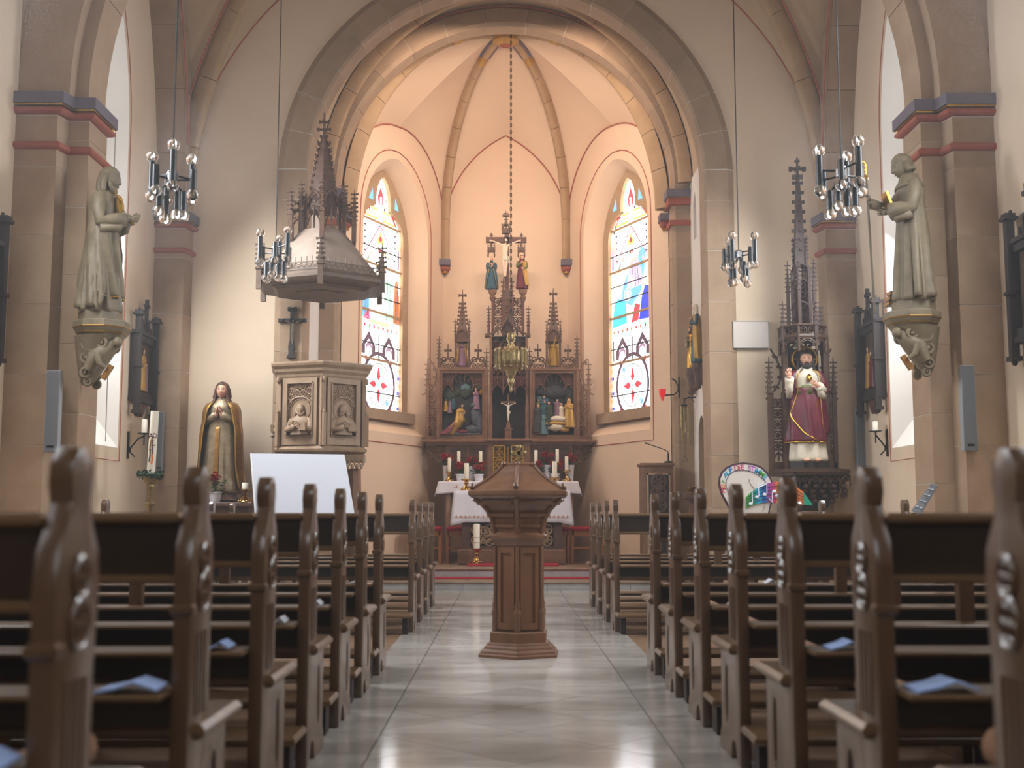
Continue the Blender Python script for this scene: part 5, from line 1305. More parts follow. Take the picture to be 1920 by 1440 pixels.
# ---- candlesticks and flowers
def candlestick(u, v0, v1, vm, y, r, label, rb=None, zb=None, m='brass'):
    """candle of radius r px: foot at v0, candle base vm, candle top v1"""
    a = px(u, v0, y); zb = a.z if zb is None else zb; zm = PZ(u, vm, y); zt = PZ(u, v1, y); s = y / FPX; rb = (rb or r * 2.0) * s; r = r * s; H = zm - zb
    t = thing('candlestick', (a.x, y, zb), label, 'candlestick')
    mb = MB(); mb.lathe([(rb, 0), (rb, H * .06), (rb * .82, H * .14), (rb * .9, H * .2), (rb * .45, H * .38), (rb * .3, H * .5), (rb * .48, H * .58), (rb * .3, H * .68), (rb * .42, H * .8), (rb * .95, H * .9), (rb * 1.05, H * .97), (rb * .9, H), (0, H)], (a.x, y, zb), 16)
    for q in range(6): mb.ell((a.x + rb * .85 * math.cos(q * PI / 3), y + rb * .85 * math.sin(q * PI / 3), zb + H * .1), rb * .28, rb * .28, H * .1, 8, 6)
    mb.build('brass_holder', m, t, smooth=50)
    mb = MB(); mb.lathe([(r, H), (r, zt - zb - r * .2), (r * .85, zt - zb), (r * .5, zt - zb - r * .12), (0, zt - zb - r * .14)], (a.x, y, zb), 16); c = mb.build('candle', 'wax', t, smooth=50)
    mb = MB(); mb.tube([(a.x, y, zt - r * .2), (a.x + r * .1, y, zt + r * .5)], r * .08, 5); mb.build('wick', 'black_iron', c)
    return t
zMt = MZ(903.4) + .008
candlestick(842.5, 903, 858, 884, YM + .12, 3.4, 'brass candlestick at the left end of the high altar table', 7, zMt)
candlestick(1062.5, 902, 856, 882, YM + .12, 3.4, 'brass candlestick at the right end of the high altar table', 8, zMt)
zAt = AZ(920.5) + .008
candlestick(874.5, 919, 868.5, 898, YA + .18, 4.5, 'large brass candlestick on the front altar, left of the font', 10, zAt)
candlestick(1040, 915, 865, 895, YA + .3, 4.6, 'large brass candlestick on the front altar, right of the font', 10, zAt)
candlestick(893.5, 1051, 982, 1028, YA - .22, 6, 'tall white pillar candle on a brass foot, on the red carpet before the altar', 9.5, Z2 + .031)
p = px(893.5, 1008, YA - .22)
mb = MB(); r = 6 * (YA - .22) / FPX
mb.lathe([(r + .001, 0), (r + .002, .003), (r + .001, .006)], (p.x, YA - .22, PZ(893, 1008, YA - .22)), 16); mb.lathe([(r + .001, 0), (r + .002, .003), (r + .001, .006)], (p.x, YA - .22, PZ(893, 1018, YA - .22)), 16)
o = mb.build('red_band', 'mantle_red'); par = [q for q in bpy.data.objects if q.name.startswith('candlestick') and 'pillar' in q.get('label', '')][0]
o.parent = par; o.matrix_parent_inverse = Matrix.Translation(-par.location)
for u, vb, vt, w in ((860, 884, 846, 'second from the left end'), (901, 884, 846, 'left of the tabernacle'), (1005, 884, 844, 'right of the tabernacle'), (1045, 884, 842, 'second from the right end')):
    candlestick(u, 903, vt, 866, YM + .20, 3.2, 'slim cream candle standing behind the flowers on the high altar, ' + w, 6, zMt)
def flower_pot(u, vb, vt, y, wpx, label, zb=None, blooms=7, seed=0, group='geranium pots on the high altar', hgt=1.0):
    rnd = random.Random(seed); s = y / FPX; a = px(u, vb, y); zb = a.z if zb is None else zb; zt = PZ(u, vt, y); r = wpx / 2 * s; H = zt - zb
    t = thing('flower_pot', (a.x, y, zb), label, 'potted plant', group)
    mb = MB(); mb.lathe([(r * .72, 0), (r * .78, H * .1), (r * .97, H * .85), (r * 1.05, H * .88), (r * 1.05, H), (r * .92, H), (r * .9, H * .85), (0, H * .85)], (a.x, y, zb), 18); mb.build('pot', 'white_pot', t, smooth=45)
    mb = MB()
    for i in range(46):
        an = rnd.uniform(0, 2 * PI); rr = r * rnd.uniform(.2, 1.75); z = zt + rnd.uniform(-.01, .13) * hgt; c = Vector((a.x + rr * math.cos(an), y + rr * math.sin(an) * .7, z)); d = Vector((math.cos(an), math.sin(an), rnd.uniform(-.3, .8))).normalized(); q = d.cross(Vector((0, 0, 1))).normalized(); L = rnd.uniform(.035, .06); n_ = d.cross(q)
        mb.add([c - d * L * .5, c + q * L * .5, c + d * L * .5 + n_ * .008, c - q * L * .5, c + n_ * .012], [(0, 1, 4), (1, 2, 4), (2, 3, 4), (3, 0, 4)])
    for i in range(8):
        an = rnd.uniform(0, 2 * PI); mb.tube([(a.x, y, zt - H * .2), (a.x + r * .7 * math.cos(an), y + r * .5 * math.sin(an), zt + .1 * hgt)], .004, 5)
    mb.build('foliage', 'leaf' if seed % 2 else 'leaf_dark', t)
    for i in range(blooms):
        mb = MB(); an = rnd.uniform(0, 2 * PI); rr = r * rnd.uniform(.1, 1.35); c = Vector((a.x + rr * math.cos(an), y - .03 + rr * math.sin(an) * .6, zt + rnd.uniform(.07, .17) * hgt))
        for k in range(14):
            d = Vector((rnd.gauss(0, 1), rnd.gauss(0, 1), rnd.gauss(0, 1))).normalized(); q = d.cross(Vector((.3, .4, .9))).normalized(); n_ = d.cross(q); e = c + d * .030; w = .02
            mb.add([c + d * .012, e + q * w, e + d * .012, e - q * w, e + n_ * w], [(0, 1, 2), (0, 2, 3), (0, 2, 4)])
        mb.build('bloom', 'petal', t)
    return t
for i, (u, vb, vt, w, dy, lab) in enumerate(((838, 893, 873, 15, .25, 'red geranium in a white pot at the far left behind the altar candles'), (864, 903, 889, 19, .10, 'red geranium in a white pot, front left of the high altar'), (897.5, 903, 889, 18, .10, 'full red geranium in a white pot beside the tabernacle, left'), (883, 890, 874, 15, .25, 'red geranium in a white pot in the back row left of the tabernacle'),
                                         (1010, 902, 888, 17, .10, 'red geranium in a white pot just right of the font lid'), (1041, 902, 888, 17, .16, 'leafy red geranium in a white pot behind the right altar candle'), (1026, 890, 872, 15, .25, 'red geranium in a white pot in the back row right of the tabernacle'), (1069, 890, 872, 15, .25, 'red geranium in a white pot at the far right of the high altar'))):
    flower_pot(u, vb, vt, YM + dy, w, lab, zMt, 7, 10 + i)

# ---- chairs behind the altar
def chair(u, vt, vb, y, label, w=.46, d=.30):
    t = thing('wooden_stool_chair', (0, 0, 0), label, 'chair', 'red cushioned chairs in the chancel'); zt = .50
    for sx in (-1, 1):
        for sy in (0, 1):
            mb = MB(); mb.box(sx * w / 2 - .025, sx * w / 2 + .025, sy * d, sy * d + .045, 0, zt - .02); mb.build('leg', 'chair_wood', t)
    mb = MB(); mb.box(-w / 2, w / 2, .0, .03, zt - .09, zt - .02); mb.build('apron', 'chair_wood', t); mb = MB(); mb.box(-w / 2, w / 2, d + .01, d + .045, zt - .09, zt - .02); mb.build('apron', 'chair_wood', t); mb = MB(); mb.box(-w / 2, w / 2, 0.01, .03, .22, .25); mb.build('stretcher', 'chair_wood', t)
    mb = MB(); mb.cham(-w / 2 - .02, w / 2 + .02, -.02, d + .06, zt - .02, zt + .045, .02); mb.build('seat_cushion', 'red_felt', t)
    q = px(u, vb, y); t.location = (q.x, y, Z2); return t
chair(796, 978, 1046, 17.9, 'red cushioned wooden chair at the far left of the altar')
chair(862, 985, 1046, 17.90, 'red cushioned wooden chair half hidden behind the altar, left').scale = (.8, 1, 1)
chair(1043, 985, 1046, 17.90, 'red cushioned wooden chair half hidden behind the altar, right').scale = (.8, 1, 1)
chair(1102, 978, 1046, 17.9, 'red cushioned wooden chair at the far right of the altar')

# ---- hanging sanctuary lamp
YL = 16.75
lx = PX(958, 700, YL); LZ = lambda v: PZ(957, v, YL)
lamp = thing('hanging_sanctuary_lamp', (lx, YL, LZ(735)), 'ornate old brass sanctuary lamp hanging on a long chain before the altarpiece', 'hanging lamp')
s = YL / FPX
mb = MB(); prof = [(0, 737), (2, 735), (3, 730), (2, 726), (5, 720), (7, 712), (5, 709), (9, 703), (10, 695), (15, 691), (22, 688), (28, 683), (29, 676), (28.5, 668), (29, 661), (27, 659), (20, 658), (12, 654), (7, 648), (5, 643), (7, 639), (9, 635), (7, 630), (8, 626), (4, 623), (0, 622)]
mb.lathe([(r * s, LZ(v)) for r, v in prof], (lx, YL, 0), 24); mb.build('lamp_body', 'brass_old', lamp, smooth=50)
mb = MB()
for q in range(16):
    a = 2 * PI * q / 16; x, y = lx + 29.5 * s * math.cos(a), YL + 29.5 * s * math.sin(a); mb.box(x - .012, x + .012, y - .012, y + .012, LZ(684), LZ(659)); mb.ell((x, y, LZ(657)), .02, .02, .03, 6, 5); mb.ell((x, y, LZ(688)), .016, .016, .025, 6, 5)
mb.build('gallery', 'brass_old', lamp)
mb = MB()
for q in range(3):
    a = 2 * PI * q / 3 + .5; mb.tube([(lx + 24 * s * math.cos(a), YL + 24 * s * math.sin(a), LZ(659)), (lx + 14 * s * math.cos(a), YL + 14 * s * math.sin(a), LZ(630)), (lx, YL, LZ(575))], .008, 5)
mb.build('suspension', 'black_iron', lamp)
mb = MB(); zt = ZC2 + 2.6; z = LZ(575); i = 0
while z < zt:
    ax = (1, 0, 0) if i % 2 else (0, 1, 0)
    mb.tube([Vector((lx, YL, z + .03)) + Vector(ax) * (.012 * math.cos(t)) + Vector((0, 0, .034 * math.sin(t))) for t in [2 * PI * k / 8 for k in range(9)]], .0055, 4); z += .052; i += 1
mb.build('chain', 'black_iron', lamp)
# ================================================================== STAINED GLASS OF THE APSE
for k, fr, cu, wobj in apse_frames:
    L_ = k == 0
    win = thing('window_%d' % (10 if L_ else 11), fr(cu, 2.42, 0.3), 'bright stained glass lancet in the apse, ' + ('left of the altarpiece beside the pulpit' if L_ else 'right of the altarpiece'), 'window', kind='structure')
    HW = 0.645; z0, zs, za = 2.60, 5.32, 6.27
    T3 = trefoil(cu - HW, cu + HW, z0, zs, za)
    G = pointed(cu - 0.83, cu + 0.83, 2.41, 5.2, 6.39, 12)
    mb = MB(); plate(mb, G, [T3], fr, 0.25, 0.36); mb.build('stone_tracery', 'ribstone', win)
    mb = MB(); mb.prism([(cu - .86, 2.42), (cu + .86, 2.42), (cu + .86, 2.58), (cu - .86, 2.58)], fr, 0.12, 0.30); mb.build('stone_sill', 'sandstone', win)
    for s_ in (-1, 1):     # small blue spandrel lights
        mb = MB(); mb.prism([(cu + s_ * .34, 5.82), (cu + s_ * .47, 5.82), (cu + s_ * .36, 6.0)], fr, 0.243, 0.249); mb.build('pane', GLASS['blue'], win)
    bars = [2.60, 3.36, 4.10, 4.84, 5.52]
    def pane(poly, g, d=0.306):
        mb = MB(); mb.prism([(cu + p[0], p[1]) for p in poly], fr, d, d + 0.004); return mb.build('pane', GLASS[g], win)
    def rect(x0, x1, a, b): return [(x0, a), (x1, a), (x1, b), (x0, b)]
    def circ(x, z, r, n=14, sx=1): return [(x + r * sx * math.cos(2 * PI * i / n), z + r * math.sin(2 * PI * i / n)) for i in range(n)]
    for a, b in zip(bars[:-1], bars[1:]): pane(rect(-HW, HW, a, b), 'clear', 0.312)
    pane([(p[0] - cu, max(p[1], bars[-1])) for p in T3 if p[1] > 5.4] + [(-HW, 5.52), ] if False else [(HW, 5.52)] + [(p[0] - cu, p[1]) for p in T3 if p[1] > 5.53] + [(-HW, 5.52)], 'clear', 0.312)
    pane(rect(-HW, HW, 5.30, 5.54), 'clear', 0.314)
    # lowest light: roundel
    c = 2.98
    def ringp(x, z, R, r, g, n=22):
        mb = MB(); plate(mb, [(cu + p[0], p[1]) for p in circ(x, z, R, n)], [[(cu + p[0], p[1]) for p in circ(x, z, r, n)]], fr, 0.300, 0.304); mb.build('pane', GLASS[g], win)
    ringp(0, c, .515, .455, 'dark'); ringp(0, c, .345, .325, 'grey') 
    for q in range(4):
        a = PI / 2 * q; ca, sa = math.cos(a), math.sin(a); R = lambda x, y: (x * ca - y * sa, c + x * sa + y * ca)
        pane([R(.06, 0), R(.13, .06), R(.26, .015), R(.30, 0), R(.26, -.015), R(.13, -.06)], 'red')
        a += PI / 4; ca, sa = math.cos(a), math.sin(a); R = lambda x, y, ca=ca, sa=sa: (x * ca - y * sa, c + x * sa + y * ca)
        pane([R(.16, .03), R(.30, .10), R(.36, 0), R(.30, -.10), R(.16, -.03)], 'pale'); pane([p for p in circ(*R(.535, 0), .045, 8)], 'red')
        pane([R(.30, .012), R(.42, .05), R(.42, -.05), R(.30, -.012)], 'blue' if q % 2 else 'pale')
    pane(circ(0, c, .055, 8), 'green'); pane(circ(0, c + .42, .04, 6), 'grey'); pane(circ(0, c - .42, .04, 6), 'green')
    for i in range(6): pane(rect(.585, .64, 2.63 + .12 * i, 2.68 + .12 * i), 'deepblue' if i % 2 == 0 else 'ochre'); pane(rect(-.64, -.585, 2.63 + .12 * i, 2.68 + .12 * i), 'deepblue' if i % 2 == 0 else 'ochre')
    # two small arches and a row of red squares
    for xc in (-.31, .31):
        pane([(xc - .2, 3.42), (xc - .2, 3.56), (xc, 3.78), (xc + .2, 3.56), (xc + .2, 3.42), (xc + .11, 3.42), (xc + .11, 3.56), (xc, 3.66), (xc - .11, 3.56), (xc - .11, 3.42)], 'dark')
        pane([(xc - .1, 3.46), (xc - .1, 3.55), (xc, 3.64), (xc + .1, 3.55), (xc + .1, 3.46)], 'violet', .303); pane(circ(xc, 3.47, .075), 'clear', .299)
    for xx in (-.61, -.02, .59): pane(rect(xx, xx + .035, 3.40, 3.74), 'dark')
    for i in range(9): pane(rect(-.60 + .14 * i, -.55 + .14 * i, 3.84, 3.89), 'red' if i % 2 else 'brown')
    # figures
    def robe(x, z, w, h, g, head=True):
        pane([(x - w * .5, z), (x + w * .5, z), (x + w * .42, z + h * .5), (x + w * .26, z + h * .82), (x + w * .1, z + h * .9), (x - w * .1, z + h * .9), (x - w * .26, z + h * .82), (x - w * .42, z + h * .5)], g)
        for q in (-.2, .05, .25): pane([(x + w * q, z + .02), (x + w * q + .008, z + .02), (x + w * q * .6 + .008, z + h * .7), (x + w * q * .6, z + h * .7)], 'dark', .303)
        if head: pane(circ(x, z + h + .02, .065, 10), 'cream'); ringp(x, z + h + .03, .10, .085, 'ochre', 12)
    if L_:
        robe(-.46, 3.98, .34, .78, 'blue'); robe(-.08, 4.0, .34, .86, 'cream'); robe(.28, 4.0, .32, .92, 'green'); robe(.54, 4.0, .22, .78, 'brown')
        pane([(-.5, 3.96), (-.3, 3.96), (-.32, 4.15)], 'red'); pane(rect(-.3, .3, 3.90, 3.98), 'ochre')
    else:
        pane([(-.35, 4.35), (.0, 4.22), (.3, 4.42), (.42, 4.8), (.45, 5.05), (.3, 5.1), (.2, 4.95), (-.05, 4.85), (-.25, 4.6)], 'blue'); robe(.1, 4.5, .5, .52, 'rose')
        pane([(-.62, 3.95), (-.15, 3.97), (-.2, 4.3), (-.42, 4.42), (-.56, 4.3)], 'teal'); pane([(.22, 3.97), (.62, 3.95), (.6, 4.42), (.42, 4.5), (.3, 4.3)], 'deepblue'); pane([(-.02, 3.95), (.2, 3.97), (.26, 4.2), (.1, 4.25)], 'red')
        for x, z in ((-.4, 4.5), (.45, 4.58), (-.12, 4.42), (-.5, 4.7), (.0, 4.6)): pane(circ(x, z, .07, 10), 'cream'); ringp(x, z, .11, .095, 'ochre', 12)
    # canopy with gable and trefoil
    for s_ in (-1, 1): pane([(s_ * .5, 4.92), (s_ * .52, 4.92), (s_ * .015, 5.50), (0, 5.48)], 'red')
    for q in range(3): pane(circ(.055 * math.cos(PI / 2 + q * 2 * PI / 3), 5.27 + .055 * math.sin(PI / 2 + q * 2 * PI / 3), .055, 10), 'yellow', .304)
    pane(circ(0, 5.27, .045, 8), 'red', .300)
    for i in range(9):
        a = PI * (i + .5) / 9; pane([(r * .46 * math.cos(t) if False else (.40 if r else .46) * math.cos(t), 4.72 + (.34 if r else .40) * math.sin(t)) for r, t in ((0, a - .14), (0, a + .14), (1, a + .14), (1, a - .14))], ('green', 'rose', 'grey', 'ochre', 'red')[i % 5])
    for s_ in (-1, 1):
        pane(rect(*sorted((s_ * .56, s_ * .62)), 4.88, 5.2), 'violet'); pane([(s_ * .53, 5.2), (s_ * .64, 5.2), (s_ * .585, 5.42)], 'ochre'); 
        for i in range(5): pane(rect(*sorted((s_ * .44, s_ * .5)), 5.0 + .1 * i, 5.03 + .1 * i), 'dark')
    # head: border squares, flame, tiled roof
    for i in range(6):
        a = rad(12 + i * 13); pane(circ(.55 * math.cos(a), 5.42 + .36 * math.sin(a), .035, 4), ('grey', 'green', 'dark')[i % 3]); pane(circ(-.55 * math.cos(a), 5.42 + .36 * math.sin(a), .035, 4), ('dark', 'grey', 'green')[i % 3])
    for x, z in ((.17, 5.92), (-.17, 5.92), (.15, 6.05), (-.15, 6.05), (0, 6.18)): pane(circ(x, z, .035, 4), 'grey' if x > 0 else 'green')
    pane([(-.07, 5.82), (.07, 5.82), (.09, 5.95), (0, 6.12), (-.09, 5.95)], 'red'); pane([(-.025, 5.8), (.025, 5.8), (.02, 5.95), (-.02, 5.95)], 'clear', .300)
    for s_ in (-1, 1):
        for r in range(3): pane(rect(*sorted((s_ * .08, s_ * (.46 - .08 * r))), 5.56 + .07 * r, 5.60 + .07 * r), 'ochre' if r % 2 else 'yellow')
        pane([(s_ * .48, 5.56), (s_ * .54, 5.56), (s_ * .36, 5.76), (s_ * .32, 5.74)], 'red')
    for zb in bars[1:]:
        mb = MB(); mb.prism([(cu - HW, zb - .018), (cu + HW, zb - .018), (cu + HW, zb + .018), (cu - HW, zb + .018)], fr, .285, .305); mb.build('saddle_bar', 'ribstone', win)
    for zb in (2.85, 3.6, 4.35, 4.6, 5.1): mb = MB(); mb.prism([(cu - HW, zb - .009), (cu + HW, zb - .009), (cu + HW, zb + .009), (cu - HW, zb + .009)], fr, .296, .302); mb.build('lead_line', 'lead', win)

# ================================================================== PULPIT
PC = Vector((-2.22, 14.2)); PA = [20, 80, 140, 200, 260, 320]
def pv(r, i): a = rad(PA[i % 6]); return Vector((PC.x + r * math.cos(a), PC.y - r * math.sin(a)))
def phex(r, z): return [(*pv(r, i), z) for i in range(6)]
pz = lambda v: PZ(600, v, 13.75)
pul = thing('carved_pulpit', (PC.x, PC.y, 0), 'six-sided carved oak pulpit with relief busts of bearded saints', 'pulpit')
def ploft(rows, nm, m='pulpit_oak', par=None): mb = MB(); mb.loft([phex(r, z) for r, z in rows]); return mb.build(nm, m, par or pul)
ploft([(.56, pz(842)), (.56, pz(706))], 'drum')
ploft([(.575, pz(712)), (.60, pz(706)), (.605, pz(702)), (.635, pz(697)), (.64, pz(692)), (.675, pz(687)), (.685, pz(683)), (.685, pz(680.5)), (.66, pz(679))], 'cornice')
ploft([(.50, pz(853)), (.56, pz(850)), (.615, pz(846)), (.625, pz(842)), (.60, pz(839)), (.575, pz(836))], 'base_moulding')
ploft([(.10, pz(925)), (.16, pz(900)), (.30, pz(875)), (.50, pz(853))], 'tapered_foot')
mb = MB(); q = px(664, 960, 13.9); mb.tube([(px(662, 880, 13.9).x, 13.95, pz(878)), (q.x + .03, 13.95, 0)], [.085, .075], 8); mb.build('post', 'oak_mid', pul)
mb = MB(); a = px(666, 852, 13.9); w = .105
mb.box(a.x - w, a.x + w, 13.85, 14.05, pz(866), pz(851))
for i in range(4): gable_arc(mb, a.x - w + .0525 * i, a.x - w + .0525 * (i + 1), 13.845, pz(872), pz(860), .007); mb.ell((a.x - w + .026 + .0525 * i, 13.85, pz(874)), .02, .03, .03, 8, 6)
mb.build('carved_corbel', 'pulpit_oak', pul)
BUST = dict(skin='pulpit_oak', robe='pulpit_oak', hair='pulpit_oak', sleeve='pulpit_oak', eye='pulpit_oak', lip='pulpit_oak', fold=.1, wide=1.1, hairlen=.05)
for i in range(6):
    A, B = pv(.56, i + 1), pv(.56, i); t3 = Vector((B.x - A.x, B.y - A.y, 0)); Lf = t3.length; t3.normalize(); n3 = Vector((t3.y, -t3.x, 0))
    if n3.dot(Vector((A.x - PC.x, A.y - PC.y, 0))) < 0: n3 = -n3
    F = lambda u, v, d, A=A, t3=t3, n3=n3: tuple(Vector((A.x, A.y, v)) + t3 * u + n3 * d)
    # corner pilaster
    mb = MB(); mb.prism([(-.03, pz(836)), (.03, pz(836)), (.03, pz(706)), (-.03, pz(706))], F, -.01, .03); mb.prism([(-.018, pz(836)), (.018, pz(836)), (.018, pz(775)), (-.018, pz(775))], F, .03, .07)
    mb.ell(F(0, pz(712), .04), .025, .025, .04, 8, 6); mb.ell(F(0, pz(773), .045), .02, .03, .03, 8, 6); mb.build('corner_buttress', 'pulpit_oak', pul)
    z0_, z1_ = pz(834), pz(709); u0, u1 = .055, Lf - .055
    if i in (0, 1, 5) or True:
        mb = MB()
        for a, b, c, e in ((u0, u0 + .05, z0_, z1_), (u1 - .05, u1, z0_, z1_), (u0 + .05, u1 - .05, z0_, z0_ + .09), (u0 + .05, u1 - .05, z1_ - .05, z1_)): mb.prism([(a, c), (b, c), (b, e), (a, e)], F, -.005, .03)
        for a, b, c, e in ((u0 + .05, u0 + .065, z0_ + .09, z1_ - .05), (u1 - .065, u1 - .05, z0_ + .09, z1_ - .05), (u0 + .05, u1 - .05, z1_ - .065, z1_ - .05), (u0 + .05, u1 - .05, z0_ + .09, z0_ + .11)): mb.prism([(a, c), (b, c), (b, e), (a, e)], F, -.005, .042)
        mb.build('panel_frame', 'pulpit_oak', pul)
        ua, ub = u0 + .065, u1 - .065; c = (ua + ub) / 2; mb = MB(); zt = z1_ - .065
        tv = lambda u, v, d=.012: F(u, v, d)
        O = pointed(ua, ub, zt - .30, zt - .30, zt - .16, 8)[2:]; mb.tube([tv(*p) for p in O], .010, 6)
        for q in range(4):
            for r_ in range(2):
                cc = Vector(tv(ua + (ub - ua) * (q + .5) / 4, zt - .04 - .075 * r_ - (.05 if q in (0, 3) else 0))); mb.ring(cc, .036, .007, t3, (0, 0, 1), 12, 5)
                for h in range(3): mb.ring(cc + t3 * (.017 * math.cos(h * 2.09 + .5)) + Vector((0, 0, .017 * math.sin(h * 2.09 + .5))), .014, .004, t3, (0, 0, 1), 8, 4)
        for s_ in (ua + .01, ub - .01): mb.ring(Vector(tv(s_, zt - .22)), .04, .007, t3, (0, 0, 1), 10, 5)
        mb.build('tracery', 'pulpit_oak', pul, smooth=True)
        mb = MB(); mb.prism([(ua, zt), (ub, zt), (ub, zt - .26), (ub - (ub - ua) * .15, zt - .25), (c, zt - .15), (ua + (ub - ua) * .15, zt - .25), (ua, zt - .26)], F, -.002, .006); mb.build('tracery_ground', 'oak_mid', pul)
        if i in (0, 1, 2):
            S = dict(BUST); S['beard'] = 1.4 + .3 * (i % 2); S['tilt'] = (0, 0, 20 if i == 1 else (-55 if i == 0 else 10)); S['arms'] = {1: arm((.14, -.05, .66), (.01, -.12, .72), (-.7, -.2, .5)), -1: arm((-.15, -.04, .66), (-.03, -.13, .70), (.8, -.2, .4))}
            P = figure(S, 36); Hh = .90
            ang = math.atan2(n3.y, n3.x) + PI / 2
            for nm, (m_, mm) in P.items(): m_.v = [(p[0] * 1.12, p[1] * .75, max(p[2], .60)) for p in m_.v]
            zb = z0_ + .115; base = Vector(F(c, zb - .60 * Hh, .0))
            bs = place_single(P, base + n3 * .0, Hh, ang, pul, 'saint_bust')
            mb = MB(); mb.ring(Vector(F(c, zb + .325 * Hh, -.002)), .125, .010, t3, (0, 0, 1), 28, 6); mb.build('halo', 'pulpit_oak', bs)
            mb = MB(); b0 = Vector(F(c + .07, zb + .09, .085)); mb.beam(b0 - t3 * .045, b0 + t3 * .045, .025, .09); mb.build('book', 'pulpit_oak', bs)
# canopy above the pulpit
can = thing('pulpit_canopy', (PC.x, PC.y, PZ(600, 530, 14.2)), 'oak sounding board above the pulpit with pinnacles and a tall crocketed spire', 'pulpit canopy')
PC0 = PC.copy(); PC = Vector((-2.24, 14.2)); PA = [22, 82, 142, 202, 262, 322]
zr = PZ(615, 522, 13.45); zrt = PZ(615, 506, 13.45)
def cloft(rows, nm, m='canopy_oak'): mb = MB(); mb.loft([phex(r, z) for r, z in rows]); return mb.build(nm, m, can)
cloft([(.60, zr - .02), (.80, zr), (.845, zr + .03), (.85, zrt - .03), (.82, zrt), (.80, zrt)], 'rim')
cloft([(.34, zr - .06), (.34, zr - .0)], 'soffit_panel')
cloft([(.60, zr - .05), (.66, zr - .02), (.60, zr + .02)], 'soffit_moulding')
zc0 = zrt - .0; zt0 = PZ(600, 436, 14.2)
cloft([(.79, zc0), (.28, zt0)], 'sloping_roof', 'roof_board')
for i in range(6):
    A, B = pv(.815, i), pv(.815, i + 1); mb = MB(); zz = zrt
    mb.beam((A.x, A.y, zz + .10), (B.x, B.y, zz + .10), .012, .014); mb.beam((A.x, A.y, zz + .02), (B.x, B.y, zz + .02), .014, .016)
    n = 11; t3 = Vector((B.x - A.x, B.y - A.y, 0)).normalized()
    for q in range(n):
        p = A.lerp(B, (q + .5) / n); c3 = Vector((p.x, p.y, zz + .03)); mb.ring(c3, .034, .006, t3, (0, 0, 1), 8, 4, 0, PI); mb.tube([c3 + Vector((0, 0, .03)), c3 + Vector((0, 0, .135))], .005, 4)
        mb.ring(c3 + t3 * .036 + Vector((0, 0, .07)), .03, .005, t3, (0, 0, 1), 8, 4, PI, 2 * PI)
    mb.build('railing', 'canopy_oak', can)
    p = pv(.83, i); mb = MB(); pinnacle(mb, p.x, p.y, zr - .08, zrt + .42, .06, 5, .42); mb.build('corner_pinnacle', 'canopy_oak', can)
    p = pv(.30, i); mb = MB(); pinnacle(mb, p.x, p.y, zt0 - .06, PZ(600, 345, 14.2), .045, 6, .45); mb.build('turret_pinnacle', 'oak_dark', can)
    p = pv(.44, i); mb = MB(); pinnacle(mb, p.x, p.y, zt0 - .16, PZ(600, 362, 14.2), .05, 5, .50); mb.build('buttress_pinnacle', 'oak_dark', can)
    p0, p1 = pv(.44, i), pv(.24, i); mb = MB(); mb.tube([(p0.x, p0.y, zt0 + .16), (p0.lerp(p1, .5).x, p0.lerp(p1, .5).y, zt0 + .22), (p1.x, p1.y, zt0 + .40)], .020, 6)
    for q in range(3): m_ = p0.lerp(p1, .2 + .3 * q); cross_crocket(mb, m_.x, m_.y, zt0 + .22 + .09 * q, .03, .009)
    mb.build('flying_buttress', 'oak_dark', can)
    A, B = pv(.24, i), pv(.24, i + 1); mb = MB(); t3 = Vector((B.x - A.x, B.y - A.y, 0)).normalized(); Lf = (B - A).length
    f = lambda u, v, A=A, t3=t3: Vector((A.x, A.y, v)) + t3 * u
    O = pointed(0.0, Lf, zt0 + .25, zt0 + .25, zt0 + .48, 8)[2:]; mb.tube([f(*p) for p in O], .014, 5); O = pointed(0.03, Lf - .03, zt0 + .12, zt0 + .12, zt0 + .30, 8)[2:]; mb.tube([f(*p) for p in O], .009, 5)
    mb.tube([f(Lf / 2, zt0 - .05), f(Lf / 2, zt0 + .3)], .008, 4); mb.tube([f(0, zt0 - .05), f(0, zt0 + .3)], .02, 5)
    for r_ in range(3): mb.ring(f(Lf / 2, zt0 + .35 + .035 * r_), .03, .006, t3, (0, 0, 1), 8, 4)
    mb.build('turret_arch', 'oak_dark', can)
zsp0 = zt0 + .30; zsp1 = PZ(603, 262, 14.2); ztip = PZ(603, 212, 14.2)
cloft([(.20, zsp0 - .05), (.185, zsp0 + .15), (.13, zsp0 + .45), (.045, zsp1), (.022, zsp1 + .03), (.012, ztip)], 'spire', 'oak_dark')
mb = MB()
for q in range(8):
    z = zsp0 + .22 + (zsp1 - zsp0 - .22) * q / 7.6; r = .185 * (1 - (z - zsp0) / (zsp1 - zsp0) * .72) + .015
    for i in range(6): p = pv(r, i); mb.ell((p.x, p.y, z), .024 - .001 * q, .024 - .001 * q, .02, 6, 5); mb.ell((*pv(r + .016, i), z + .018), .011, .011, .011, 5, 4)
mb.build('crockets', 'oak_dark', can)['kind'] = 'stuff'
mb = MB()
for v, r in ((256, .04), (243, .075), (229, .055)): cross_crocket(mb, PC.x, PC.y, PZ(603, v, 14.2), r, .012)
mb.build('finial', 'oak_dark', can)
PC = PC0
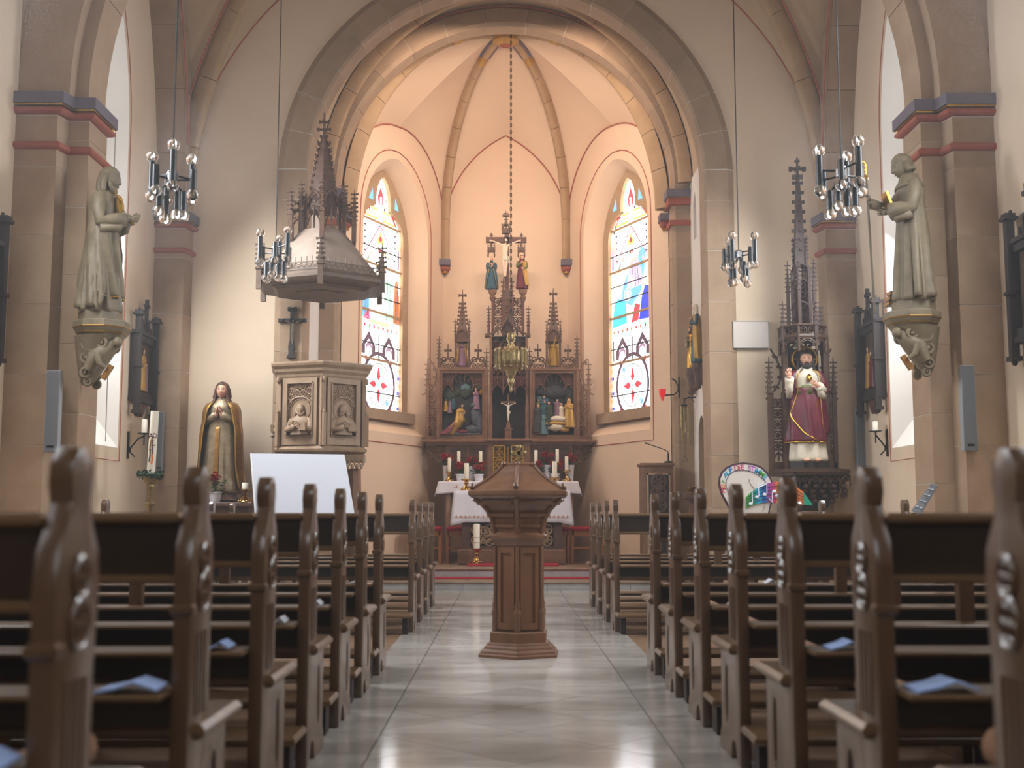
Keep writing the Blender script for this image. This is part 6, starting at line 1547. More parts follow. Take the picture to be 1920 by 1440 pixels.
# wall crucifix above the pulpit
cx_ = px(547, 620, 14.9)
cru = thing('wall_crucifix', (cx_.x, 14.93, PZ(547, 670, 14.9)), 'dark carved crucifix hanging on the stone jamb above the pulpit', 'crucifix')
mb = MB(); y = 14.92; Xq = lambda u: PX(u, 620, 14.9); Zq = lambda v: PZ(547, v, 14.9)
mb.box(Xq(543.5), Xq(550.5), y - .02, y + .02, Zq(655), Zq(580)); mb.box(Xq(530), Xq(565), y - .02, y + .02, Zq(604), Zq(597))
for u, v in ((547, 579), (529.5, 600.5), (565.5, 600.5)): cross_crocket(mb, Xq(u), y, Zq(v), .04, .016)
mb.loft([[(Xq(546.5) - r, y - .035, z), (Xq(546.5) + r, y - .035, z), (Xq(546.5) + r, y + .03, z), (Xq(546.5) - r, y + .03, z)] for r, z in ((.055, Zq(671)), (.045, Zq(667)), (.03, Zq(664)), (.035, Zq(650)), (.025, Zq(640)))]); mb.build('cross', 'oak_black', cru)
corpus((Xq(549), Zq(603)), Zq(600) - Zq(643), Xq(560) - Xq(548), y - .02, cru, 'statue_shade', 'statue_shade')

# ================================================================== WHITE BOARD BEFORE THE PULPIT
wb = thing('white_board', (PX(565, 960, 13.5), 13.5, 0), 'large blank white board leaning on an easel in front of the pulpit', 'board')
c4 = [px(472, 850, 13.56), px(645.5, 852, 13.56), px(672, 1010, 13.46), px(484, 1010, 13.46)]
n = (c4[1] - c4[0]).cross(c4[3] - c4[0]).normalized() * .035
if n.y < 0: n = -n
mb = MB(); mb.add([tuple(p) for p in c4] + [tuple(p + n) for p in c4], [(0, 1, 2, 3), (7, 6, 5, 4), (0, 4, 5, 1), (1, 5, 6, 2), (2, 6, 7, 3), (3, 7, 4, 0)]); mb.build('panel', 'white_board', wb)
e = c4[0]; mb = MB(); mb.beam(c4[0] - Vector((.008, 0, 0)) + n * .5, c4[3] - Vector((.008, 0, 0)) + n * .5, .02, .04, (0, 1, 0)); mb.build('edge_strip', 'board_edge', wb)
for u in (515, 630): p = px(u, 1000, 13.5); mb = MB(); mb.tube([(p.x, 13.51, .0), (p.x, 13.52, p.z)], .02, 8); mb.build('easel_leg', 'oak_mid', wb)
p = px(570, 1000, 13.6); mb = MB(); mb.tube([(p.x, 13.95, 0), (p.x, 13.56, p.z)], .02, 8); mb.build('easel_leg', 'oak_mid', wb)

# ================================================================== STATUES ON THE NAVE PIERS
def stone_console(cx, cy, zt, sx, label, zb):
    """polygonal bracket: slab, gilt lines and a carved corbel with a crouching figure"""
    t = thing('stone_bracket', (cx, cy, zb), label, 'bracket')
    def oct(r, z, k=1.0): return [(cx + r * k * math.cos(rad(a)), cy + r * math.sin(rad(a)), z) for a in (22.5, 67.5, 112.5, 157.5, 202.5, 247.5, 292.5, 337.5)]
    mb = MB(); mb.loft([oct(.20, zt - .14), oct(.235, zt - .09), oct(.25, zt - .065), oct(.25, zt - .01), oct(.24, zt)]); mb.build('bracket_slab', 'statue_stone', t)
    mb = MB(); mb.loft([oct(.252, zt - .068), oct(.256, zt - .062), oct(.252, zt - .056)]); mb.loft([oct(.222, zt - .118), oct(.228, zt - .112), oct(.222, zt - .106)]); mb.build('gilt_line', 'gilt', t)
    mb = MB(); bx = cx - sx * .13
    rows = []
    for q in range(9):
        k = q / 8; z = zt - .14 - (zt - .14 - zb) * k; r = .19 * (1 - k) ** .8 + .045; xx = cx * 1 - sx * (.02 + .10 * k)
        rows.append([(xx + r * math.cos(2 * PI * j / 14) * .9, cy + r * 1.0 * math.sin(2 * PI * j / 14), z) for j in range(14)])
    mb.loft(rows); mb.build('corbel', 'statue_stone', t, smooth=60)
    for dy in (-.17, .17):           # scrollwork
        mb = MB()
        for k, (dx, dz, R) in enumerate(((-.06, -.22, .055), (.06, -.21, .04), (-.08, -.34, .045), (-.09, -.47, .04), (-.07, -.55, .028))):
            yy = cy + dy * (1 - .9 * max(0, -dz - .2)); mb.ring((cx + sx * dx, yy, zt + dz), R, .017, (1, 0, 0), (0, 0, 1), 14, 6); mb.ell((cx + sx * dx, yy, zt + dz), R * .5, .02, R * .5, 8, 6)
        mb.build('scrollwork', 'statue_stone', t, smooth=True)
    mb = MB(); H0 = Vector((cx, cy - .08, zt))     # crouching bearer
    mb.tube([H0 + Vector((sx * .17, 0, -.18)), H0 + Vector((sx * .10, -.03, -.24)), H0 + Vector((sx * .0, -.07, -.33)), H0 + Vector((-sx * .06, -.06, -.45))], [.04, .06, .075, .05], 10)
    mb.tube([H0 + Vector((sx * .02, -.11, -.30)), H0 + Vector((sx * .06, -.14, -.40)), H0 + Vector((sx * .11, -.12, -.44))], [.03, .026, .02], 8)
    mb.ell(H0 + Vector((sx * .18, -.04, -.20)), .045, .045, .05, 10, 8); mb.build('bearer', 'statue_stone', t, smooth=True)
    mb = MB(); c = H0 + Vector((sx * .12, -.08, -.47)); mb.beam(c + Vector((sx * .03, 0, .06)), c + Vector((-sx * .045, 0, -.06)), .04, .045); mb.build('gilt_scroll', 'old_gold', t)
    return t
STN = dict(skin='statue_stone', robe='statue_stone', hair='statue_stone', sleeve='statue_stone', eye='statue_shade', lip='statue_stone')
# left: bearded saint with a lily
lx_, ly_ = -3.63, 10.5; ztop = PZ(183, 604, 10.5); zft = PZ(183, 588, 10.5); Hs = PZ(190, 317, 10.5) - zft
stone_console(lx_ + .02, ly_, ztop, 1, 'carved stone bracket with a crouching bearer under the saint holding a lily', PZ(165, 722, 10.5))
sL = thing('saint_statue', (lx_, ly_, ztop), 'olive grey stone statue of a bearded saint holding a gilded lily, on the left pier', 'statue')
mb = MB(); mb.prism([(lx_ + .19 * math.cos(rad(a)), ly_ + .19 * math.sin(rad(a))) for a in range(22, 382, 45)], lambda u, v, d: (u, v, d), ztop, zft + .005); mb.build('plinth', 'statue_stone', sL)
S = dict(STN, beard=1.5, hairlen=.08, tilt=(16, 0, 0), headfwd=-.02, fold=.15, twist=6, wide=.9, ph=1.0, headscale=1.15,
         arms={1: arm((.13, -.03, .62), (.05, -.155, .66), (-.3, -.7, .2), droop=True, cuff=.04), -1: arm((-.14, -.02, .61), (-.05, -.16, .635), (.35, -.7, .1), droop=True, cuff=.045)},
         mantle=[dict(mat='statue_stone', rows=[(.02, -25, 205, 1.12), (.15, -45, 215, 1.13), (.35, -70, 225, 1.15), (.5, -95, 230, 1.16), (.62, -60, 235, 1.2), (.80, -62, 242, 1.14), (.83, -60, 240, 1.10)], twist=9, fold=.20),
                 dict(mat='statue_stone', rows=[(.10, -150, -20, 1.10), (.28, -160, -30, 1.15), (.45, -165, -60, 1.17), (.56, -168, -100, 1.2)], twist=14, fold=.20, hem='gilt', hr=.004, edges=())])
place_parts(figure(S, 60), Vector((lx_, ly_, zft)), Hs, rad(90), sL)
mb = MB(); X_ = Matrix.Translation((lx_, ly_, zft)) @ Matrix.Rotation(rad(90), 4, 'Z') @ Matrix.Scale(Hs, 4); mb.xf = X_
mb.tube([(-.03, -.21, .60), (-.035, -.14, .70), (-.04, -.09, .80), (-.045, -.08, .84)], .006, 6)
for q in range(7): a = q * .9; mb.ell((-.04 + .022 * math.cos(a), -.115 + .014 * math.sin(a * 1.3), .775 + .02 * math.sin(a)), .014, .014, .014, 8, 6)
mb.build('gilt_lily', 'gilt', sL, smooth=True)
mb = MB(); mb.xf = X_; mb.tube([(-.02, -.098, .80), (-.03, -.112, .73), (-.02, -.118, .66)], [.022, .03, .02], 8); mb.build('gilt_tunic', 'gilt', sL, smooth=True)
# right: monk with crosier and book
rx_, ry_ = 3.655, 10.45; ztop = PZ(1727, 588, 10.5); zft = PZ(1727, 570, 10.5); Hs = PZ(1715, 296, 10.5) - zft
stone_console(rx_ - .02, ry_, ztop, -1, 'carved stone bracket with a crouching bearer under the monk with a crosier', PZ(1757, 700, 10.5))
sR = thing('saint_statue', (rx_, ry_, ztop), 'olive grey stone monk statue with crosier and gilt book on the right pier', 'statue')
mb = MB(); mb.prism([(rx_ + .19 * math.cos(rad(a)), ry_ + .19 * math.sin(rad(a))) for a in range(22, 382, 45)], lambda u, v, d: (u, v, d), ztop, zft + .005); mb.build('plinth', 'statue_stone', sR)
S = dict(STN, hairlen=.012, tilt=(22, 0, 0), headfwd=-.035, fold=.20, twist=.4, ph=.4, wide=.9, headscale=1.15,
         arms={1: arm((.15, -.04, .62), (.06, -.15, .60), (-.5, -.6, .1), droop=True, cuff=.055), -1: arm((-.13, -.08, .66), (-.07, -.235, .69), (.1, -.4, .8), cuff=.032, curl=.8)},
         mantle=[dict(mat='statue_stone', rows=[(.77, -180, 180, 1.12), (.82, -180, 180, 1.18), (.845, -180, 180, 1.5), (.87, -180, 180, 1.6)], twist=0, fold=.0, hem='gilt', hr=.004, edges=(), bottom=False),
                 dict(mat='statue_stone', rows=[(.02, -20, 200, 1.10), (.3, -25, 205, 1.10), (.6, -30, 210, 1.14), (.78, -40, 220, 1.1)], twist=.6, fold=.20)])
place_parts(figure(S, 60), Vector((rx_, ry_, zft)), Hs, rad(-90), sR)
X_ = Matrix.Translation((rx_, ry_, zft)) @ Matrix.Rotation(rad(-90), 4, 'Z') @ Matrix.Scale(Hs, 4)
mb = MB(); mb.xf = X_; mb.tube([(-.075, -.235, -.06), (-.078, -.25, .5), (-.08, -.262, .90)], .008, 8); cr = mb.build('crosier', 'statue_shade', sR, smooth=True)
mb = MB(); mb.xf = X_; mb.tube([(-.08, -.262, .88)] + [(-.08, -.262 - .0 + (-.022 + .022 * math.cos(t)) * (1 - t / 12), .95 + .04 * math.sin(t) * (1 - t / 12)) for t in [i * .35 for i in range(18)]], .008, 7); mb.lathe([(.012, .86), (.016, .875), (.012, .89)], (-.08, -.262, 0), 8); mb.build('gilt_crook', 'gilt', cr, smooth=True)
mb = MB(); mb.xf = X_; mb.add([(-.06, -.13, .66), (.05, -.13, .66), (.05, -.16, .75), (-.06, -.16, .75), (-.06, -.145, .655), (.05, -.145, .655), (.05, -.175, .745), (-.06, -.175, .745)], [(0, 1, 2, 3), (7, 6, 5, 4), (0, 4, 5, 1), (1, 5, 6, 2), (2, 6, 7, 3), (3, 7, 4, 0)]); mb.build('book', 'gilt', sR)
mb = MB(); mb.xf = X_
for q in range(3): mb.box(-.17 + .01 * q, -.07, -.14 + .006 * q, -.02, .034 * q, .034 * q + .026)
bp_ = mb.build('book_pile', 'statue_stone', sR); mb = MB(); mb.xf = X_
for q in range(3): mb.box(-.171 + .01 * q, -.069, -.141 + .006 * q, -.019, .034 * q + .008, .034 * q + .018)
mb.build('gilt_edges', 'gilt', bp_)

# ================================================================== MADONNA IN THE LEFT CORNER
mx = px(410, 940, 14.4)
tbl = thing('side_table', (mx.x, 14.2, 0), 'dark wooden side table under the golden Madonna', 'table')
x0, x1 = PX(374, 940, 14.1), PX(474, 940, 14.1); zt = PZ(410, 942, 14.1)
mb = MB(); mb.cham(x0, x1, 14.02, 14.85, zt - .05, zt, .008); mb.build('table_top', 'oak_dark', tbl); mb = MB(); mb.box(x0 + .05, x1 - .05, 14.08, 14.8, zt - .25, zt - .05); mb.build('apron', 'oak_dark', tbl)
for a in (x0 + .05, x1 - .11):
    for b in (14.08, 14.74): mb = MB(); mb.box(a, a + .06, b, b + .06, 0, zt - .2); mb.build('leg', 'oak_dark', tbl)
mad = thing('madonna_statue', (mx.x, 14.45, zt), 'gilded praying Madonna statue with brown veil in the left corner', 'statue')
zb = PZ(410, 926, 14.45); mb = MB(); mb.lathe([(.24, 0), (.25, .03), (.22, .06), (.2, zb - zt + .01)], (mx.x, 14.45, zt), 10); mb.build('plinth', 'oak_dark', mad)
S = dict(skin='skin', robe='robe_silver', hair='hair_brown', hairlen=.05, veil='oak_red', sleeve='robe_silver', fold=.09, twist=.6, arms=PRAY, wide=1.05, headscale=1.08,
         mantle=[dict(mat='old_gold', rows=[(.04, -28, 208, 1.28), (.2, -35, 215, 1.27), (.4, -38, 218, 1.38), (.6, -42, 222, 1.52), (.7, -48, 228, 1.42), (.80, -56, 236, 1.18), (.83, -60, 240, 1.12)], twist=4, fold=.10, hem='gilt', hr=.006),
                 dict(mat='old_gold', rows=[(.08, -100, -86, 1.10), (.3, -100, -86, 1.10), (.6, -100, -86, 1.12)], twist=0, fold=.02)])
place_parts(figure(S, 56), Vector((mx.x, 14.45, zb)), PZ(410, 718, 14.45) - zb, 0, mad)
flower_pot(403, 943, 922, 14.1, 24, 'red flowering plant in a white pot at the feet of the golden Madonna', zt, 5, 41, None, 1.25)
candlestick(459, 942, 905, 917, 14.1, 6.2, 'short white candle on a squat brass foot beside the white board', 13, zt)

# ================================================================== PASCHAL CANDLE
pc = px(283, 882, 12.9); cx2 = px(288, 800, 12.9).x; s = 12.9 / FPX; x = pc.x; Zp = lambda v: PZ(286, v, 12.9)
pas = thing('paschal_candle', (x, 12.9, 0), 'tall white Easter candle with red cross on a brass stand with green wreath', 'candle stand')
mb = MB(); mb.lathe([(.17, 0), (.17, .03), (.12, .06), (.05, .1), (.030, .2), (.030, Zp(955)), (.055, Zp(947)), (.06, Zp(944)), (.03, Zp(941)), (.034, Zp(915)), (.045, Zp(912)), (.04, Zp(909)), (.07, Zp(904)), (.075, Zp(900)), (.10, Zp(895)), (.105, Zp(888)), (0, Zp(888))], (x, 12.9, 0), 16); mb.build('brass_stand', 'brass_old', pas, smooth=50)
mb = MB(); mb.tube([(x + .0, 12.9, Zp(888)), (cx2 + .01, 12.9, Zp(771))], 7.6 * s, 24); cdl = mb.build('candle', 'wax', pas, smooth=50)
rnd = random.Random(3); mb = MB()
for i in range(150):
    a = rnd.uniform(0, 2 * PI); R = .115 + rnd.gauss(0, .018); c = Vector((x + R * math.cos(a), 12.9 + R * math.sin(a), Zp(890) + rnd.gauss(0, .022))); d = Vector((rnd.gauss(0, 1), rnd.gauss(0, 1), rnd.gauss(0, 1))).normalized(); q = d.cross(Vector((.2, .9, .3))).normalized()
    mb.add([c - d * .025, c + q * .011, c + d * .025, c - q * .011], [(0, 1, 2, 3)])
mb.ring((x, 12.9, Zp(890)), .11, .022, (1, 0, 0), (0, 1, 0), 20, 6); mb.build('wreath', 'leaf_dark', pas)
r = 7.6 * s + .001
def on_candle(pts, z, m, nm, w=.006):   # painted strokes on the front of the candle
    mb = MB(); mb.tube([(x + .012 + r * math.sin(a), 12.9 - r * math.cos(a), z + h) for a, h in pts], w, 5); mb.build(nm, m, cdl)
z = Zp(842)
on_candle([(0.25, -.14), (0.25, .13)], z, 'mantle_red', 'painted_cross'); on_candle([(-.55, .04), (0.25, .04), (.9, .04)], z, 'mantle_red', 'painted_cross')
on_candle([(-.5, -.02), (-.3, .07), (0, .11), (.2, .10)], z, 'ochre', 'painted_arc', .010); on_candle([(-.6, -.14), (-.35, -.08), (-.3, 0)], z, 'leaf', 'painted_leaf', .008); on_candle([(.1, -.16), (.3, -.11), (.15, -.06)], z, 'paint_horange', 'painted_flame', .010)
def letter_mesh(ch, size):
    cu_ = bpy.data.curves.new('t', 'FONT'); cu_.body = ch; cu_.size = size; cu_.align_x = 'CENTER'; cu_.align_y = 'CENTER'; cu_.offset = size * .02
    o = bpy.data.objects.new('t', cu_); COL.objects.link(o); bpy.context.view_layer.update()
    me = bpy.data.meshes.new_from_object(o.evaluated_get(bpy.context.evaluated_depsgraph_get())); bpy.data.objects.remove(o); bpy.data.curves.remove(cu_); return me
def letter(ch, size, loc, roll, m, parent, name='painted_letter', rz=0.0):
    me = letter_mesh(ch, size); me.materials.clear(); me.materials.append(MATS[m])
    me.transform(Matrix.Translation(loc) @ Matrix.Rotation(rz, 4, 'Z') @ Matrix.Rotation(PI / 2, 4, 'X') @ Matrix.Rotation(roll, 4, 'Z')); return link(name, me, parent)
letter('A', .075, (x + .0, 12.9 - r - .004, Zp(818)), 0, 'mantle_red', cdl, rz=-.0); letter('\u03a9', .075, (x + .042, 12.9 - r + .009, Zp(818)), 0, 'mantle_red', cdl, rz=.9)

# ================================================================== STATIONS, SCONCES, SPEAKERS, CORD
def station(sx, ya, yb, vt, vb, ref, label, cols):
    """framed relief on the side wall, with pinnacles"""
    X0 = sx * XW; ym = (ya + yb) / 2; z1, z0 = vt, vb
    t = thing('station_picture', (X0, ym, z0 - .2), label, 'picture', 'stations of the cross on the side walls'); F = lambda y, z, d: (X0 - sx * d, y, z)
    mb = MB()
    for a, b, c, e in ((ya, ya + .07, z0, z1), (yb - .07, yb, z0, z1), (ya + .07, yb - .07, z0, z0 + .07), (ya + .07, yb - .07, z1 - .07, z1)): mb.prism([(a, c), (b, c), (b, e), (a, e)], F, .01, .09)
    mb.prism([(ya - .03, z1), (yb + .03, z1), (yb + .03, z1 + .04), (ya - .03, z1 + .04)], F, .01, .12); mb.prism([(ya - .02, z0 - .05), (yb + .02, z0 - .05), (yb + .02, z0), (ya - .02, z0)], F, .01, .11); mb.build('frame', 'oak_black', t)
    mb = MB(); mb.prism([(ya + .07, z0 + .07), (yb - .07, z0 + .07), (yb - .07, z1 - .07), (ya + .07, z1 - .07)], F, .015, .04); mb.build('picture_ground', 'picture_brown', t)
    for yy in (ya + .02, yb - .02):
        p = F(yy, 0, .10); mb = MB(); mb.box(p[0] - .035, p[0] + .035, yy - .035, yy + .035, z0 - .18, z1 + .22); mb.box(p[0] - .06, p[0] + .06, yy - .06, yy + .06, z1 + .22, z1 + .25); mb.box(p[0] - .045, p[0] + .045, yy - .045, yy + .045, z1 + .25, z1 + .28)
        for j in (-1, 1): mb.box(p[0] - .01, p[0] + .01, yy + j * .045 - .012, yy + j * .045 + .012, z1 + .25, z1 + .30)
        mb.box(p[0] - .05, p[0] + .05, yy - .05, yy + .05, z0 - .2, z0 - .16); mb.ell((p[0], yy, z0 - .21), .03, .03, .03, 8, 6); mb.box(p[0] - .05, p[0] + .05, yy - .05, yy + .05, (z0 + z1) / 2 - .03, (z0 + z1) / 2); mb.build('corner_post', 'oak_black', t)
    p = F(ym, 0, .08); mb = MB(); mb.box(p[0] - .02, p[0] + .02, ym - .02, ym + .02, z1 + .04, z1 + .46); mb.box(p[0] - .02, p[0] + .02, ym - .07, ym + .07, z1 + .36, z1 + .40); mb.box(p[0] - .03, p[0] + .03, ym - .06, ym + .06, z1 + .18, z1 + .21)
    for j in (-2, -1, 1, 2): mb.box(p[0] - .015, p[0] + .015, ym + j * .08 - .015, ym + j * .08 + .015, z1 + .04, z1 + (.2 if abs(j) == 1 else .12))
    mb.ring((p[0], ym - .08, z1 + .10), .05, .012, (0, 1, 0), (0, 0, 1), 10, 5); mb.ring((p[0], ym + .08, z1 + .10), .05, .012, (0, 1, 0), (0, 0, 1), 10, 5); mb.build('cresting', 'oak_black', t)
    mb = MB(); mb.prism([(ym - .12, z0 - .05), (ym + .12, z0 - .05), (ym + .07, z0 - .16), (ym, z0 - .22), (ym - .07, z0 - .16)], F, .01, .07); mb.build('pendant', 'oak_red', t)
    for q, (dy, h, m) in enumerate(cols):
        S = dict(SMALL, robe=m, fold=.1, wide=1.15, hair='hair_brown', arms=PRAY if q % 2 else {}); P = figure(S, 24)
        for nm, (m_, mm) in P.items(): m_.v = [(a[0], a[1] * .35, a[2]) for a in m_.v]
        place_single(P, Vector(F(ym + dy, z0 + .10, .045)), h, rad(90) * sx * -1 if True else 0, t, 'painted_figure')
zt_, zb_ = PZ(255, 632, 14.25), PZ(255, 748, 14.25)
station(-1, 13.90, 14.62, zt_, zb_, None, 'dark framed Way of the Cross picture on the left wall beside the corner pilaster', [(-.15, .42, 'robe_white'), (.05, .52, 'ochre'), (.17, .36, 'violet')])
zt_, zb_ = PZ(1660, 612, 14.1), PZ(1660, 742, 14.1)
station(1, 13.72, 14.45, zt_, zb_, None, 'dark framed Way of the Cross picture on the right wall beside the corner pilaster', [(-.15, .5, 'robe_white'), (.05, .45, 'mantle_red'), (.17, .52, 'ochre')])
station(-1, 9.38, 10.11, PZ(2, 470, 10.2), PZ(2, 640, 10.2), None, 'dark framed Way of the Cross picture cut by the left edge of the view', [(-.1, .5, 'robe_white'), (.1, .5, 'mantle_red')])
station(1, 9.30, 10.03, PZ(1915, 470, 10.2), PZ(1915, 640, 10.2), None, 'dark framed Way of the Cross picture cut by the right edge of the view', [(-.1, .5, 'ochre'), (.1, .5, 'mantle_blue')])
def sconce(sx, y, v0, v1, u, uc, vc0, vc1, label):
    X0 = sx * XW; z0, z1 = PZ(u, v1, y), PZ(u, v0, y); xc = PX(uc, v0, y)
    t = thing('wall_candle_holder', (X0, y, z0), label, 'candle holder', 'wrought iron wall candle holders')
    mb = MB(); mb.box(min(X0, X0 - sx * .02), max(X0, X0 - sx * .02), y - .02, y + .02, z0, z1 + .12)
    mb.tube([(X0 - sx * .02, y, z0 + .08), (X0 - sx * .05, y, z1 - .06), (X0 - sx * .13, y, z1 + .04), (xc, y, z1 + .06)], .009, 6); mb.tube([(X0 - sx * .02, y, z0 + .15), (X0 - sx * .04, y, z0 + .07), (X0 - sx * .09, y, z0 + .02)], .008, 6)
    mb.tube([(xc, y, z1 - .04), (xc, y, z1 + .09)], .008, 6); mb.lathe([(.01, 0), (.075, .015), (.08, .02), (0, .02)], (xc, y, z1 + .08), 14); mb.build('iron_bracket', 'black_iron', t)
    mb = MB(); mb.lathe([(.034, 0), (.034, PZ(uc, vc0, y) - z1 - .1), (.028, PZ(uc, vc0, y) - z1 - .09), (0, PZ(uc, vc0, y) - z1 - .1)], (xc, y, z1 + .10), 14); mb.build('candle', 'wax', t, smooth=50)
sconce(-1, 13.95, 828, 860, 243, 270, 788, 815, 'black iron wall bracket with a cream candle below the left picture')
sconce(1, 13.75, 824, 856, 1670, 1642, 792, 816, 'black iron wall bracket with a cream candle below the right picture')
def speaker(u0, u1, v0, v1, y, label, d=.07):
    x0, x1, z0, z1 = PX(u0, v1, y), PX(u1, v1, y), PZ(u0, v1, y), PZ(u0, v0, y)
    t = thing('column_speaker', ((x0 + x1) / 2, y, z0), label, 'loudspeaker', 'slim grey column loudspeakers')
    mb = MB(); mb.cham(x0, x1, y, y + d, z0, z1, .004); mb.build('housing', 'speaker_frame', t); mb = MB(); mb.box(x0 + .006, x1 - .006, y - .006, y, z0 + .008, z1 - .008); mb.build('grille', 'speaker_grey', t)
    mb = MB(); mb.box((x0 + x1) / 2 - .03, (x0 + x1) / 2 + .03, y - .009, y - .006, z0 + .04, z0 + .06); mb.build('badge', 'black_iron', t)
    mb = MB(); mb.box((x0 + x1) / 2 - .02, (x0 + x1) / 2 + .02, y + d, y + d + .12, z1 - .12, z1 - .06); mb.box((x0 + x1) / 2 - .02, (x0 + x1) / 2 + .02, y + d, y + d + .12, z0 + .06, z0 + .12); mb.build('bracket', 'black_iron', t)
speaker(81, 107, 694, 848, 10.36, 'slim grey column loudspeaker on the left pier')
speaker(1808, 1834, 685, 845, 10.36, 'slim grey column loudspeaker on the right pier')
speaker(1608, 1625, 760, 882, 14.62, 'slim grey column loudspeaker on the right corner pilaster')
speaker(293, 303, 772, 885, 14.62, 'slim grey column loudspeaker behind the Easter candle')
pcx = px(199, 800, 13.3)
cord = thing('window_pull_chain', (pcx.x - .0, 13.3, PZ(199, 930, 13.3)), 'thin pull cord ending in a small chain hanging before the left window', 'pull chain')
mb = MB(); mb.tube([(pcx.x, 13.3, PZ(199, 868, 13.3)), (pcx.x - .02, 13.3, 5.5)], .004, 5); mb.build('cord', 'black_iron', cord)
mb = MB(); z = PZ(199, 928, 13.3); i = 0
while z < PZ(199, 868, 13.3):
    ax = Vector((1, 0, 0)) if i % 2 else Vector((0, 1, 0)); mb.tube([Vector((pcx.x, 13.3, z)) + ax * (.011 * math.cos(t)) + Vector((0, 0, .024 * math.sin(t))) for t in [2 * PI * k / 8 for k in range(9)]], .004, 4); z += .036; i += 1
mb.ring((pcx.x, 13.3, PZ(199, 930, 13.3)), .02, .005, (1, 0, 0), (0, 0, 1), 10, 5); mb.build('chain_end', 'black_iron', cord)

# ================================================================== CHANDELIERS
def chandelier(rot):
    t = localthing('pendant_chandelier', 'x', 'chandelier', 'globe bulb chandeliers'); br = .047
    mb = MB(); mb.lathe([(.0, -.05), (.035, -.05), (.05, -.03), (.05, .03), (.035, .05), (0, .05)], (0, 0, 0), 6); mb.build('hub', 'chrome', t)
    mb = MB(); mb.tube([(0, 0, .05), (0, 0, 5.2)], .006, 6); mb.build('suspension_wire', 'black_iron', t)
    spots = []
    for q in range(3): spots.append((.175, rot + q * 2 * PI / 3 - PI / 2, .02 + .03 * (q == 0), .24, True))
    for q in range(3): spots.append((.165, rot + q * 2 * PI / 3 - PI / 2 + 1.25, -.02, .16, False))
    for q in range(4): spots.append((.10, rot + q * PI / 2 + .4, -.17 - .03 * (q % 2), .15, False))
    for R, a, zc, L, both in spots:
        x, y = R * math.cos(a), R * math.sin(a)
        mb = MB(); mb.tube([(0, 0, min(max(zc, -.03), .03)), (x, y, zc + (.06 if zc < -.1 else 0))], .008, 6); mb.build('arm', 'lamp_tube', t)
        mb = MB(); mb.lathe([(0, -L / 2), (.026, -L / 2), (.026, L / 2), (0, L / 2)], (x, y, zc), 12); tu = mb.build('tube_socket', 'lamp_tube', t, smooth=40)
        for s_ in ((1, -1) if both else (-1,)):
            zb = zc + s_ * (L / 2 + br * .86); mb = MB(); mb.ell((x, y, zb), br, br, br, 20, 14); b = mb.build('globe_bulb', 'bulb_glass', t, smooth=True)
            mb = MB(); mb.tube([(x, y, zb - s_ * br * .8), (x, y, zb - s_ * br * .1)], [.012, .006], 6); mb.tube([(x - .012, y, zb), (x, y, zb + s_ * .008), (x + .012, y, zb)], .002, 4); mb.build('bulb_stem', 'filament', b)
    return t
ch0 = chandelier(.3); P_ = px(323, 333, 9.0); ch0.location = P_; ch0['label'] = 'chandelier of clear globe bulbs on black tubes, hanging near the left pier'
bpy.context.view_layer.update()
for u, v, y, lab, r in ((517, 470, 12.8, 'chandelier of clear globe bulbs hanging in front of the pulpit canopy', .7), (1578, 325, 9.0, 'chandelier of clear globe bulbs on black tubes, hanging near the right pier', .25), (1385, 478, 12.8, 'chandelier of clear globe bulbs hanging right of the chancel arch', 1.2)):
    copy_tree(ch0, px(u, v, y), r, lab)

# ================================================================== SACRED HEART SHRINE
YH = 14.5; HX = lambda u: PX(u, 800, YH); HZ_ = lambda v: PZ(1510, v, YH)
shr = thing('carved_shrine', (HX(1512), YH, PZ(1512, 955, YH)), 'tall dark oak Gothic shrine with spire around the statue on the right', 'shrine')
M1 = 'shrine_oak'
mb = MB(); mb.box(HX(1480), HX(1547), YH + .22, YH + .26, HZ_(878), HZ_(650)); mb.build('niche_back', 'oak_black', shr)
mb = MB(); P_ = [(HX(1449), YH + .3), (HX(1449), YH + .0), (HX(1475), YH - .28), (HX(1560), YH - .28), (HX(1592), YH + .0), (HX(1592), YH + .3)]
mb.prism(P_, lambda u, v, d: (u, v, d), HZ_(887), HZ_(880)); P2 = [(p[0] * .98 + HX(1520) * .02, p[1] + .02) for p in P_]; mb.prism(P2, lambda u, v, d: (u, v, d), HZ_(892), HZ_(887)); mb.build('shelf', M1, shr)
mb = MB()
for u in (1474, 1549):
    x = HX(u); mb.box(x - .03, x + .03, YH - .06, YH + .04, HZ_(880), HZ_(650)); mb.box(x - .04, x + .04, YH - .08, YH + .05, HZ_(880), HZ_(850))
mb.build('column', M1, shr)
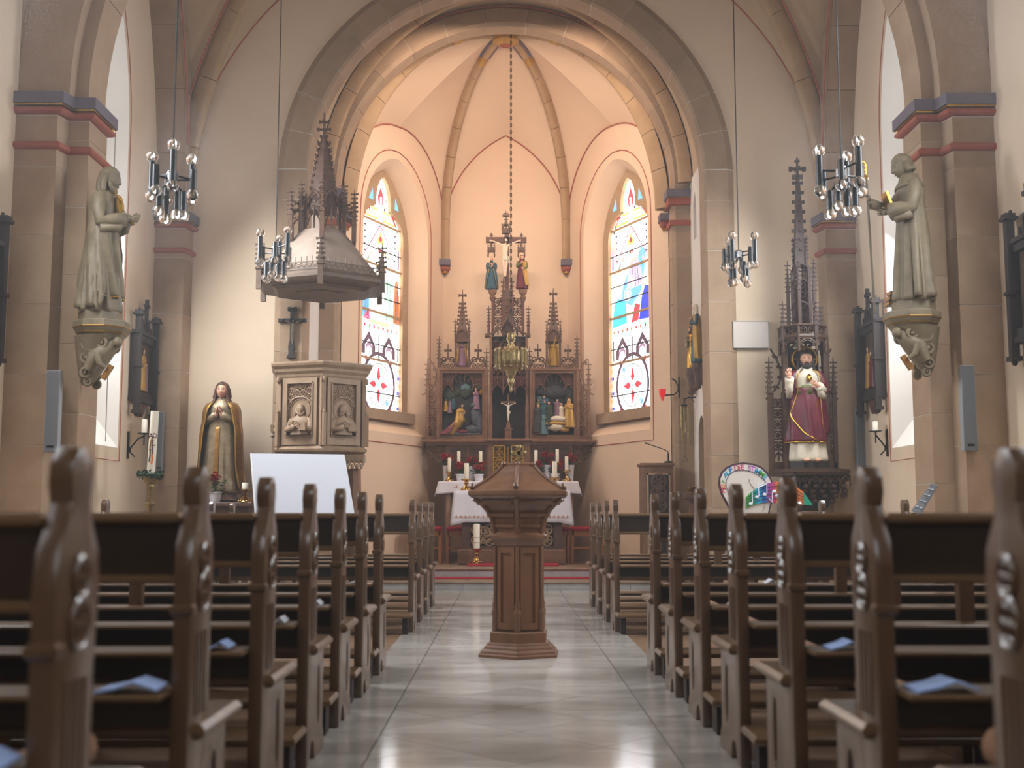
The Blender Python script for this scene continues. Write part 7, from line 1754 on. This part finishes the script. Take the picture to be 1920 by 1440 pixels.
for s, ua, ub, up in ((-1, 1452, 1471, 1447), (1, 1552, 1570, 1569)):
    x0, x1 = HX(ua), HX(ub); y = YH + .08
    mb = MB(); lattice(mb, x0, x1, y, HZ_(866), HZ_(745), .011); mb.box(x0 - .012, x0 + .012, y - .02, y + .02, HZ_(880), HZ_(735)); mb.box(x1 - .012, x1 + .012, y - .02, y + .02, HZ_(880), HZ_(735)); mb.box(x0, x1, y - .025, y + .025, HZ_(880), HZ_(866)); mb.build('tracery_wing', M1, shr, smooth=40)
    mb = MB(); pinnacle(mb, HX(up), y, HZ_(880), HZ_(667), .05, 6, .68); mb.build('pinnacle', M1, shr)
    O = [(up - s * 2, 738), (up - s * 14, 726), (up - s * 22, 708), (up - s * 21, 688), (up - s * 13, 668), (up - s * 3, 652)]
    mb = MB(); mb.tube([(HX(a), y, HZ_(b)) for a, b in O], .014, 6)
    for a, b in O[1:5]: mb.ell((HX(a + s * 3), y, HZ_(b - 2)), .028, .02, .022, 8, 6); mb.box(HX(a) - .03, HX(a) + .03, y - .015, y + .015, HZ_(b) - .012, HZ_(b) + .012)
    mb.beam((HX(up), y, HZ_(742)), (HX(up + s * 7), y, HZ_(747)), .02, .02); mb.build('crocketed_scroll', M1, shr)
# canopy drum
hc2 = Vector((HX(1508), YH - .02)); 
def hring(r, z, n=8, rot=22.5): return [(hc2.x + r * math.cos(rad(rot + 360 / n * j)), hc2.y + r * math.sin(rad(rot + 360 / n * j)), z) for j in range(n)]
mb = MB(); mb.loft([hring(.29, HZ_(640)), hring(.30, HZ_(636)), hring(.29, HZ_(632))]); mb.loft([hring(.285, HZ_(619)), hring(.31, HZ_(616)), hring(.29, HZ_(613))]); mb.build('canopy_band', M1, shr)
for j in range(8):
    A, B = Vector(hring(.28, 0)[j]), Vector(hring(.28, 0)[(j + 1) % 8]); t3 = (B - A).normalized(); Lf = (B - A).length
    f = lambda u, v, A=A, t3=t3: A + t3 * u + Vector((0, 0, v))
    mb = MB(); O = pointed(0, Lf, HZ_(658), HZ_(658), HZ_(640), 8)[2:]; mb.tube([f(*p) for p in O], .013, 5); O = pointed(.03, Lf - .03, HZ_(655), HZ_(655), HZ_(644), 6)[2:]; mb.tube([f(*p) for p in O], .008, 5)
    for q in (.25, .75): mb.ring(f(Lf * q, HZ_(626)), .045, .009, t3, (0, 0, 1), 12, 5); mb.ring(f(Lf * q, HZ_(626)), .022, .006, t3, (0, 0, 1), 8, 4)
    mb.ell(f(0, HZ_(661)), .02, .02, .035, 8, 6); mb.tube([f(0, HZ_(660)), f(0, HZ_(613))], .018, 6); mb.build('canopy_arch', M1, shr, smooth=40)
    if j % 2 == 0:
        p = hring(.28, 0)[j]; mb = MB(); pinnacle(mb, p[0], p[1], HZ_(640), HZ_(566), .045, 5, .35); mb.build('pinnacle', 'shrine_oak_dark', shr)
    p = hring(.16, 0)[j]
    if j % 2: mb = MB(); pinnacle(mb, p[0], p[1], HZ_(618), HZ_(487), .04, 6, .55); mb.build('pinnacle', 'shrine_oak_dark', shr)
mb = MB(); mb.loft([hring(.27, HZ_(638)), hring(.27, HZ_(634))]); mb.build('canopy_ceiling', 'shrine_oak_dark', shr)
for j in range(4):
    a = hring(.12, 0, 4, 45)[j]; mb = MB(); mb.box(a[0] - .018, a[0] + .018, a[1] - .018, a[1] + .018, HZ_(615), HZ_(505)); b = hring(.12, 0, 4, 45)[(j + 1) % 4]
    A, B = Vector(a), Vector(b); t3 = (B - A).normalized(); Lf = (B - A).length; f = lambda u, v, A=A, t3=t3: A + t3 * u + Vector((0, 0, v))
    for z_, z2_ in ((585, 568), (545, 525), (515, 498)): O = pointed(0, Lf, HZ_(z_), HZ_(z_), HZ_(z2_), 6)[2:]; mb.tube([f(*p) for p in O], .01, 5)
    for z_ in (600, 575, 556, 538): mb.ring(f(Lf / 2, HZ_(z_)), .035, .008, t3, (0, 0, 1), 8, 4)
    mb.build('lantern_side', 'shrine_oak_dark', shr)
    c = hring(.09, 0, 4, 45)[j]; mb = MB(); pinnacle(mb, c[0], c[1], HZ_(505), HZ_(443), .032, 5, .3); mb.build('pinnacle', 'shrine_oak_dark', shr)
tipx = PX(1496, 295, YH); tb = HX(1507)
mb = MB(); R = lambda r, v: [(tb + (HX(1507) - HX(1507)) + r * math.cos(rad(45 + 90 * j)), hc2.y + r * math.sin(rad(45 + 90 * j)), PZ(1505, v, YH)) for j in range(4)]
mb.loft([R(.085, 500), R(.075, 450), R(.035, 345), R(.022, 335), R(.012, 296)])
for i in range(8): v = 470 - 18 * i; cross_crocket(mb, tb, hc2.y, PZ(1505, v, YH), .085 - .0045 * i, .013)
for v, r in ((333, .045), (318, .085), (303, .02)): cross_crocket(mb, tb, hc2.y, PZ(1505, v, YH), r, .018 if r > .04 else .01)
mb.build('spire', 'shrine_oak_dark', shr)
# console under the shelf
mb = MB(); rows = []
for q in range(6): k = q / 5; z = HZ_(892) + (HZ_(958) - HZ_(892)) * k; w0, w1 = HX(1468 + 30 * k), HX(1584 - 36 * k); rows.append([(w0, YH + .3, z), (w0, YH - .18 + .3 * k, z), (w1, YH - .18 + .3 * k, z), (w1, YH + .3, z)])
mb.loft(rows); mb.build('console', 'oak_black', shr)
mb = MB(); n = 6
for q in range(n):
    a, b = HX(1470 + 112 * q / n), HX(1470 + 112 * (q + 1) / n); gable_arc(mb, a, b, YH - .22, HZ_(910), HZ_(894), .011); foil_ring(mb, (a + b) / 2, YH - .21, HZ_(899), .035, .007, 3)
    for r_ in range(5 - abs(q - 3)): mb.ell(((a + b) / 2 + .02 * math.sin(r_ * 2 + q), YH - .17 + .03 * r_, HZ_(912 + 9 * r_)), .045, .05, .035, 8, 6)
for q in range(n + 1): mb.tube([(HX(1470 + 112 * q / n), YH - .2, HZ_(893)), (HX(1470 + 112 * q / n), YH - .2, HZ_(918))], [.014, .006], 6)
mb.build('tracery_valance', M1, shr, smooth=40)
# Christ statue
hx = HX(1512); zf_ = HZ_(866)
sh = thing('sacred_heart_statue', (hx, YH - .05, HZ_(880)), 'painted Sacred Heart statue of Christ in a wine red mantle with gold hem', 'statue')
mb = MB(); mb.prism([(hx + .26 * math.cos(rad(a)), YH - .05 + .2 * math.sin(rad(a))) for a in range(22, 382, 45)], lambda u, v, d: (u, v, d), HZ_(880), zf_ + .003); mb.build('plinth', 'oak_black', sh)
S = dict(skin='skin', robe='robe_white', hair='hair_dark', hairlen=.15, beard=1.1, halo='gold', tilt=(6, 0, -6), sleeve='robe_white', fold=.07, twist=1.0, upper='mantle_red', headscale=1.1, wide=1.05,
         lines=[[(.52, 186, 1.235), (.46, 196, 1.225), (.42, 205, 1.22), (.38, 213, 1.22), (.34, 222, 1.215), (.30, 233, 1.215), (.26, 245, 1.21), (.23, 258, 1.21), (.20, 272, 1.21), (.175, 292, 1.205)]],
         arms={1: arm((.15, -.03, .63), (.075, -.15, .665), (-.75, -.25, .45), nrm=(0, 1, .2), droop=True, cuff=.038, th=1), -1: arm((-.17, -.05, .63), (-.185, -.14, .74), (-.05, -.1, 1), nrm=(0, 1, 0), droop=True, cuff=.038, curl=.12, th=1)},
         mantle=[dict(mat='mantle_red', rows=[(.17, 170, 332, 1.19), (.20, 172, 335, 1.20), (.30, 175, 352, 1.20), (.45, 178, 362, 1.21), (.58, 180, 366, 1.24), (.66, 185, 300, 1.20)], twist=5, fold=.16, hem='gold', hr=.006, edges=()),
                 dict(mat='mantle_red', rows=[(.20, -50, 130, 1.16), (.4, -52, 200, 1.2), (.6, -50, 225, 1.24), (.72, -48, 228, 1.25), (.80, -55, 235, 1.16), (.83, -60, 240, 1.12)], twist=4, fold=.09, hem='gold', hr=.006, bottom=False)])
S['mantle'].append(dict(mat='mantle_green', rows=[(.60, -135, -45, 1.22), (.64, -132, -48, 1.20), (.68, -118, -62, 1.14)], twist=8, fold=.05))
P = figure(S, 60)
Hc = HZ_(660) - zf_
place_parts(P, Vector((hx, YH - .05, zf_)), Hc, 0, sh)
X_ = Matrix.Translation((hx, YH - .05, zf_)) @ Matrix.Scale(Hc, 4); mb = MB(); mb.xf = X_; mb.ell((0, -.105, .735), .022, .012, .024, 10, 8); mb.tube([(-.02, -.108, .765), (0, -.112, .775), (.02, -.108, .765)], [.004, .010, .004], 6); mb.ring((0, -.112, .738), .022, .004, (1, 0, 0), (0, 0, 1), 14, 5); mb.build('gilt_heart', 'gold', sh, smooth=True)
mb = MB(); mb.xf = X_
for s_ in (-1, 1): mb.ell((s_ * .05, -.14, .008), .028, .05, .016, 10, 6)
mb.build('feet', 'skin', sh, smooth=True)

# ================================================================== PAINTED BANNER BOARD
YBn = 13.7; BX = lambda u: PX(u, 915, YBn); BZ = lambda v: PZ(1430, v, YBn)
C = lambda cx, cy: (1340 + cx / 9.6, 860 + cy / 9.6)         # from the enlarged view
ban = thing('painted_sign', (BX(1420), YBn, 0), 'painted round board with rainbow music notes and coloured lettering beside the shrine', 'sign')
def bpoly(pts, d0, d1, m, nm, par=None):
    mb = MB(); mb.prism([(BX(C(*p)[0]), BZ(C(*p)[1])) for p in pts], lambda u, v, d: (u, YBn - d, v), d0, d1); return mb.build(nm, m, par or ban)
O = [(270, 940), (190, 800), (110, 640), (70, 480), (75, 350), (130, 230), (230, 140), (350, 90), (520, 66), (700, 85), (850, 140), (960, 240), (1030, 380), (1060, 520), (1060, 680), (1020, 820), (970, 960), (970, 1400), (290, 1400), (280, 1000)]
I_ = [(310, 940), (230, 790), (150, 640), (105, 480), (108, 360), (160, 250), (250, 170), (360, 122), (520, 102), (690, 120), (830, 175), (930, 270), (1000, 390), (1030, 520), (1030, 680), (995, 800), (950, 960), (950, 1390), (320, 1390), (315, 1000)]
bpoly(O, -.02, 0, 'paint_dark', 'board'); face = bpoly(I_, 0, .006, 'paint_cream', 'painted_face')
def bline(pts, w, m, nm='painted_line', d=.008):
    mb = MB(); mb.tube([(BX(C(*p)[0]), YBn - d, BZ(C(*p)[1])) for p in pts], w, 5); mb.build(nm, m, face)
bline([(350, 780), (250, 640), (205, 500), (205, 400), (260, 290), (350, 225), (500, 205), (640, 225), (780, 285), (880, 370), (930, 430)], .0035, 'paint_hline'); bline([(620, 370), (640, 450), (720, 550)], .003, 'paint_hgrey'); bline([(900, 800), (880, 880), (840, 950)], .003, 'paint_hgrey')
def band_y(x): return (430 + 270 * ((1320 - x) / 760) ** 1.5) if x < 1320 else 420
cols = ['paint_hgreen', 'paint_hteal', 'paint_hcyan', 'paint_hblue', 'paint_hpurple', 'paint_hpink', 'paint_horange', 'paint_hyellow', 'paint_hyellow', 'paint_horange', 'paint_hteal']
xs = [555, 640, 740, 840, 935, 1010, 1090, 1170, 1250, 1330, 1590, 1740]
yt = [690, 610, 545, 490, 450, 432, 418, 408, 402, 400, 600, 815]; yb = [890, 850, 815, 795, 785, 790, 800, 805, 810, 820, 830, 840]
for i in range(11): bpoly([(xs[i], yb[i]), (xs[i + 1], yb[i + 1]), (xs[i + 1], yt[i + 1]), (xs[i], yt[i])], .006, .018, cols[i], 'rainbow_stripe')
for q in range(4):
    k = (q + 1) / 5; bline([(xs[i], yt[i] + (yb[i] - yt[i]) * k) for i in range(11)], .003, 'paint_hline', 'stave_line', .02)
def note(x, y, stem, m='paint_hwhite'):
    mb = MB(); c = C(x, y); mb.ell((BX(c[0]), YBn - .022, BZ(c[1])), .024, .006, .019, 10, 8); mb.build('music_note', m, face); 
    if stem: bline(stem, .006, m, 'note_stem', .024)
note(635, 815, [(668, 800), (665, 590)]); note(750, 690, [(785, 670), (780, 480), (930, 430), (930, 620)]); note(890, 645, [(785, 520), (930, 460)]); note(1065, 590, [(1030, 590), (1020, 790), (965, 720)]); note(1110, 670, [(1145, 650), (1160, 480), (1310, 440)]); note(1270, 645, [(1170, 520), (1310, 490)])
txt = [('H', 150, 570, 80, 'hred'), ('ö', 150, 490, 84, 'horange'), ('r', 150, 410, 70, 'hgreen'), ('A', 205, 300, 38, 'hcyan'), ('U', 250, 245, 30, 'hcyan'), ('F', 300, 200, 22, 'hblue'), ('D', 400, 172, 8, 'hred'), ('i', 450, 165, 3, 'hpink'), ('E', 500, 160, 0, 'hpink'), ('S', 630, 172, -8, 'hpurple'), ('T', 690, 190, -15, 'hpurple'), ('i', 738, 210, -20, 'hblue'), ('M', 785, 240, -27, 'hcyan'), ('M', 855, 285, -36, 'hgreen'), ('E', 910, 335, -42, 'hcyan')]
for ch, x, y, a, m in txt:
    c = C(x, y); letter(ch, .084 if ch != 'ö' else .08, (BX(c[0]), YBn - .0075, BZ(c[1])), rad(a), 'paint_' + m, face)
for u in (1375, 1440): mb = MB(); mb.box(BX(u) - .02, BX(u) + .02, YBn + .02, YBn + .05, 0, BZ(940)); mb.build('support_leg', 'oak_mid', ban)

# ================================================================== RIGHT SIDE OF THE CHANCEL
M1 = 'oak_mid'; YAm = 15.92; QX = lambda u: PX(u, 920, YAm); QZ = lambda v: PZ(1230, v, YAm)
amb = thing('wooden_lectern', (QX(1231), YAm + .2, Z1), 'dark oak lectern with carved star tracery panel right of the altar', 'lectern')
x0, x1 = QX(1204), QX(1263)
mb = MB(); mb.box(x0, x1, YAm, YAm + .34, Z1, QZ(873)); mb.build('body', M1, amb); mb = MB(); mb.cham(QX(1200), QX(1266), YAm - .03, YAm + .37, QZ(874), QZ(868), .01); mb.build('top', M1, amb)
mb = MB(); mb.box(QX(1216), QX(1254), YAm - .012, YAm, Z2 + .1, QZ(890)); pn = mb.build('tracery_panel', 'oak_black', amb); mb = MB()
for v in (903, 925, 947): foil_ring(mb, QX(1235), YAm - .016, QZ(v), .10, .012, 6)
mb.build('star_tracery', 'oak_dark', pn, smooth=True)
mb = MB()
for a, b, c, e in ((1213, 1216, 960, 887), (1254, 1257, 960, 887), (1213, 1257, 890, 887)): mb.box(QX(a), QX(b), YAm - .016, YAm, Z2 + .1 if c == 960 else QZ(c), QZ(e))
mb.build('inlay', 'ribstone', pn)
mic = thing('gooseneck_microphone', (QX(1258), YAm + .1, QZ(868)), 'black gooseneck microphone standing on the lectern', 'microphone'); mb = MB()
mb.lathe([(.045, 0), (.06, .008), (.06, .02), (.03, .03), (.012, .035), (.012, .13), (.006, .13)], (QX(1256), YAm + .1, QZ(868)), 14); mb.tube([(QX(1256), YAm + .1, QZ(868) + .12), (QX(1255), YAm + .1, QZ(846)), (QX(1248), YAm + .1, QZ(842)), (QX(1230), YAm + .08, QZ(836)), (QX(1214), YAm + .06, QZ(831))], .006, 6); mb.ell((QX(1213), YAm + .06, QZ(830.5)), .018, .014, .012, 8, 6); mb.build('stand', 'black_iron', mic)
# sanctuary light on a curved arm
YRl = 16.2; t = thing('sanctuary_light', (PX(1274, 740, YRl), YRl, PZ(1274, 750, YRl)), 'red glass sanctuary light on a curved black wall arm', 'lamp'); VX = lambda u: PX(u, 740, YRl); VZ = lambda v: PZ(1250, v, YRl)
mb = MB(); mb.tube([(VX(1260), YRl, VZ(710)), (VX(1267), YRl, VZ(714)), (VX(1272), YRl, VZ(724)), (VX(1271), YRl, VZ(734)), (VX(1264), YRl, VZ(740)), (VX(1246), YRl, VZ(741))], .01, 7); mb.box(VX(1273) - .008, VX(1273) + .012, YRl - .015, YRl + .015, VZ(746), VZ(707)); mb.build('iron_arm', 'black_iron', t)
mb = MB(); mb.lathe([(.005, 752), (.02, 749), (.015, 746), (.04, 741), (.045, 735), (.05, 730), (.05, 729), (0, 730)][::1] and [(r_, VZ(v_)) for r_, v_ in ((.005, 752), (.02, 749.5), (.014, 747), (.042, 741), (.046, 735), (.05, 730), (.042, 730), (0, 733))], (VX(1242), YRl, 0), 16); mb.build('red_glass', 'red_glass', t, smooth=50)
# altar chime on a wall arm
YC = 16.1; CX_ = lambda u: PX(u, 780, YC); CZ_ = lambda v: PZ(1283, v, YC)
chm = thing('tubular_chime', (CX_(1307), YC, CZ_(830)), 'hanging altar chime of dark metal tubes on a black wall arm', 'chime')
mb = MB(); mb.box(CX_(1307), CX_(1310), YC - .015, YC + .015, CZ_(757), CZ_(740)); mb.tube([(CX_(1308), YC, CZ_(745)), (CX_(1292), YC, CZ_(745.5)), (CX_(1284), YC, CZ_(748)), (CX_(1283), YC, CZ_(757))], .010, 7); mb.tube([(CX_(1308), YC, CZ_(752)), (CX_(1302), YC, CZ_(754)), (CX_(1296), YC, CZ_(746))], .005, 5); mb.build('iron_arm', 'black_iron', chm)
mb = MB(); mb.lathe([(0, .01), (.045, 0), (.045, -.02), (0, -.02)], (CX_(1283), YC, CZ_(759)), 12); mb.build('chime_cap', 'black_iron', chm)
for q, (u, v) in enumerate(((1277.5, 802), (1279.5, 828), (1283, 790), (1285.5, 811), (1290, 828))): mb = MB(); mb.tube([(CX_(u), YC + .015 * (q % 2), CZ_(762)), (CX_(u), YC + .015 * (q % 2), CZ_(v))], .011, 8); mb.build('chime_tube', 'brass_old', chm, smooth=True)
mb = MB(); mb.tube([(CX_(1284), YC, CZ_(812)), (CX_(1284), YC, CZ_(854))], .002, 4); p = [(CX_(1284), YC, CZ_(854)), (CX_(1279), YC, CZ_(866)), (CX_(1289), YC, CZ_(866)), (CX_(1284), YC, CZ_(854))]; mb.tube(p, .003, 4); mb.build('pull_triangle', 'black_iron', chm)
# two small statues on wall consoles
for u0, v0, v1, y, lab, S in ((1304, 692, 613, 15.98, 'small gilded statue with a child on a console of the right chancel wall', dict(robe='gilt', hair='hair_brown', beard=1.2, mantle=[dict(mat='gilt', rows=[(.05, -40, 200, 1.15), (.5, -60, 230, 1.2), (.82, -60, 240, 1.1)])])),
                            (1320, 680, 570, 15.50, 'small painted statue on a console half hidden behind the chancel arch', dict(robe='mantle_blue', hair=None, veil='robe_white', mantle=[dict(mat='ochre', rows=[(.05, -40, 200, 1.15), (.5, -60, 230, 1.2), (.82, -60, 240, 1.1)])]))):
    xx = CXW - .075; zf2 = PZ(u0, v0, y); H = PZ(u0, v1, y) - zf2
    st = thing('console_statue', (xx, y, zf2 - .45), lab, 'statue', None); S = dict(SMALL, arms=PRAY, **{k_: v_ for k_, v_ in S.items() if k_ not in SMALL}, **{}) if False else {**SMALL, **S, 'arms': PRAY}
    P = figure(S, 32)
    for nm, (m_, mm) in P.items(): m_.v = [(p[0] * .9, p[1] * .7, p[2]) for p in m_.v]
    place_parts(P, Vector((xx, y, zf2)), H, rad(-90), st)
    mb = MB(); mb.lathe([(.015, -.36), (.05, -.34), (.055, -.31), (.03, -.29), (.035, -.24), (.055, -.12), (.068, -.08), (.072, -.05), (.072, 0), (0, 0)], (xx, y, zf2), 8); mb.box(xx, CXW, y - .05, y + .05, zf2 - .3, zf2 - .02); mb.build('console', 'oak_dark', st)
    if u0 == 1304: mb = MB(); mb.ell((xx - .06, y - .03, zf2 + H * .66), .028, .028, .04, 10, 8); mb.ell((xx - .065, y - .03, zf2 + H * .75), .018, .018, .022, 8, 6); mb.tube([(xx - .06, y - .03, zf2 + H * .66), (xx - .065, y - .04, zf2 + H * .5)], [.024, .02], 8); mb.build('child', 'robe_silver', st, smooth=True)
# credence shelf with a gilt bowl
YCr = 15.5; t = thing('credence_shelf', (PX(1312, 925, YCr), YCr, 0), 'small dark credence table with slanted top beside the chancel arch', 'table'); xa, xb = PX(1281, 925, YCr), 2.54
mb = MB(); zc_ = PZ(1300, 928, YCr); mb.cham(xa, xb, YCr - .15, YCr + .2, zc_ - .06, zc_ + .0, .01); mb.build('top', 'oak_dark', t); mb = MB(); mb.box(xa + .08, xa + .14, YCr, YCr + .06, 0, zc_ - .04); mb.build('leg', 'oak_mid', t); mb = MB(); mb.box(xb - .08, xb - .02, YCr, YCr + .06, 0, zc_ - .04); mb.build('leg', 'oak_mid', t)
mb = MB(); p = px(1296, 916, YCr); mb.lathe([(.03, 0), (.035, .01), (.012, .03), (.015, .04), (.055, .06), (.075, .10), (.07, .10), (.05, .065), (0, .05)], (p.x, YCr, zc_), 18); tag(mb.build('gilt_bowl', 'gold', smooth=50), 'small gilt bowl standing on the credence table', 'bowl')
# white panel on the wall, slanted grey board
x0, x1, z0, z1 = PX(1375, 627, 14.97), PX(1440, 627, 14.97), PZ(1400, 652, 14.97), PZ(1400, 603, 14.97)
wp = thing('wall_panel', ((x0 + x1) / 2, 14.97, z0), 'flat white rectangular panel mounted on the wall right of the chancel arch', 'panel'); mb = MB(); mb.box(x0, x1, 14.955, 14.995, z0, z1); mb.build('panel', 'panel_white', wp)
mb = MB()
for a, b, c, e in ((x0, x1, z0 - .006, z0), (x0, x1, z1, z1 + .006), (x0 - .006, x0, z0, z1), (x1, x1 + .006, z0, z1)): mb.box(a, b, 14.95, 14.995, c, e)
mb.build('rim', 'speaker_frame', wp)
y = 9.75; t = thing('slanted_board', (PX(1735, 935, y), y, 0), 'dark grey slanted hymn board with pale marks before the right pier', 'board'); c4 = [px(1745, 908, y), px(1758, 912, y - .1), px(1726, 965, y - .3), px(1708, 958, y - .2)]
n_ = Vector((.02, .03, .01)); mb = MB(); mb.add([tuple(p) for p in c4] + [tuple(p + n_) for p in c4], [(0, 1, 2, 3), (7, 6, 5, 4), (0, 4, 5, 1), (1, 5, 6, 2), (2, 6, 7, 3), (3, 7, 4, 0)]); bd = mb.build('panel', 'slat_grey', t)
mb = MB(); nn = (c4[1] - c4[0]).cross(c4[3] - c4[0]).normalized(); nn = nn if nn.y < 0 else -nn
for q in range(4):
    for s_ in (.28, .72): p = c4[0].lerp(c4[3], .15 + .22 * q).lerp(c4[1].lerp(c4[2], .15 + .22 * q), s_) + nn * .004; mb.beam(p - (c4[1] - c4[0]) * .1, p + (c4[1] - c4[0]) * .1, .012, .004)
mb.build('mark', 'paper_white', bd)
m_ = (c4[2] + c4[3]) / 2; mb = MB(); mb.tube([(m_.x, m_.y + .05, 0), (m_.x, m_.y + .05, m_.z)], .018, 8); mb.build('stand', 'black_iron', t)
